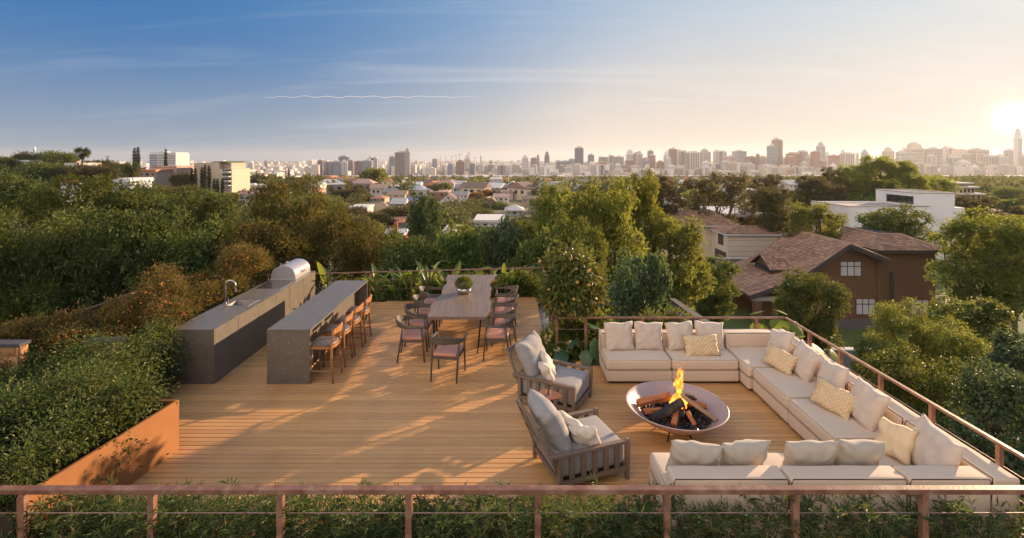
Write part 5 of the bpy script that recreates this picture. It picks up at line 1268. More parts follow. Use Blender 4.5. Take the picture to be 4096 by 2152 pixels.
side_window(t, -.001, 1.4, 2.6, 5.35, 6.4, 4)
obj('garage_louvre', MB().box(-.04, -.001, .6, 3.6, 2.6, 4.6), m_fascia, t)
# --- flat roofed pavilion
t = thing('flat_roof_house', 'low house with a big bright flat roof behind the cream house', 'house', (33, 75, -13))
obj('roof', MB().box(0, 13, 0, 12, 7.75, 8.06), m_white_trim, t); obj('fascia', MB().box(-.02, 13.02, -.04, -.001, 7.62, 8.08), M('grey fascia', (.30, .29, .31), rough=.8), t)
obj('wall', MB().box(2.2, 12.5, 1.6, 11, 0, 7.74), m_greywall, t); window_front(t, 3.0, 4.6, 4.6, 7.3, 1.599, 2, 1, False)
# --- white modern house
t = thing('white_house', 'modern white flat roofed house with a tall block and wide window', 'house', (40, 58, -12.5))
zl, zt = -2.08 + 12.5, -.62 + 12.5
obj('low_block', MB().box(0, 9.69, 0, 7.2, 0, zl - .28), m_plaster, t)
mb = MB(); mb.box(0, 9.69, 0, .3, zl - .279, zl); mb.box(0, .3, .301, 7.2, zl - .279, zl); mb.box(.301, 9.69, 6.9, 7.2, zl - .279, zl); obj('low_parapet', mb, m_plaster, t)
obj('low_coping', MB().box(-.06, 9.69, -.06, .34, zl + .001, zl + .07).box(-.06, .34, .341, 7.26, zl + .001, zl + .07), m_slabc, t)
m_gravel = M('roof gravel', (.42, .37, .31), (.36, .32, .27), rough=1, scale=30)
obj('roof_gravel', MB().box(.301, 9.68, .301, 6.899, zl - .278, zl - .2), m_gravel, t)
obj('tall_block', MB().box(9.70, 14.4, 1.9, 8.6, 0, zt - .25), m_plaster, t)
mb = MB(); mb.box(9.70, 14.4, 1.9, 2.2, zt - .249, zt); mb.box(9.70, 10.0, 2.201, 8.6, zt - .249, zt); mb.box(10.001, 14.4, 8.3, 8.6, zt - .249, zt); mb.box(14.1, 14.4, 2.201, 8.299, zt - .249, zt); obj('tall_parapet', mb, m_plaster, t)
obj('tall_coping', MB().box(9.62, 14.48, 1.82, 2.24, zt + .001, zt + .08).box(9.62, 10.04, 2.241, 8.68, zt + .001, zt + .08).box(10.041, 14.48, 8.26, 8.68, zt + .001, zt + .08).box(14.06, 14.48, 2.241, 8.259, zt + .001, zt + .08), m_slabc, t)
obj('roof_deck', MB().box(10.001, 14.099, 2.201, 8.299, zt - .248, zt - .18), m_gravel, t)
side_window(t, 9.698, 2.4, 6.6, zl + .12, zt - .5, 3)
obj('rear_block', MB().box(14.41, 16.2, 2.5, 8, 0, zt - 1.85), m_plaster, t)
obj('dark_opening', MB().box(-.03, -.001, .8, 4.6, 5.5, 8.8), m_pane, t)
# ============================================================ GENERIC HOUSES IN THE VALLEY
PAL = dict(white=(.66, .64, .62), cream=(.62, .52, .40), beige=(.50, .42, .33), pink=(.58, .40, .33), blue=(.45, .52, .58), teal=(.10, .17, .17), green=(.33, .38, .32), tan=(.46, .36, .27), brown=(.26, .16, .11), red=(.36, .11, .07), grey=(.34, .33, .33))
RPAL = dict(coral=(.55, .24, .14), grey=(.33, .32, .32), pale=(.60, .58, .56), brown=(.24, .17, .14), tan=(.46, .31, .22), white=(.74, .72, .72), red=(.42, .13, .09), blue=(.20, .23, .36), pink=(.56, .36, .30))
wallm = {k_: M(k_ + ' render', v_, rough=.9, scale=1.5) for k_, v_ in PAL.items()}
roofm = {k_: M(k_ + ' roofing', v_, tuple(x * .8 for x in v_), rough=.85, scale=2.5, stretch=(.4, 4, 1), bump=.2) for k_, v_ in RPAL.items()}
HOUSES, MARKS = [], []
STOPW = set('facing left right with in of below behind above between beside under under among just at on before for half far hidden'.split())
def house(label, p0, p1, ye, yr, yb, D, kind, wall, roof, depth=None, floors=1, nwin=3, chimney=False, name='house', cat_='house', ov=.35):
    x0, x1 = xat(p0, D), xat(p1, D); w_ = x1 - x0; dp = depth or max(6.0, w_ * .8); ze, zr = zat(ye, D), zat(yr, D); zb = min(zat(yb, D), float(ground_z((x0 + x1) / 2, D)) + .0) - .5
    t = thing(name, label, cat_, ((x0 + x1) / 2, D, zb)); h = ze - zb; hw = w_ / 2; HOUSES.append((p0, p1, min(ye, yr), yb, D)); wd_ = label.split(); ns_ = next((i for i, q in enumerate(wd_) if q in STOPW), len(wd_))
    if 3 <= ns_ <= 6 and p0 > 900: MARKS.append((p0, p1, ye, D, ' '.join(wd_[:ns_])))
    rise = max(.25, zr - ze)
    obj('wall', prism_y([(-hw, 0), (hw, 0), (hw, h), (0, h + rise - .1), (-hw, h)] if kind == 'gable_y' else [(-hw, 0), (hw, 0), (hw, h), (-hw, h)], 0, dp), wallm[wall], t)
    if kind == 'flat':
        obj('roof', MB().box(-hw - .25, hw + .25, -.25, dp + .25, h + .001, h + .25 if rise < .3 else h + rise), roofm[roof], t)
    elif kind == 'gable_y':
        a = ov / hw * rise
        obj('roof', slab([(-hw - ov, -ov, h - a + .06), (0, -ov, h + rise + .06), (0, dp + ov, h + rise + .06), (-hw - ov, dp + ov, h - a + .06)], .15), roofm[roof], t)
        obj('roof', slab([(.001, -ov, h + rise + .06), (hw + ov, -ov, h - a + .06), (hw + ov, dp + ov, h - a + .06), (.001, dp + ov, h + rise + .06)], .15), roofm[roof], t)
    else:
        ins = min(hw * .9, dp / 2) if kind == 'hip' else -ov * .0; o2 = ov
        mb = MB(); mb.v = [Vector(p) for p in ((-hw - o2, -o2, h), (hw + o2, -o2, h), (hw + o2, dp + o2, h), (-hw - o2, dp + o2, h), (-hw - (0 if kind == 'hip' else o2) + (ins if kind == 'hip' else 0), dp / 2, h + rise), (hw + (0 if kind == 'hip' else o2) - (ins if kind == 'hip' else 0), dp / 2, h + rise))]
        mb.f = [(0, 1, 5, 4), (1, 2, 5), (2, 3, 4, 5), (3, 0, 4), (3, 2, 1, 0)]; obj('roof', mb, roofm[roof], t)
    fh = min(2.8, (ze - zat(yb, D)) / floors)
    for fl in range(floors):
        zt_ = h - fl * fh - fh * .28; zb2 = zt_ - fh * .42
        for i in range(nwin):
            xx = -hw + w_ * (i + .5) / nwin; ww = min(.7, w_ / nwin * .28)
            o_ = obj('window', MB().box(xx - ww, xx + ww, -.05, -.002, zb2, zt_), m_fascia if i % 2 else m_white_trim, t); obj('pane', MB().box(xx - ww + .1, xx + ww - .1, -.06, -.051, zb2 + .1, zt_ - .1), m_pane, o_)
    if kind == 'gable_y': o_ = obj('window', MB().box(-.5, .5, -.05, -.002, h + rise * .12, h + rise * .55), m_white_trim, t); obj('pane', MB().box(-.4, .4, -.06, -.051, h + rise * .12 + .1, h + rise * .55 - .1), m_pane, o_)
    if chimney: obj('chimney', MB().box(-hw * .2, hw * .0 + .3, dp * .2, dp * .2 + .8, h + .2, h + rise + 1.3), wallm['red'], t)
    return t
house('white gabled house facing the camera in the middle of the valley', 1760, 1826, 800, 777, 826, 205, 'gable_y', 'white', 'brown', 9, 1, 2)
house('square beige house with coral hipped roof, left of the valley centre', 1479, 1538, 794, 784, 818, 200, 'hip', 'beige', 'coral', 8, 2, 4)
house('cream two level house with tan roof right of the coral roofed one', 1550, 1620, 780, 764, 800, 215, 'gable_x', 'cream', 'tan', 9, 2, 3)
house('small tan house with crossing gables below the coral roofed house', 1490, 1548, 828, 811, 842, 180, 'hip', 'tan', 'tan', 8, 1, 3)
house('house with pale lean-to roof left of the narrow grey green tree', 1563, 1618, 816, 796, 832, 185, 'gable_x', 'brown', 'pale', 7, 1, 3)
house('long house with grey hipped roof left of the row of gables', 1530, 1584, 768, 756, 783, 240, 'gable_x', 'beige', 'grey', 9, 1, 3)
for i, (p0, p1, ye, yr, D) in enumerate(((1560, 1596, 753, 741, 262), (1575, 1607, 743, 732, 285), (1592, 1618, 733, 722, 315), (1604, 1628, 722, 711, 350))):
    house('%s gable of the stepped row of grey roofed houses' % ('nearest', 'second', 'third', 'farthest')[i], p0, p1, ye, yr, ye + 14, D, 'gable_y', 'white', 'grey', 12, 1, 2)
house('pale blue two storey house right of the stepped row', 1640, 1680, 738, 728, 757, 280, 'gable_x', 'blue', 'white', 9, 2, 3)
house('house with long coral roof under the golden tree', 1522, 1568, 726, 714, 738, 330, 'hip', 'cream', 'coral', 10, 1, 3)
house('reddish brown flat roofed house left of the white gabled house', 1708, 1792, 770, 766, 790, 225, 'flat', 'brown', 'pink', 12, 1, 5)
house('long grey roofed house right of the white gabled house', 1808, 1870, 780, 767, 795, 225, 'gable_x', 'white', 'grey', 9, 1, 4)
house('grey roofed bungalow far behind the white gabled house', 1836, 1924, 752, 738, 764, 270, 'gable_x', 'beige', 'grey', 10, 1, 5)
house('dark teal house with pale gable roof right of the valley centre', 2024, 2080, 744, 727, 768, 265, 'gable_y', 'teal', 'pale', 12, 2, 3)
house('white house with pinkish roof below the teal house', 1974, 2034, 789, 777, 806, 205, 'gable_x', 'white', 'pink', 9, 1, 3)
house('low flat building between the teal house and the pinkish roof', 2002, 2052, 769, 765, 779, 235, 'flat', 'beige', 'pink', 9, 1, 3)
house('pale green house with white hipped roof beside the golden tree', 2022, 2094, 842, 824, 862, 150, 'hip', 'green', 'pale', 9, 1, 3)
house('wide white flat roof in front of the dark valley trees', 1898, 2012, 890, 880, 906, 118, 'flat', 'white', 'white', 12, 1, 4)
house('white roofed red brick house with chimney left of the grey green tree', 1540, 1610, 942, 924, 962, 88, 'gable_x', 'red', 'white', 6, 1, 3, True)
house('pink walled house half hidden by trees, above the chimney house', 1534, 1608, 890, 876, 902, 125, 'gable_x', 'pink', 'coral', 8, 1, 3)
house('low white roof just above the back railing trees', 1774, 1832, 930, 922, 942, 96, 'flat', 'white', 'white', 8, 1, 3)
house('house with blue solar roof behind the narrow grey green tree', 1622, 1666, 806, 792, 818, 190, 'gable_x', 'beige', 'blue', 9, 1, 3)
house('pale blue wall house with pink roof left of the reddish tree', 935, 1020, 780, 766, 802, 150, 'gable_x', 'blue', 'pink', 9, 1, 4)
house('white flat roofed block with three windows above the reddish tree', 1004, 1056, 747, 740, 766, 190, 'flat', 'white', 'white', 9, 1, 3)
house('small white roofed sheds right of the beige modern building', 962, 1002, 744, 734, 758, 205, 'gable_x', 'white', 'white', 7, 1, 2)
house('house with coral roof in the hazy left part of the valley', 958, 1010, 716, 706, 726, 300, 'hip', 'white', 'coral', 10, 1, 3)
house('white roofed house behind the top of the reddish tree', 1232, 1278, 742, 731, 756, 225, 'gable_x', 'white', 'pale', 9, 1, 3)
house('red roofed house under the white one, beside the reddish tree', 1238, 1276, 762, 753, 774, 210, 'gable_x', 'pink', 'coral', 8, 1, 3)
house('long white shed among trees in the hazy valley', 1065, 1108, 694, 688, 702, 430, 'gable_x', 'white', 'white', 14, 1, 4)
house('white hall in the hazy valley left of the mid rise blocks', 1014, 1058, 700, 692, 708, 420, 'gable_x', 'white', 'pink', 14, 1, 3)
house('pale house in the trees left of the brown roofed cluster', 1420, 1448, 782, 775, 790, 240, 'hip', 'cream', 'coral', 8, 1, 2)
house('white low buildings below the tan gables on the left', 1398, 1468, 832, 826, 846, 150, 'flat', 'white', 'white', 7, 1, 4)
house('orange roofed house right of the teal house', 2098, 2130, 736, 728, 748, 290, 'hip', 'pink', 'coral', 9, 1, 3)
house('salmon roofed house far right in the open valley', 2168, 2210, 718, 711, 726, 360, 'hip', 'cream', 'coral', 9, 1, 3)
house('white house with small windows far right in the open valley', 2222, 2262, 734, 726, 744, 300, 'gable_x', 'white', 'pale', 9, 1, 3)
house('pale house below the salmon roofed house', 2180, 2220, 742, 735, 752, 270, 'gable_x', 'white', 'pink', 8, 1, 3)
house('grey brown house in shadow below the teal house on the right', 2090, 2160, 796, 786, 812, 190, 'gable_x', 'tan', 'brown', 9, 1, 3)
house('white bungalow in the middle distance above the autumn tree', 1962, 2006, 716, 710, 724, 380, 'gable_x', 'white', 'white', 10, 1, 3)
house('dark gabled cottage right of the autumn tree', 1952, 1982, 806, 792, 822, 180, 'gable_y', 'brown', 'brown', 7, 1, 2)
house('white low house behind the tall dark tree on the right', 2690, 2742, 810, 795, 842, 120, 'flat', 'white', 'pink', 8, 1, 2)
house('white stepped house right of the tall open dark tree', 2942, 3022, 770, 757, 800, 150, 'flat', 'white', 'white', 9, 2, 3)
house('white house with pinkish hipped roof between dark trees', 2986, 3034, 808, 794, 826, 120, 'hip', 'white', 'pink', 7, 1, 2)
house('pale roofed house at the foot of the right skyline', 3158, 3204, 738, 722, 752, 190, 'gable_x', 'white', 'green' if 'green' in RPAL else 'pale', 9, 1, 3)
house('white house with coral roof left of the big light green tree', 3268, 3322, 726, 716, 752, 190, 'hip', 'white', 'coral', 9, 1, 3)
house('grey gabled house at the right edge of the big light green tree', 3636, 3682, 694, 678, 710, 210, 'gable_y', 'grey', 'pale', 9, 1, 2)
house('pale cottage with low hipped roof at the far right', 3940, 4000, 842, 829, 862, 95, 'hip', 'white', 'brown', 7, 1, 2)
house('small roof peeking over the white modern house', 3620, 3664, 756, 748, 770, 120, 'hip', 'white', 'pink', 7, 1, 2)
# the terraced villa at the right
t = thing('terraced_villa', 'blurred villa with stacked white balconies right of the white house', 'house', (xat(3832, 115), 115, zat(850, 115) - 4)); vw = xat(3955, 115) - xat(3832, 115); zb = t.location.z; HOUSES.append((3832, 3955, 735, 840, 115))
for i, (y0, y1, xo, w_) in enumerate(((820, 850, .06, .92), (779, 818, .22, .70), (752, 776, .24, .52), (737, 748, .34, .28))):
    obj('storey', MB().box(vw * xo, vw * (xo + w_), .8 + i * .4, 9, zat(y1, 115) - zb - (6 if i == 0 else 0), zat(y0, 115) - zb), wallm['tan'], t)
    obj('balcony_slab', MB().box(vw * (xo - .08), vw * (xo + w_ + .06), i * .4, 9.2, zat(y0, 115) - zb + .001, zat(y0, 115) - zb + .3), wallm['white'], t)
    for j in range(4): obj('window', MB().box(vw * (xo + w_ * (j + .2) / 4), vw * (xo + w_ * (j + .75) / 4), .76 + i * .4, .799 + i * .4, zat(y1, 115) - zb + .25, zat(y0, 115) - zb - .3), m_pane, t)

# ============================================================ LEFT HILL BUILDINGS
house('pink house with arched window on the left hill', 612, 706, 668, 664, 730, 168, 'flat', 'pink', 'pink', 9, 2, 2)
house('house with blue shingled wall half hidden on the left hill', 450, 520, 728, 714, 765, 128, 'flat', 'blue', 'white', 8, 1, 1)
house('low white house with red roof edge at the left', 243, 318, 730, 722, 748, 132, 'flat', 'white', 'red', 7, 1, 3)
house('tan house behind trees left of the tall palm', 262, 318, 668, 652, 715, 160, 'flat', 'tan', 'pale', 8, 2, 2)
house('terracotta house with terraces left of the pink house', 556, 622, 688, 678, 728, 160, 'flat', 'pink', 'coral', 9, 2, 3)
house('low white house at the far left edge on the hill', 62, 118, 648, 640, 664, 175, 'flat', 'white', 'pale', 8, 1, 3)
house('flat pale house on the crest left of the tall palm', 128, 250, 642, 632, 660, 190, 'flat', 'beige', 'grey', 8, 1, 5)
t = thing('office_block', 'wide white office block with blue banded windows on the left horizon', 'office block', (xat(597, 420), 420, -30)); ww = xat(703, 420) - xat(597, 420); zt_ = zat(614, 420) + 30; HOUSES.append((590, 715, 605, 680, 420))
obj('body', MB().box(0, ww, 0, 18, 0, zt_), wallm['white'], t)
for i in range(7): obj('window_band', MB().box(ww * .02, ww * (.30 if i < 5 else .30), -.3, -.01, zt_ - 2.4 - i * 2.1, zt_ - 1.2 - i * 2.1), roofm['blue'], t); obj('window_band', MB().box(ww * .36, ww * .97, -.3, -.01, zt_ - 2.4 - i * 2.1, zt_ - 1.2 - i * 2.1), M('hazy glass', (.33, .35, .40), rough=.4) if i == 0 else bpy.data.materials['hazy glass'], t)
obj('roof_plant', MB().box(ww * .25, ww * .45, 4, 12, zt_, zt_ + 1.8).box(ww * .0, ww * .98, .5, 17, zt_, zt_ + .9), wallm['white'], t)
t = thing('modern_building', 'beige modern building with balconies and roof garden on the left', 'apartment building', (xat(752, 165), 165, -24)); k_ = 165; x0 = t.location.x; HOUSES.append((752, 932, 648, 800, 165))
def lb(pa, pb, ya, yb, d0, d1): return MB().box(xat(pa, k_) - x0, xat(pb, k_) - x0, d0, d1, zat(yb, k_) + 24, zat(ya, k_) + 24)
obj('left_block', lb(752, 842, 652, 790, 3, 16), wallm['beige'], t); obj('tower_block', lb(842, 870, 650, 800, 1, 14), wallm['cream'], t); obj('roof_garden', lb(838, 898, 646, 651.9, 1.5, 13), lm_mid, t)
obj('balcony_block', lb(870.5, 924, 676, 802, .5, 12), wallm['cream'], t); obj('core', lb(870.5, 905, 652, 675.9, 3, 12), wallm['beige'], t)
for i in range(4):
    obj('balcony', lb(884, 922, 674 + i * 18 + 12, 674 + i * 18 + 16, -1.0, .49), wallm['white'], t)
    for j in range(3): obj('window', lb(888 + j * 11.5, 896 + j * 11.5, 678 + i * 18, 685 + i * 18, .4, .49), m_pane, t)
t = thing('sail_tower', 'hazy sail shaped glass tower on the far left horizon', 'tower', (xat(126, 1500), 1500, -55)); z0 = 55; x0_ = t.location.x
mb = MB(); pts_ = [(126, 640), (140, 640), (139.5, 600), (138, 588), (133, 597), (129, 612)]; mb = prism_y([(xat(p, 1500) - x0_, zat(y, 1500) + 55) for p, y in [(126, 690), (141, 690)] + pts_[1:]], 0, 4); obj('glass_body', mb, M('hazy tower glass', (.22, .30, .38), rough=.3), t)
t = thing('utility_pole', 'wooden utility pole with cross arms right of the tall palm', 'utility pole', (xat(431, 190), 190, -6)); zt_ = zat(624, 190) + 6
obj('pole', MB().tube([(0, 0, 0), (0, 0, zt_)], .14, 6), m_bark, t); obj('cross_arm', MB().box(-1, 1, -.06, .06, zt_ - .35, zt_ - .2).box(-.8, .8, -.06, .06, zt_ - 1.3, zt_ - 1.15), m_bark, t)
HOUSES += [(2560, 3170, 800, 1100, 60), (3290, 3830, 740, 1000, 60)]
# ============================================================ TREES NEAR THE TERRACE
def tree_proto(seed, ln, wd, hexa=False, nl=46, lob=(.42, .80), cpl=24, per=24, cl=.24, open_=False):
    """a crown of many separate leafy sprays on a branching frame, 12.5 m tall and about 2.35 m in radius"""
    g = np.random.default_rng(seed); lb_ = []
    for i in range(nl):
        q = (i + .5) / nl; z = 5.3 + 6.6 * q; env = 1.95 * math.sin(math.pi * min(.985, .20 + .79 * (1 - q))) ** .75 * g.uniform(.72, 1.15)
        rr = env * g.random() ** (.35 if not open_ else .25); a = 2.4 * i + g.normal() * .4; s_ = g.uniform(*lob)
        lb_.append((rr * math.cos(a), rr * math.sin(a), z + g.normal() * .22, s_, s_, s_ * g.uniform(.6, .95)))
    VT, cc = crown_np(lb_, nl * cpl, per, ln, wd, seed, cl, .55, .5, .62, .25, hexa, .9)
    me = mesh_np('crown', VT[0] * np.array([1, 1, 12.5 / np.percentile(VT[0][:, 2], 99.0)]), VT[1], 3, False, VT[2]); me.materials.append(lm_dark)
    tr_ = trunk_mb(9.5, .17, 1.5, 44, seed, 0, [l_[:3] for l_ in lb_]).mesh('trunk', True, False); tr_.materials.append(m_bark)
    return me, tr_
P_fine = [tree_proto(s, .17, .070) for s in (31, 32, 33, 38)]
P_mid = [tree_proto(s, .19, .105, per=21) for s in (34, 35)]
P_broad = [tree_proto(s, .155, .14, True, cpl=20, per=16) for s in (36, 39)]
P_open = [tree_proto(s, .19, .10, False, 30, (.4, .7), 20, 20, .24, True) for s in (37,)]
def big_tree(label, dx, dytop, D, hw, mat, protos, name='broadleaf_tree', group='trees round the terrace', low=None, rz=None):
    """dx, dytop, hw in pixels of the 2576 px wide picture"""
    X = xat(dx * 1.59, D); zt = zat(dytop * 1.59, D); gz = float(ground_z(X, D)) if low is None else low; r_ = hw * 1.59 * D / F
    gz = min(gz, zt - r_ / 2.35 * 12.5 * .74)
    me, tr_ = protos[random.randrange(len(protos))]
    t = thing(name, label, 'tree', (X, D, gz), random.random() * 6.28 if rz is None else rz, group); t.scale = (r_ / 2.35, r_ / 2.35, (zt - gz) / 12.5)
    o = obj('crown', me, None, t); o.material_slots[0].link = 'OBJECT'; o.material_slots[0].material = mat; obj('trunk', tr_, None, t)
    return t
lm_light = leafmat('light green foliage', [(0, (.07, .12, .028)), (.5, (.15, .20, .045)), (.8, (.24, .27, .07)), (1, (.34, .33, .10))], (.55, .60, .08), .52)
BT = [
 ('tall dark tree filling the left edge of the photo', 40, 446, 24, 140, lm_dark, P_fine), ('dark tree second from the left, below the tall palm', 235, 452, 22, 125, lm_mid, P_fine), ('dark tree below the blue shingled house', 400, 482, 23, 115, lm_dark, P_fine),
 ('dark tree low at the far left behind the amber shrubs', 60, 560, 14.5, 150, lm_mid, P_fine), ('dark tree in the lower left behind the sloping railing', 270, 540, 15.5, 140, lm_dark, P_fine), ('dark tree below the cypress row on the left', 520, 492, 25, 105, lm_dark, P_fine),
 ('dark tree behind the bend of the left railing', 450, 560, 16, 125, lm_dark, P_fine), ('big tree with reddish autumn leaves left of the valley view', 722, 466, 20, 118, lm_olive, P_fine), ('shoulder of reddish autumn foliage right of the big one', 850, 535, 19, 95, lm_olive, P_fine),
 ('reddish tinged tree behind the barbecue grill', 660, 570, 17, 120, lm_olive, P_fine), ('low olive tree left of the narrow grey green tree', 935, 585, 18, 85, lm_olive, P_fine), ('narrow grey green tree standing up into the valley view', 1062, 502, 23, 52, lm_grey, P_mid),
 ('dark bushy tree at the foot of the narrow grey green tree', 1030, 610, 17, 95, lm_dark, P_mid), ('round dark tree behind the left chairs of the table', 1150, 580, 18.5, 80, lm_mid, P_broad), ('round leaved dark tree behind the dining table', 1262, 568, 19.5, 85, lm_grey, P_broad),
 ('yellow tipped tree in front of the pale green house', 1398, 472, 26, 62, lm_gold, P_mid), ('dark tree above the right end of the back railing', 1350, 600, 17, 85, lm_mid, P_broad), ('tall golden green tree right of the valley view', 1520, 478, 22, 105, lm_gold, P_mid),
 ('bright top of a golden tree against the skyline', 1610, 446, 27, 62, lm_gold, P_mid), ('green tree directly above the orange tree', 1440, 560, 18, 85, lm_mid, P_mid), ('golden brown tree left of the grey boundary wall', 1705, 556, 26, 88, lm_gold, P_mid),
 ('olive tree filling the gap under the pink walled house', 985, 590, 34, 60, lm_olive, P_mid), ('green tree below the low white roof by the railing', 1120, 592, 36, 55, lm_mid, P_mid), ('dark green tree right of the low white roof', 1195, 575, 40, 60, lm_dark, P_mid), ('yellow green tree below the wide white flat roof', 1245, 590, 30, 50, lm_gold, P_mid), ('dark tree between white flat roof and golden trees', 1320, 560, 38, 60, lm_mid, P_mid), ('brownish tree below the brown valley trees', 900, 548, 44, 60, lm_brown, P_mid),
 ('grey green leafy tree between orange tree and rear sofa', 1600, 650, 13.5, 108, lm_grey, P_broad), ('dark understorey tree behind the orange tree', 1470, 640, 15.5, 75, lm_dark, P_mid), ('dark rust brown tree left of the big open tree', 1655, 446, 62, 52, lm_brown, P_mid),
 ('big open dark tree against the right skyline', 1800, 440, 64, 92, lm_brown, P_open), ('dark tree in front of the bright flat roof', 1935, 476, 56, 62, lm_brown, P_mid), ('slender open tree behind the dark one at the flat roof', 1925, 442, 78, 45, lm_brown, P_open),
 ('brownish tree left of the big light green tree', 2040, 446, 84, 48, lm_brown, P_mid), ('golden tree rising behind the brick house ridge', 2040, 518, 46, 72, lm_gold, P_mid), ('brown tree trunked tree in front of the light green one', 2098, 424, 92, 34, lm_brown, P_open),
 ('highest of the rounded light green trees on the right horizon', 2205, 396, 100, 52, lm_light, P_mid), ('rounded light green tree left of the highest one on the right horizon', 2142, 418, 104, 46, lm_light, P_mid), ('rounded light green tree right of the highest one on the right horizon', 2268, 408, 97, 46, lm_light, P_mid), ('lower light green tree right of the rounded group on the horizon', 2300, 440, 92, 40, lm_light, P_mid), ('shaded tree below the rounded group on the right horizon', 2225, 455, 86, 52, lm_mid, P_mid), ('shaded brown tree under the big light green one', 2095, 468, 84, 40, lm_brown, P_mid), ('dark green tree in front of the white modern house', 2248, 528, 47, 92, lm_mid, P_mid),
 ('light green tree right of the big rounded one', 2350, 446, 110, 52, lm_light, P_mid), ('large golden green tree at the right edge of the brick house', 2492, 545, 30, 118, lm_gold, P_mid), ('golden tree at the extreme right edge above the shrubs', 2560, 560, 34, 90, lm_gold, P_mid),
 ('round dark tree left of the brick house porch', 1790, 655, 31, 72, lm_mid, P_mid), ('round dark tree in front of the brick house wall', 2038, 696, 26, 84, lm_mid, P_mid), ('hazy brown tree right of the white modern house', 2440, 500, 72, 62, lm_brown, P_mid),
]
for a in BT: big_tree(*a)
def bush(label, dx, dytop, D, hw, mat, protos, depth_z, name='garden_shrub'): return big_tree(label, dx, dytop, D, hw, mat, protos, name, 'tall shrubs beside the lounge', zat(dytop * 1.59, D) - depth_z)
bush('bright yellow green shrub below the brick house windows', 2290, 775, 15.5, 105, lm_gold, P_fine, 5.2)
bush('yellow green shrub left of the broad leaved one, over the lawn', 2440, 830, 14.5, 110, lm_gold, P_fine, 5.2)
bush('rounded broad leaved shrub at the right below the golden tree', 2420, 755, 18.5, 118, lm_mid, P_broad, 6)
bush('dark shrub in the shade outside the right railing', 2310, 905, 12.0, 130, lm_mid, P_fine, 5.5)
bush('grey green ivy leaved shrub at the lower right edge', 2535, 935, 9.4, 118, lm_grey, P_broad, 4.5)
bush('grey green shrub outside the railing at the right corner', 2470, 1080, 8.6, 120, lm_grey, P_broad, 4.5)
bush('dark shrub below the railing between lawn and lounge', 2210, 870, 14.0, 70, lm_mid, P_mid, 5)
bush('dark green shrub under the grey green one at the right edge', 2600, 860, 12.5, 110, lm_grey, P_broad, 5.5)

# ============================================================ PALMS AND CYPRESSES ON THE LEFT HILL
lm_palm = leafmat('palm fronds', [(0, (.06, .085, .03)), (1, (.15, .17, .06))], (.3, .3, .06), .3)
lm_cyp = leafmat('cypress foliage', [(0, (.018, .032, .014)), (1, (.04, .06, .022))], (.08, .1, .02), .2)
def palm(label, px, ytop, ybase, D, r_, skirt=1.0):
    X = xat(px, D); zb = float(ground_z(X, D)); zt = zat(ytop, D) - r_ * .55; t = thing('fan_palm', label, 'palm', (X, D, zb), 0, 'palms among the houses'); h = zt - zb
    obj('trunk', MB().tube([(0, 0, 0), (.1, 0, h * .5), (0, 0, h)], [.3, .22, .24], 8), m_bark, t); g = np.random.default_rng(int(px)); Ps, Ds, Ns = [], [], []
    for i in range(30):
        d = unit(np.array([g.normal(), g.normal(), g.uniform(-.6, 1.2)])); tip = np.array([0, 0, h]) + d * r_ * .28
        for j in range(11):
            s_ = unit(np.cross(d, g.normal(size=3))); Ps.append(tip); Ds.append(unit(d + s_ * .9 * (j / 5 - 1))); Ns.append(unit(np.array([0, 0, 1]) + .3 * g.normal(size=3)))
    n_ = len(Ps); VT = leaves_np(np.array(Ps), np.array(Ds), np.array(Ns), np.full(n_, r_ * .75), np.full(n_, r_ * .09)); leaf_obj('frond', VT, lm_palm, t)['kind'] = 'stuff'
    g2 = []; 
    for i in range(120): a = g.random() * 6.28; g2.append((np.array([.28 * math.cos(a), .28 * math.sin(a), h - g.random() * skirt * 1.6]), unit(np.array([.4 * math.cos(a), .4 * math.sin(a), -1]))))
    VT = leaves_np(np.array([q[0] for q in g2]), np.array([q[1] for q in g2]), np.array([[1, 0, 0.]] * 120) + .3, np.full(120, .8), np.full(120, .16)); leaf_obj('dead_skirt', VT, m_bark, t)['kind'] = 'stuff'
palm('tall fan palm with bare trunk on the left horizon', 329, 594, 745, 150, 2.4)
palm('shorter fan palm in front of the terracotta house', 526, 655, 745, 140, 2.5, 2.0)
palm('fan palm in the dark valley trees below the autumn tree', 1942, 812, 860, 170, 2.6, 2)
palm('fan palm above the white flat roofed block', 1088, 744, 790, 180, 2.8)
palm('fan palm left of the reddish brown flat house', 1752, 738, 775, 230, 3.0)
palm('fan palm in the dark trees left of the beige coral house', 1432, 744, 800, 230, 3.0)
cm = None
def cypress(label, px, yt, yb, D, r_=.9):
    X = xat(px, D); zb = min(zat(yb, D), float(ground_z(X, D))); h = zat(yt, D) - zb; global cm
    if cm is None:
        lb_ = [(0, 0, .08 + .1 * i, .075 * math.sin(math.pi * (.14 + .83 * (1 - i / 9))) ** .7 + .01, .075 * math.sin(math.pi * (.14 + .83 * (1 - i / 9))) ** .7 + .01, .10) for i in range(10)]
        VT, _ = crown_np(lb_, 380, 8, .045, .012, 3, .02, -.9, 1.2, .6); cm = (mesh_np('crown', VT[0], VT[1], 3, False, VT[2]), MB().tube([(0, 0, 0), (0, 0, .9)], [.014, .004], 6).mesh('trunk')); cm[0].materials.append(lm_cyp); cm[1].materials.append(m_bark)
    t = thing('cypress', label, 'cypress', (X, D, zb), px, 'dark cypresses on the left'); t.scale = (r_ * 6.5, r_ * 6.5, h); obj('crown', cm[0], None, t); obj('trunk', cm[1], None, t)
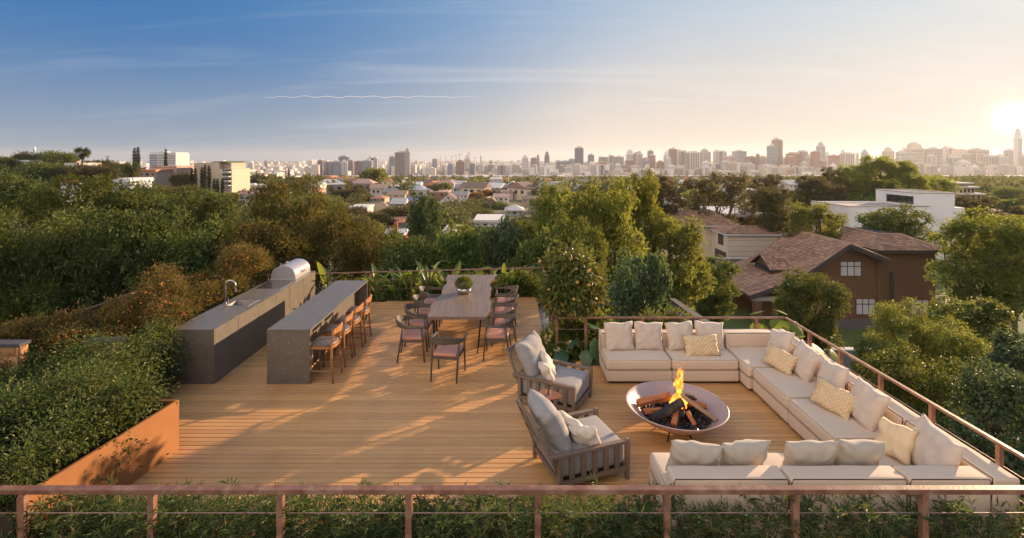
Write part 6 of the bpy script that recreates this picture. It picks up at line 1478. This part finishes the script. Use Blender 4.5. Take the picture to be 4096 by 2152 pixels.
for lab, px, yt, yb, D, r_ in (('left cypress of the pair left of the white office block', 538, 604, 700, 185, 1.1), ('right cypress of the pair left of the white office block', 552, 602, 700, 185, 1.2), ('single cypress in front of the white office block', 663, 611, 665, 170, .9),
    ('cypress at the left end of the row before the beige building', 768, 684, 760, 158, .9), ('second cypress before the beige building', 782, 684, 760, 158, .9), ('third cypress before the beige building', 808, 680, 780, 158, .9), ('fourth cypress before the beige building', 820, 672, 780, 158, .9), ('tallest cypress before the beige building', 836, 676, 790, 156, 1.0),
    ('left cypress of the three below the balconies', 857, 724, 802, 150, .9), ('middle cypress of the three below the balconies', 870, 724, 802, 150, .9), ('right cypress of the three below the balconies', 890, 724, 802, 150, .9), ('dark cypress clump left of the coral roofed house', 1450, 750, 815, 195, 1.6), ('tiny cypress in the hazy valley left of the office blocks', 1155, 678, 704, 420, 1.6)):
    cypress(lab, px, yt, yb, D, r_)

# ============================================================ TREES OF THE VALLEY
def valley_proto(seed, n_=230, per=12, ln=.95, wd=.55):
    g = np.random.default_rng(seed); lb_ = [(0, 0, 5.2, 2.6, 2.6, 2.4)] + [(2.3 * math.cos(a), 2.3 * math.sin(a), 4.6 + 2.0 * g.random(), 1.5, 1.5, 1.3) for a in np.linspace(0, 5.6, 7)]
    VT, cc = crown_np(lb_, n_, per, ln, wd, seed, .85, .35, .6, .5); VT = (VT[0] * np.array([1, 1, 8.0 / VT[0][:, 2].max()]), VT[1], VT[2]); me = mesh_np('crown', VT[0], VT[1], 3, False, VT[2]); me.materials.append(lm_mid); tr_ = trunk_mb(4.5, .3, 1.4, 6, seed).mesh('trunk', False, False); tr_.materials.append(m_bark); return me, tr_
VP = [valley_proto(s) for s in (51, 52, 53, 54)]; VN = [valley_proto(s, 620, 16, .5, .27) for s in (55, 56)]
lm_auburn = leafmat('auburn foliage', [(0, (.16, .10, .03)), (1, (.36, .17, .05))], (.5, .25, .05), .35)
def valley_tree(label, px, ytop, D, r_, mat, name='valley_tree', group=None, h=None, trunk=True, pr=None):
    X = xat(px, D); gz = float(ground_z(X, D)); zt = zat(ytop, D) if ytop is not None else gz + h
    hh_ = max(zt - gz, r_ * 1.75); gz = zt - hh_
    t = thing(name, label, 'tree', (X, D, gz), random.random() * 6.28, group); me, tr_ = (pr or (VN if D < 230 else VP))[random.randrange(2)]
    t.scale = (r_ / 3.9, r_ / 3.9, hh_ / 8.0); o = obj('crown', me, None, t); o.material_slots[0].link = 'OBJECT'; o.material_slots[0].material = mat
    if trunk: obj('trunk', tr_, None, t)
    return t
for a in (('big golden tree above the coral roofs in the valley', 1494, 664, 300, 7.5, lm_gold), ('large dark cedar like tree left of the beige coral house', 1392, 744, 190, 6.5, lm_brown), ('dark spreading tree right of the cedar like one', 1440, 756, 205, 5, lm_dark),
    ('orange autumn tree right of the grey roofed house', 1908, 764, 215, 3.4, lm_auburn), ('second orange autumn tree behind the bungalow', 1944, 754, 235, 3.2, lm_auburn), ('orange tree beside the red roofed house', 1264, 764, 195, 2.8, lm_auburn), ('yellow green tree behind the reddish brown house', 1770, 724, 260, 4.5, lm_gold),
    ('dark valley tree in front of the white gabled house', 1812, 816, 165, 5, lm_dark), ('dark valley tree below the cottage', 1900, 822, 158, 6, lm_dark), ('broad dark tree below the teal house', 1986, 800, 180, 5, lm_dark), ('dark tree below the tan gables', 1590, 812, 150, 6, lm_brown),
    ('light green bush before the white flat roof', 1850, 892, 100, 3, lm_gold), ('dark tree left of the light green bush', 1795, 862, 112, 3.5, lm_brown), ('bright green tree in front of the pink walled house', 1470, 876, 100, 3.8, lm_gold), ('brown tree below the white low buildings', 1400, 822, 120, 5, lm_brown), ('dark brown tree over the white roofed chimney house', 1500, 836, 120, 4.6, lm_brown),
    ('broad green tree on the crest at the far left', 235, 597, 178, 5.0, lm_mid), ('spiky conifer shaped tree on the left crest', 177, 598, 182, 3.2, lm_mid), ('reddish bare tree on the left crest', 92, 598, 180, 3.2, lm_brown), ('dark round tree at the extreme left crest', 22, 618, 172, 4.2, lm_mid),
    ('big green tree on the left hill below the crest', 160, 636, 140, 5.5, lm_mid), ('dark tree left of the tall palm', 285, 650, 142, 3.8, lm_dark), ('large dark tree right of the tall palm', 385, 645, 138, 5.2, lm_brown), ('round dark tree behind the blue shingled house', 455, 640, 150, 4.2, lm_brown), ('tree left of the shorter fan palm', 490, 690, 150, 3.5, lm_dark),
    ('light green tree below the pink house', 548, 742, 128, 3.6, lm_gold), ('olive tree in front of the pink house', 650, 738, 128, 3.6, lm_olive), ('olive tree below the beige building', 735, 735, 132, 4, lm_olive), ('tree at the left side of the beige building', 726, 684, 158, 3, lm_olive), ('yellow tree below the balconies of the beige building', 912, 764, 142, 3, lm_gold),
    ('green garden tree below the cypress row', 800, 748, 134, 4.5, lm_mid), ('dark tree left of the pink house garden', 590, 728, 138, 3.4, lm_dark), ('green tree behind the low white house at left', 330, 700, 136, 4, lm_mid), ('tree above the low white house at left', 255, 690, 140, 5, lm_mid)):
    valley_tree(*a, group='single trees of the valley and the hill')
g = np.random.default_rng(77); cnt = 0; tries = 0; SAME = []
def near_mark(px, py, D):
    m = min(MARKS, key=lambda q: abs((q[0] + q[1]) / 2 - px) + abs(q[2] - py) * 2.5); c = (m[0] + m[1]) / 2
    return ('left of the ' if px < m[0] else 'right of the ' if px > m[1] else 'in front of the ' if D < m[3] else 'behind the ') + m[4]
KM = [(lm_mid, 'mid green'), (lm_dark, 'dark green'), (lm_olive, 'olive'), (lm_gold, 'yellow green'), (lm_brown, 'brownish green')]
while cnt < 292 and tries < 9000:
    tries += 1; D = 70 * (430 / 70) ** (g.random() ** .9); px = g.uniform(300, 4250); X = xat(px, D); gz = float(ground_z(X, D))
    h = g.uniform(5, 9.5); r_ = h * g.uniform(.45, .70); yt = HY + (H - gz - h) / D * F; yb = HY + (H - gz) / D * F; rp = r_ * F / D
    if px < 900 and D < 145 and yt < 740: continue
    bad = False
    for (p0, p1, y0, y1, Dh) in HOUSES:
        if p0 - rp < px < p1 + rp:
            if D < Dh + 3 and yt < y0 + (y1 - y0) * .70 and yb > y0 and D > 20: bad = True
            if abs(D - Dh - 4) < 10 and p0 - rp * .5 < px < p1 + rp * .5: bad = True
    if bad: continue
    mi = int(g.choice(5, p=(.32, .2, .2, .16, .12)))
    lab = ('small ' if rp < 26 else 'large ' if rp > 55 else '') + KM[mi][1] + ' tree ' + near_mark(px, yt + rp, D)
    SAME.append((valley_tree(lab, px, None, D, r_, KM[mi][0], 'valley_tree', KM[mi][1] + ' trees of the valley', h, D < 160), px))
    cnt += 1
# small houses further out, one by one
def far_house_protos():
    out = []
    for kind in ('gable_x', 'gable_y', 'hip'):
        w = MB().add([(-4.5, 0, -2), (4.5, 0, -2), (4.5, 8, -2), (-4.5, 8, -2), (-4.5, 0, 3), (4.5, 0, 3), (4.5, 8, 3), (-4.5, 8, 3)], [(0, 1, 5, 4), (1, 2, 6, 5), (2, 3, 7, 6), (3, 0, 4, 7), (4, 5, 6, 7)])
        r = MB()
        if kind == 'gable_x': r.add([(-5, -.5, 3), (5, -.5, 3), (5, 8.5, 3), (-5, 8.5, 3), (-5, 4, 5.2), (5, 4, 5.2)], [(0, 1, 5, 4), (1, 2, 5), (2, 3, 4, 5), (3, 0, 4), (3, 2, 1, 0)])
        elif kind == 'hip': r.add([(-5, -.5, 3), (5, -.5, 3), (5, 8.5, 3), (-5, 8.5, 3), (-2, 4, 5.0), (2, 4, 5.0)], [(0, 1, 5, 4), (1, 2, 5), (2, 3, 4, 5), (3, 0, 4), (3, 2, 1, 0)])
        else: r.add([(-5, -.5, 2.8), (5, -.5, 2.8), (5, 8.5, 2.8), (-5, 8.5, 2.8), (0, -.5, 5.4), (0, 8.5, 5.4)], [(0, 1, 4), (1, 2, 5, 4), (2, 3, 5), (3, 0, 4, 5), (3, 2, 1, 0)])
        wi = MB()
        for x in (-3.2, -.9, 1.9): wi.box(x, x + 1.3, -.08, -.01, .7, 2.0)
        ms = []
        for nm, mb, mt in (('wall', w, wallm['white']), ('roof', r, roofm['pale']), ('windows', wi, m_pane)):
            me = mb.mesh(nm, False); me.materials.append(mt); ms.append((nm, me))
        out.append(ms)
    return out
FH = far_house_protos(); g = np.random.default_rng(61); cnt = 0; placed = []; tries = 0
RN = ['coral', 'pale', 'grey', 'white', 'brown', 'pink', 'tan']; WN = ['white', 'cream', 'pink', 'beige', 'white', 'grey']
while cnt < 130 and tries < 5000:
    tries += 1; D = 235 * (760 / 235) ** g.random(); px = g.uniform(930, 2330) if g.random() < .85 else g.uniform(2600, 3350); X = xat(px, D); gz = float(ground_z(X, D)); hp_ = 5 * F / D; py = HY + (H - gz - 3) / D * F
    if any(p0 - 10 < px < p1 + 10 and y0 - 8 < py < y1 + 6 for p0, p1, y0, y1, _ in HOUSES) or any(abs(px - q[0]) < hp_ + 6 and abs(py - q[1]) < 5 for q in placed): continue
    placed.append((px, py)); cnt += 1; rc, wc = RN[int(g.integers(len(RN)))], WN[int(g.integers(len(WN)))]
    t = thing('small_house', f'{wc} house with {rc} roof ' + near_mark(px, py, D), 'house', (X, D, gz + g.uniform(.5, 2.5)), float(g.normal() * .35), f'small distant houses with {rc} roofs'); SAME.append((t, px)); t.scale = (g.uniform(.9, 1.5), 1.1, g.uniform(.95, 1.3))
    for nm, me in FH[int(g.integers(3))]:
        o = obj(nm, me, None, t)
        if nm != 'windows': o.material_slots[0].link = 'OBJECT'; o.material_slots[0].material = wallm[wc] if nm == 'wall' else roofm[rc]
        else: o['kind'] = 'stuff'
    HOUSES.append((px - hp_ * .8, px + hp_ * .8, py - 6, py + 2, D))
# far treetops, one mass of leaf clumps
g = np.random.default_rng(99); Pc, Rc, Pn = [], [], []
for i in range(8600):
    near = i < 1100
    D = 98 * (235 / 98) ** g.random() if near else 225 * (3000 / 225) ** (g.random() ** 1.15)
    px = g.uniform(900, 3300) if near else g.uniform(-150, 4300); X = xat(px, D); gz = float(ground_z(X, D)); r_ = g.uniform(2.2, 4.2) if near else g.uniform(2.6, 5.6)
    if 2150 < px and D > 1350 and g.random() < .8: continue
    if D > 650 and g.random() < .35: continue
    yt = HY + (H - gz - r_ * 1.6) / D * F; rp = r_ * F / D
    if near and any(p0 - rp < px < p1 + rp and D < Dh + 12 and D > Dh - 60 and yt < y0 + (y1 - y0) * .8 for p0, p1, y0, y1, Dh in HOUSES): continue
    if not near and any(p0 - 3 < px < p1 + 3 and D < Dh and D > Dh - 60 for p0, p1, _, _, Dh in HOUSES): continue
    Pc.append((X, D, gz + r_ * .75)); Rc.append(r_); Pn.append(230 if near else 46)
Pc, Rc, Pn = np.array(Pc), np.array(Rc), np.array(Pn); ci = np.repeat(np.arange(len(Pc)), Pn); n_ = len(ci); d = unit(g.normal(size=(n_, 3)) + [0, -.25, .3]); P = Pc[ci] + d * Rc[ci][:, None] * np.array([1, 1, .85]) * (.6 + .4 * g.random((n_, 1)))
sz = np.where(Pn[ci] > 100, .40, 1.0)
VT = leaves_np(P - d * .3, unit(d * .4 + g.normal(size=(n_, 3)) * .7), unit(d + g.normal(size=(n_, 3)) * .3), sz * Rc[ci] * g.uniform(.35, .75, n_), sz * Rc[ci] * g.uniform(.25, .5, n_), .2)
lm_far = leafmat('distant foliage', [(0, (.040, .058, .020)), (.5, (.075, .092, .03)), (.85, (.13, .13, .04)), (1, (.20, .16, .06))], (.28, .26, .05), .3)
o = obj('distant_treetops', mesh_np('distant_treetops', VT[0], VT[1], 3, False, np.repeat(g.uniform(-.35, .45, len(Pc))[ci], 4)), lm_far); tag(o, 'mass of treetops far out in the hazy valley', 'woodland', None, 'stuff')

# ============================================================ FAR CITY
m_city = M('distant buildings', (.62, .58, .54), (.50, .45, .42), rough=.9, scale=.01, island=.42)
mb_v, mb_f = [], []; g = np.random.default_rng(123); bx_ = np.array([(x, y, z) for x in (-1, 1) for y in (-1, 1) for z in (0, 1)], float); bf = np.array([(0, 1, 3, 2), (4, 6, 7, 5), (0, 4, 5, 1), (2, 3, 7, 6), (1, 5, 7, 3)])
for i in range(5200):
    D = 950 * (5600 / 950) ** (g.random() ** .8); px = g.uniform(-100, 4250); X = xat(px, D); gz = float(ground_z(X, D))
    if any(p0 - 6 < px < p1 + 6 and D < Dh + 10 and D > Dh - 80 for p0, p1, _, _, Dh in HOUSES): continue
    if px < 560 and D < 800: continue
    h = 3 + g.exponential(3.5) if D < 900 else 5 + g.exponential(9 if px > 1250 else 6)
    h = min(h, 34 if D > 1250 else 7.5); w_, d_ = g.uniform(4, 10) * (1 + D / 3000), g.uniform(4, 9) * (1 + D / 3000)
    mb_v.append(bx_ * np.array([w_, d_, h + 2]) + np.array([X, D, gz - 2])); mb_f.append(bf + 8 * (len(mb_v) - 1))
o = obj('distant_city', mesh_np('distant_city', np.concatenate(mb_v), np.concatenate(mb_f), 4), m_city); tag(o, 'hazy carpet of small pale buildings towards the horizon', 'city', None, 'stuff')

# towers one by one
CPAL = {'pale': (.66, .66, .67), 'beige': (.57, .51, .45), 'tan': (.44, .36, .30), 'grey': (.38, .385, .41), 'bluish grey': (.22, .28, .38), 'dark blue': (.08, .12, .20), 'red brick': (.34, .10, .07), 'reddish brown': (.30, .15, .115), 'white': (.72, .68, .66), 'purple brown': (.22, .15, .17)}
towm = {k_: M(k_ + ' tower cladding', v_, rough=.7, scale=.05) for k_, v_ in CPAL.items()}
m_twin = M('tower windows', (.10, .105, .125), rough=.25, spec=.6); m_twin2 = M('tower balconies', (.60, .56, .52), rough=.8)
def tower_protos():
    out = []
    def pack(body, win, top): 
        r_ = []
        for nm, mb, mt in (('body', body, towm['pale']), ('windows', win, m_twin), ('roof_plant', top, m_twin2)):
            me = mb.mesh(nm, False, False); me.materials.append(mt); r_.append((nm, me))
        out.append(r_)
    # unit boxes: width 1, depth 1, height 1
    def base(): return MB().box(-.5, .5, -.5, .5, 0, 1)
    w_ = MB()
    for f in range(16):
        z = .05 + f * .058
        for s_ in (-1, 1): w_.box(-.46, .46, s_ * .5 - .012, s_ * .5 + .012, z, z + .026)
        for s_ in (-1, 1): w_.box(s_ * .5 - .012, s_ * .5 + .012, -.46, .46, z, z + .026)
    pack(base(), w_, MB().box(-.25, .2, -.25, .25, 1, 1.05).box(.05, .15, -.1, .1, 1.05, 1.08))
    w_ = MB()
    for i in range(5):
        x = -.40 + i * .17
        for s_ in (-1, 1): w_.box(x, x + .08, s_ * .5 - .012, s_ * .5 + .012, .03, .97); w_.box(s_ * .5 - .012, s_ * .5 + .012, x, x + .08, .03, .97)
    pack(base(), w_, MB().box(-.3, .3, -.3, .3, 1, 1.06))
    w_ = MB()
    for f in range(15):
        z = .04 + f * .062
        for i in range(4):
            x = -.44 + i * .235
            for s_ in (-1, 1): w_.box(x, x + .14, s_ * .5 - .012, s_ * .5 + .012, z, z + .034); w_.box(s_ * .5 - .012, s_ * .5 + .012, x, x + .14, z, z + .034)
    pack(base().box(-.3, .3, -.3, .3, 1.0, 1.10), w_, MB().box(-.15, .1, -.15, .15, 1.10, 1.15))
    w_ = MB().box(-.16, .16, -.53, -.49, .02, .98).box(.49, .53, -.2, .2, .02, .98)
    for f in range(14): w_.box(.22, .46, -.515, -.485, .05 + f * .066, .085 + f * .066).box(-.46, -.22, -.515, -.485, .05 + f * .066, .085 + f * .066)
    pack(base(), w_, MB().box(-.4, -.1, -.3, .3, 1, 1.07).box(.1, .35, -.3, .3, 1, 1.04))
    # setback top
    w_ = MB()
    for f in range(17):
        z = .03 + f * .045; w_.box(-.46, .46, -.512, -.488, z, z + .02)
        w_.box(.488, .512, -.46, .46, z, z + .02)
    pack(MB().box(-.5, .5, -.5, .5, 0, .82).box(-.36, .36, -.36, .36, .82, .94).box(-.22, .22, -.22, .22, .94, 1.0), w_, MB().tube([(0, 0, 1.0), (0, 0, 1.1)], [.02, .006], 5))
    return out
TP = tower_protos()
TW = []   # p0, p1, ytop, ybase, colour, design, D
def c4(x0, x1, y, c, d, D=1600): TW.append((2200 + x0 / 2.576, 2200 + x1 / 2.576, 540 + y / 2.576, 705, c, d, D))
def c5(x0, x1, y, c, d, D=1600): TW.append((3100 + x0 / 2.586, 3100 + x1 / 2.586, 500 + y / 2.586, 705, c, d, D))
def c2(x0, x1, y, c, d, D=1500): TW.append((800 + x0 / 2.862, 800 + x1 / 2.862, 560 + y / 2.862, 690, c, d, D))
def c3(x0, x1, y, c, d, D=1600): TW.append((1400 + x0 / 2.862, 1400 + x1 / 2.862, 560 + y / 2.862, 695, c, d, D))
for a in ((118, 200, 268, 'bluish grey', 0), (60, 112, 268, 'pale', 1), (195, 258, 256, 'bluish grey', 0, 1900), (253, 345, 154, 'dark blue', 1, 1500), (345, 390, 300, 'tan', 2), (393, 450, 218, 'bluish grey', 0), (392, 470, 290, 'white', 2, 1450), (500, 598, 238, 'bluish grey', 3, 2000), (480, 600, 290, 'reddish brown', 2, 1450), (600, 662, 226, 'beige', 3), (662, 760, 236, 'grey', 0), (660, 735, 305, 'white', 2, 1400), (735, 795, 312, 'reddish brown', 1, 1390), (785, 860, 166, 'white', 4, 1750), (780, 860, 262, 'reddish brown', 0, 1550), (862, 905, 202, 'reddish brown', 1, 1700), (890, 948, 208, 'beige', 2, 1650), (810, 930, 318, 'beige', 0, 1400),
    (1010, 1060, 180, 'purple brown', 1, 1800), (1005, 1084, 222, 'reddish brown', 0, 1600), (955, 1010, 250, 'grey', 0, 1550), (965, 1020, 262, 'bluish grey', 1, 1500), (1105, 1170, 280, 'reddish brown', 2, 1450), (1170, 1235, 180, 'white', 4, 1850), (1178, 1240, 250, 'pale', 2, 1500), (1228, 1302, 162, 'reddish brown', 0, 1600), (1310, 1405, 182, 'beige', 3, 1650), (1415, 1530, 196, 'beige', 1, 1600), (1500, 1530, 220, 'tan', 1, 1590), (1545, 1640, 188, 'grey', 2, 1800), (1570, 1650, 280, 'white', 2, 1450), (1690, 1810, 184, 'beige', 3, 1700), (1655, 1750, 302, 'dark blue', 0, 1400), (1770, 1840, 270, 'pale', 1, 1450), (1815, 1892, 232, 'beige', 0, 1650), (1895, 2005, 180, 'bluish grey', 0, 1900), (1840, 1920, 292, 'tan', 2, 1400), (1930, 2010, 290, 'pale', 3, 1420), (2020, 2120, 236, 'reddish brown', 0, 1650), (2010, 2100, 300, 'beige', 2, 1430), (2125, 2152, 214, 'red brick', 1, 1600), (2150, 2222, 236, 'beige', 1, 1620), (2245, 2328, 132, 'bluish grey', 0, 1560), (2300, 2380, 76, 'reddish brown', 3, 1640), (2180, 2290, 316, 'pale', 2, 1400), (2380, 2450, 246, 'pale', 1, 1700), (2350, 2420, 345, 'bluish grey', 1, 1380), (2455, 2576, 206, 'red brick', 3, 1620), (2490, 2560, 330, 'beige', 2, 1420)): c4(*a)
for a in ((270, 330, 390, 'beige', 2, 1450), (135, 190, 340, 'red brick', 1, 1490), (175, 270, 310, 'red brick', 0, 1560), (235, 325, 288, 'bluish grey', 1, 1800), (330, 385, 345, 'pale', 2, 1600), (380, 450, 292, 'red brick', 0, 1560), (440, 505, 234, 'grey', 2, 1850), (508, 560, 292, 'pale', 4, 1900), (470, 522, 368, 'reddish brown', 1, 1500), (565, 650, 328, 'red brick', 0, 1560), (570, 625, 415, 'white', 2, 1400), (680, 725, 270, 'pale', 4, 1900), (690, 800, 310, 'beige', 1, 1650), (838, 860, 306, 'pale', 1, 2000), (900, 952, 296, 'grey', 2, 1750), (1130, 1212, 280, 'beige', 2, 1750), (1270, 1352, 290, 'pale', 0, 1700), (1320, 1350, 242, 'pale', 4, 2000), (1370, 1500, 202, 'beige', 4, 1700), (1495, 1518, 250, 'tan', 1, 1690), (1350, 1440, 360, 'grey', 2, 1500), (1518, 1560, 300, 'bluish grey', 2, 1850), (1560, 1692, 262, 'grey', 0, 1750), (1590, 1650, 330, 'white', 1, 1500), (1700, 1760, 370, 'grey', 2, 1500), (1745, 1835, 256, 'pale', 3, 1800), (1840, 1978, 266, 'beige', 4, 1700), (1800, 1900, 350, 'grey', 1, 1520), (1890, 1990, 380, 'white', 2, 1480), (2005, 2160, 270, 'beige', 0, 1700), (2090, 2150, 390, 'tan', 1, 1500), (2160, 2280, 336, 'grey', 1, 1600), (2280, 2372, 340, 'pale', 2, 1620), (2390, 2462, 276, 'grey', 0, 1800), (2486, 2536, 70, 'pale', 4, 1650), (2530, 2570, 330, 'grey', 2, 1600), (2170, 2260, 440, 'beige', 2, 1450), (2420, 2520, 430, 'pale', 0, 1450)): c5(*a)
for a in ((1355, 1420, 232, 'purple brown', 0, 1300), (1425, 1530, 248, 'grey', 3, 1350), (1535, 1612, 246, 'bluish grey', 0, 1200), (1592, 1705, 204, 'bluish grey', 1, 1350), (1612, 1690, 250, 'pale', 2, 1200), (1700, 1772, 248, 'purple brown', 2, 1300), (1772, 1866, 244, 'purple brown', 0, 1200), (1872, 1978, 234, 'bluish grey', 0, 1150), (1920, 2040, 216, 'pale', 3, 1400), (2168, 2230, 208, 'bluish grey', 1, 1350), (2240, 2405, 162, 'purple brown', 1, 1250), (2345, 2408, 150, 'grey', 2, 1240), (1240, 1300, 236, 'pale', 2, 2200), (740, 775, 236, 'bluish grey', 0, 2600), (555, 612, 258, 'white', 2, 1700)): c2(*a)
for a in ((948, 1010, 228, 'bluish grey', 0), (1115, 1180, 284, 'bluish grey', 2, 1300), (1210, 1312, 250, 'reddish brown', 2, 1350), (1305, 1375, 190, 'pale', 4, 1800), (1375, 1440, 268, 'bluish grey', 0, 1400), (1490, 1505, 200, 'grey', 1, 1900), (1600, 1625, 240, 'grey', 1, 1700), (1690, 1790, 290, 'grey', 3, 1300), (1970, 2040, 214, 'pale', 2, 1700), (2070, 2150, 218, 'purple brown', 0, 1800), (2138, 2170, 180, 'dark blue', 4, 1900), (2225, 2285, 150, 'dark blue', 4, 1850), (2225, 2330, 268, 'white', 1, 1450), (2360, 2420, 250, 'bluish grey', 3), (2420, 2490, 242, 'bluish grey', 0, 1500), (2180, 2226, 268, 'white', 2, 1550), (1900, 1960, 300, 'pale', 2, 1500), (1440, 1500, 290, 'pale', 2, 1500), (1535, 1590, 300, 'grey', 2, 1500)): c3(*a)
# pale blocks that fill the skyline between the marked towers
g = np.random.default_rng(404); FC = ['pale', 'beige', 'white', 'grey', 'pale', 'tan']
for i in range(74):
    px = 2170 + 1930 * (i + g.uniform(-.35, .35)) / 74; wpx = g.uniform(16, 34); TW.append((px - wpx / 2, px + wpx / 2, g.uniform(654, 694), 712, FC[int(g.integers(6))], int(g.integers(5)), g.uniform(1230, 1380)))
for i in range(26):
    px = 1230 + 940 * (i + g.uniform(-.35, .35)) / 26; wpx = g.uniform(14, 28); TW.append((px - wpx / 2, px + wpx / 2, g.uniform(656, 680), 700, FC[int(g.integers(6))], int(g.integers(5)), g.uniform(1400, 1700)))
ordn = lambda i: ['first', 'second', 'third', 'fourth', 'fifth', 'sixth', 'seventh', 'eighth', 'ninth', 'tenth', 'eleventh', 'twelfth', 'thirteenth', 'fourteenth', 'fifteenth', 'sixteenth', 'seventeenth', 'eighteenth', 'nineteenth', 'twentieth', 'twenty first', 'twenty second', 'twenty third', 'twenty fourth', 'twenty fifth', 'twenty sixth', 'twenty seventh', 'twenty eighth', 'twenty ninth', 'thirtieth', 'thirty first', 'thirty second', 'thirty third', 'thirty fourth', 'thirty fifth', 'thirty sixth', 'thirty seventh', 'thirty eighth', 'thirty ninth', 'fortieth', 'forty first', 'forty second', 'forty third', 'forty fourth', 'forty fifth', 'forty sixth', 'forty seventh', 'forty eighth', 'forty ninth', 'fiftieth', 'fifty first', 'fifty second', 'fifty third', 'fifty fourth', 'fifty fifth', 'fifty sixth', 'fifty seventh', 'fifty eighth', 'fifty ninth', 'sixtieth'][i]
seen = {}
DES = ['window bands', 'vertical window strips', 'square windows', 'a dark central strip', 'a stepped top']
for (p0, p1, yt, yb, c, d, D) in sorted(TW):
    n_ = seen.get(c, 0); seen[c] = n_ + 1; X = xat((p0 + p1) / 2, D); gz = float(ground_z(X, D)) - 1; w_ = (p1 - p0) * D / F; h = (zat(yt, D) - gz) * (1.07 if yt < 640 else 1.0)
    t = thing('city_tower', f'{c} tower with {DES[d]}, {ordn(n_)} {c} one from the left', 'tower', (X, D, gz), random.uniform(-.25, .25), 'towers of the skyline'); t.scale = (w_ * .94, w_ * .85, h)
    for nm, me in TP[d]:
        o = obj(nm, me, None, t)
        if nm == 'body': o.material_slots[0].link = 'OBJECT'; o.material_slots[0].material = towm[c]
        if nm == 'windows': o['kind'] = 'stuff'
def mast(label, px, yt, D, arm=0):
    X = xat(px, D); gz = float(ground_z(X, D)); h = zat(yt, D) - gz; t = thing('lattice_mast', label, 'mast', (X, D, gz), 0, 'masts on the horizon'); obj('pole', MB().tube([(0, 0, 0), (0, 0, h)], [1.8, .8], 5), m_cable, t)
    if arm: obj('crane_arm', MB().bar((-arm * .3, 0, h * .93), (arm, 0, h * .97), 1.2, 1.2), m_cable, t)
for i, (px, yt, arm) in enumerate(((1763, 622, 0), (1782, 630, 6), (1806, 622, 8), (1825, 618, -8), (1838, 612, 10), (1872, 606, 8), (1880, 612, -7), (1897, 628, 10), (1923, 626, 0), (1960, 640, 9), (2148, 620, 0), (1560, 622, 0))):
    mast('thin mast or crane, %s from the left on the central horizon' % ordn(i), px, yt, 1700, arm)

# vapour trail high above, far outside the hazy air
t = MB(); pts = []
for i in range(90):
    q = i / 89; px = 1057 + q * 850; py = 387 + 3.4 * math.sin(q * 58) * (1 - q * .55) + 1.2 * math.sin(q * 23); pts.append(at(px, py, 12000))
t.tube(pts, [5.0 * math.sin(math.pi * (.03 + .94 * i / 89)) ** .4 for i in range(90)], 6)
m_trail, n, l, b = newmat('vapour'); b.inputs['Base Color'].default_value = (.9, .88, .85, 1); b.inputs['Roughness'].default_value = 1
tr_ = n.new('ShaderNodeBsdfTranslucent'); tr_.inputs['Color'].default_value = (.95, .9, .85, 1); mx = n.new('ShaderNodeMixShader'); mx.inputs[0].default_value = .6
l.new(b.outputs[0], mx.inputs[1]); l.new(tr_.outputs[0], mx.inputs[2]); tp_ = n.new('ShaderNodeBsdfTransparent'); m2_ = n.new('ShaderNodeMixShader'); m2_.inputs[0].default_value = .55; l.new(tp_.outputs[0], m2_.inputs[1]); l.new(mx.outputs[0], m2_.inputs[2]); l.new(m2_.outputs[0], n['Material Output'].inputs['Surface'])
o = obj('vapour_trail', t, m_trail, smooth=True); tag(o, 'thin wavering bright vapour trail in the sky above the valley', 'vapour trail')

# things that would share a label are told apart by their order
by = {}
for o, px in SAME: by.setdefault(o['label'], []).append((px, o))
for lab, ls in by.items():
    if len(ls) > 1:
        for i, (px, o) in enumerate(sorted(ls, key=lambda q: q[0])): o['label'] = lab + f', {ordn(i)} from the left'
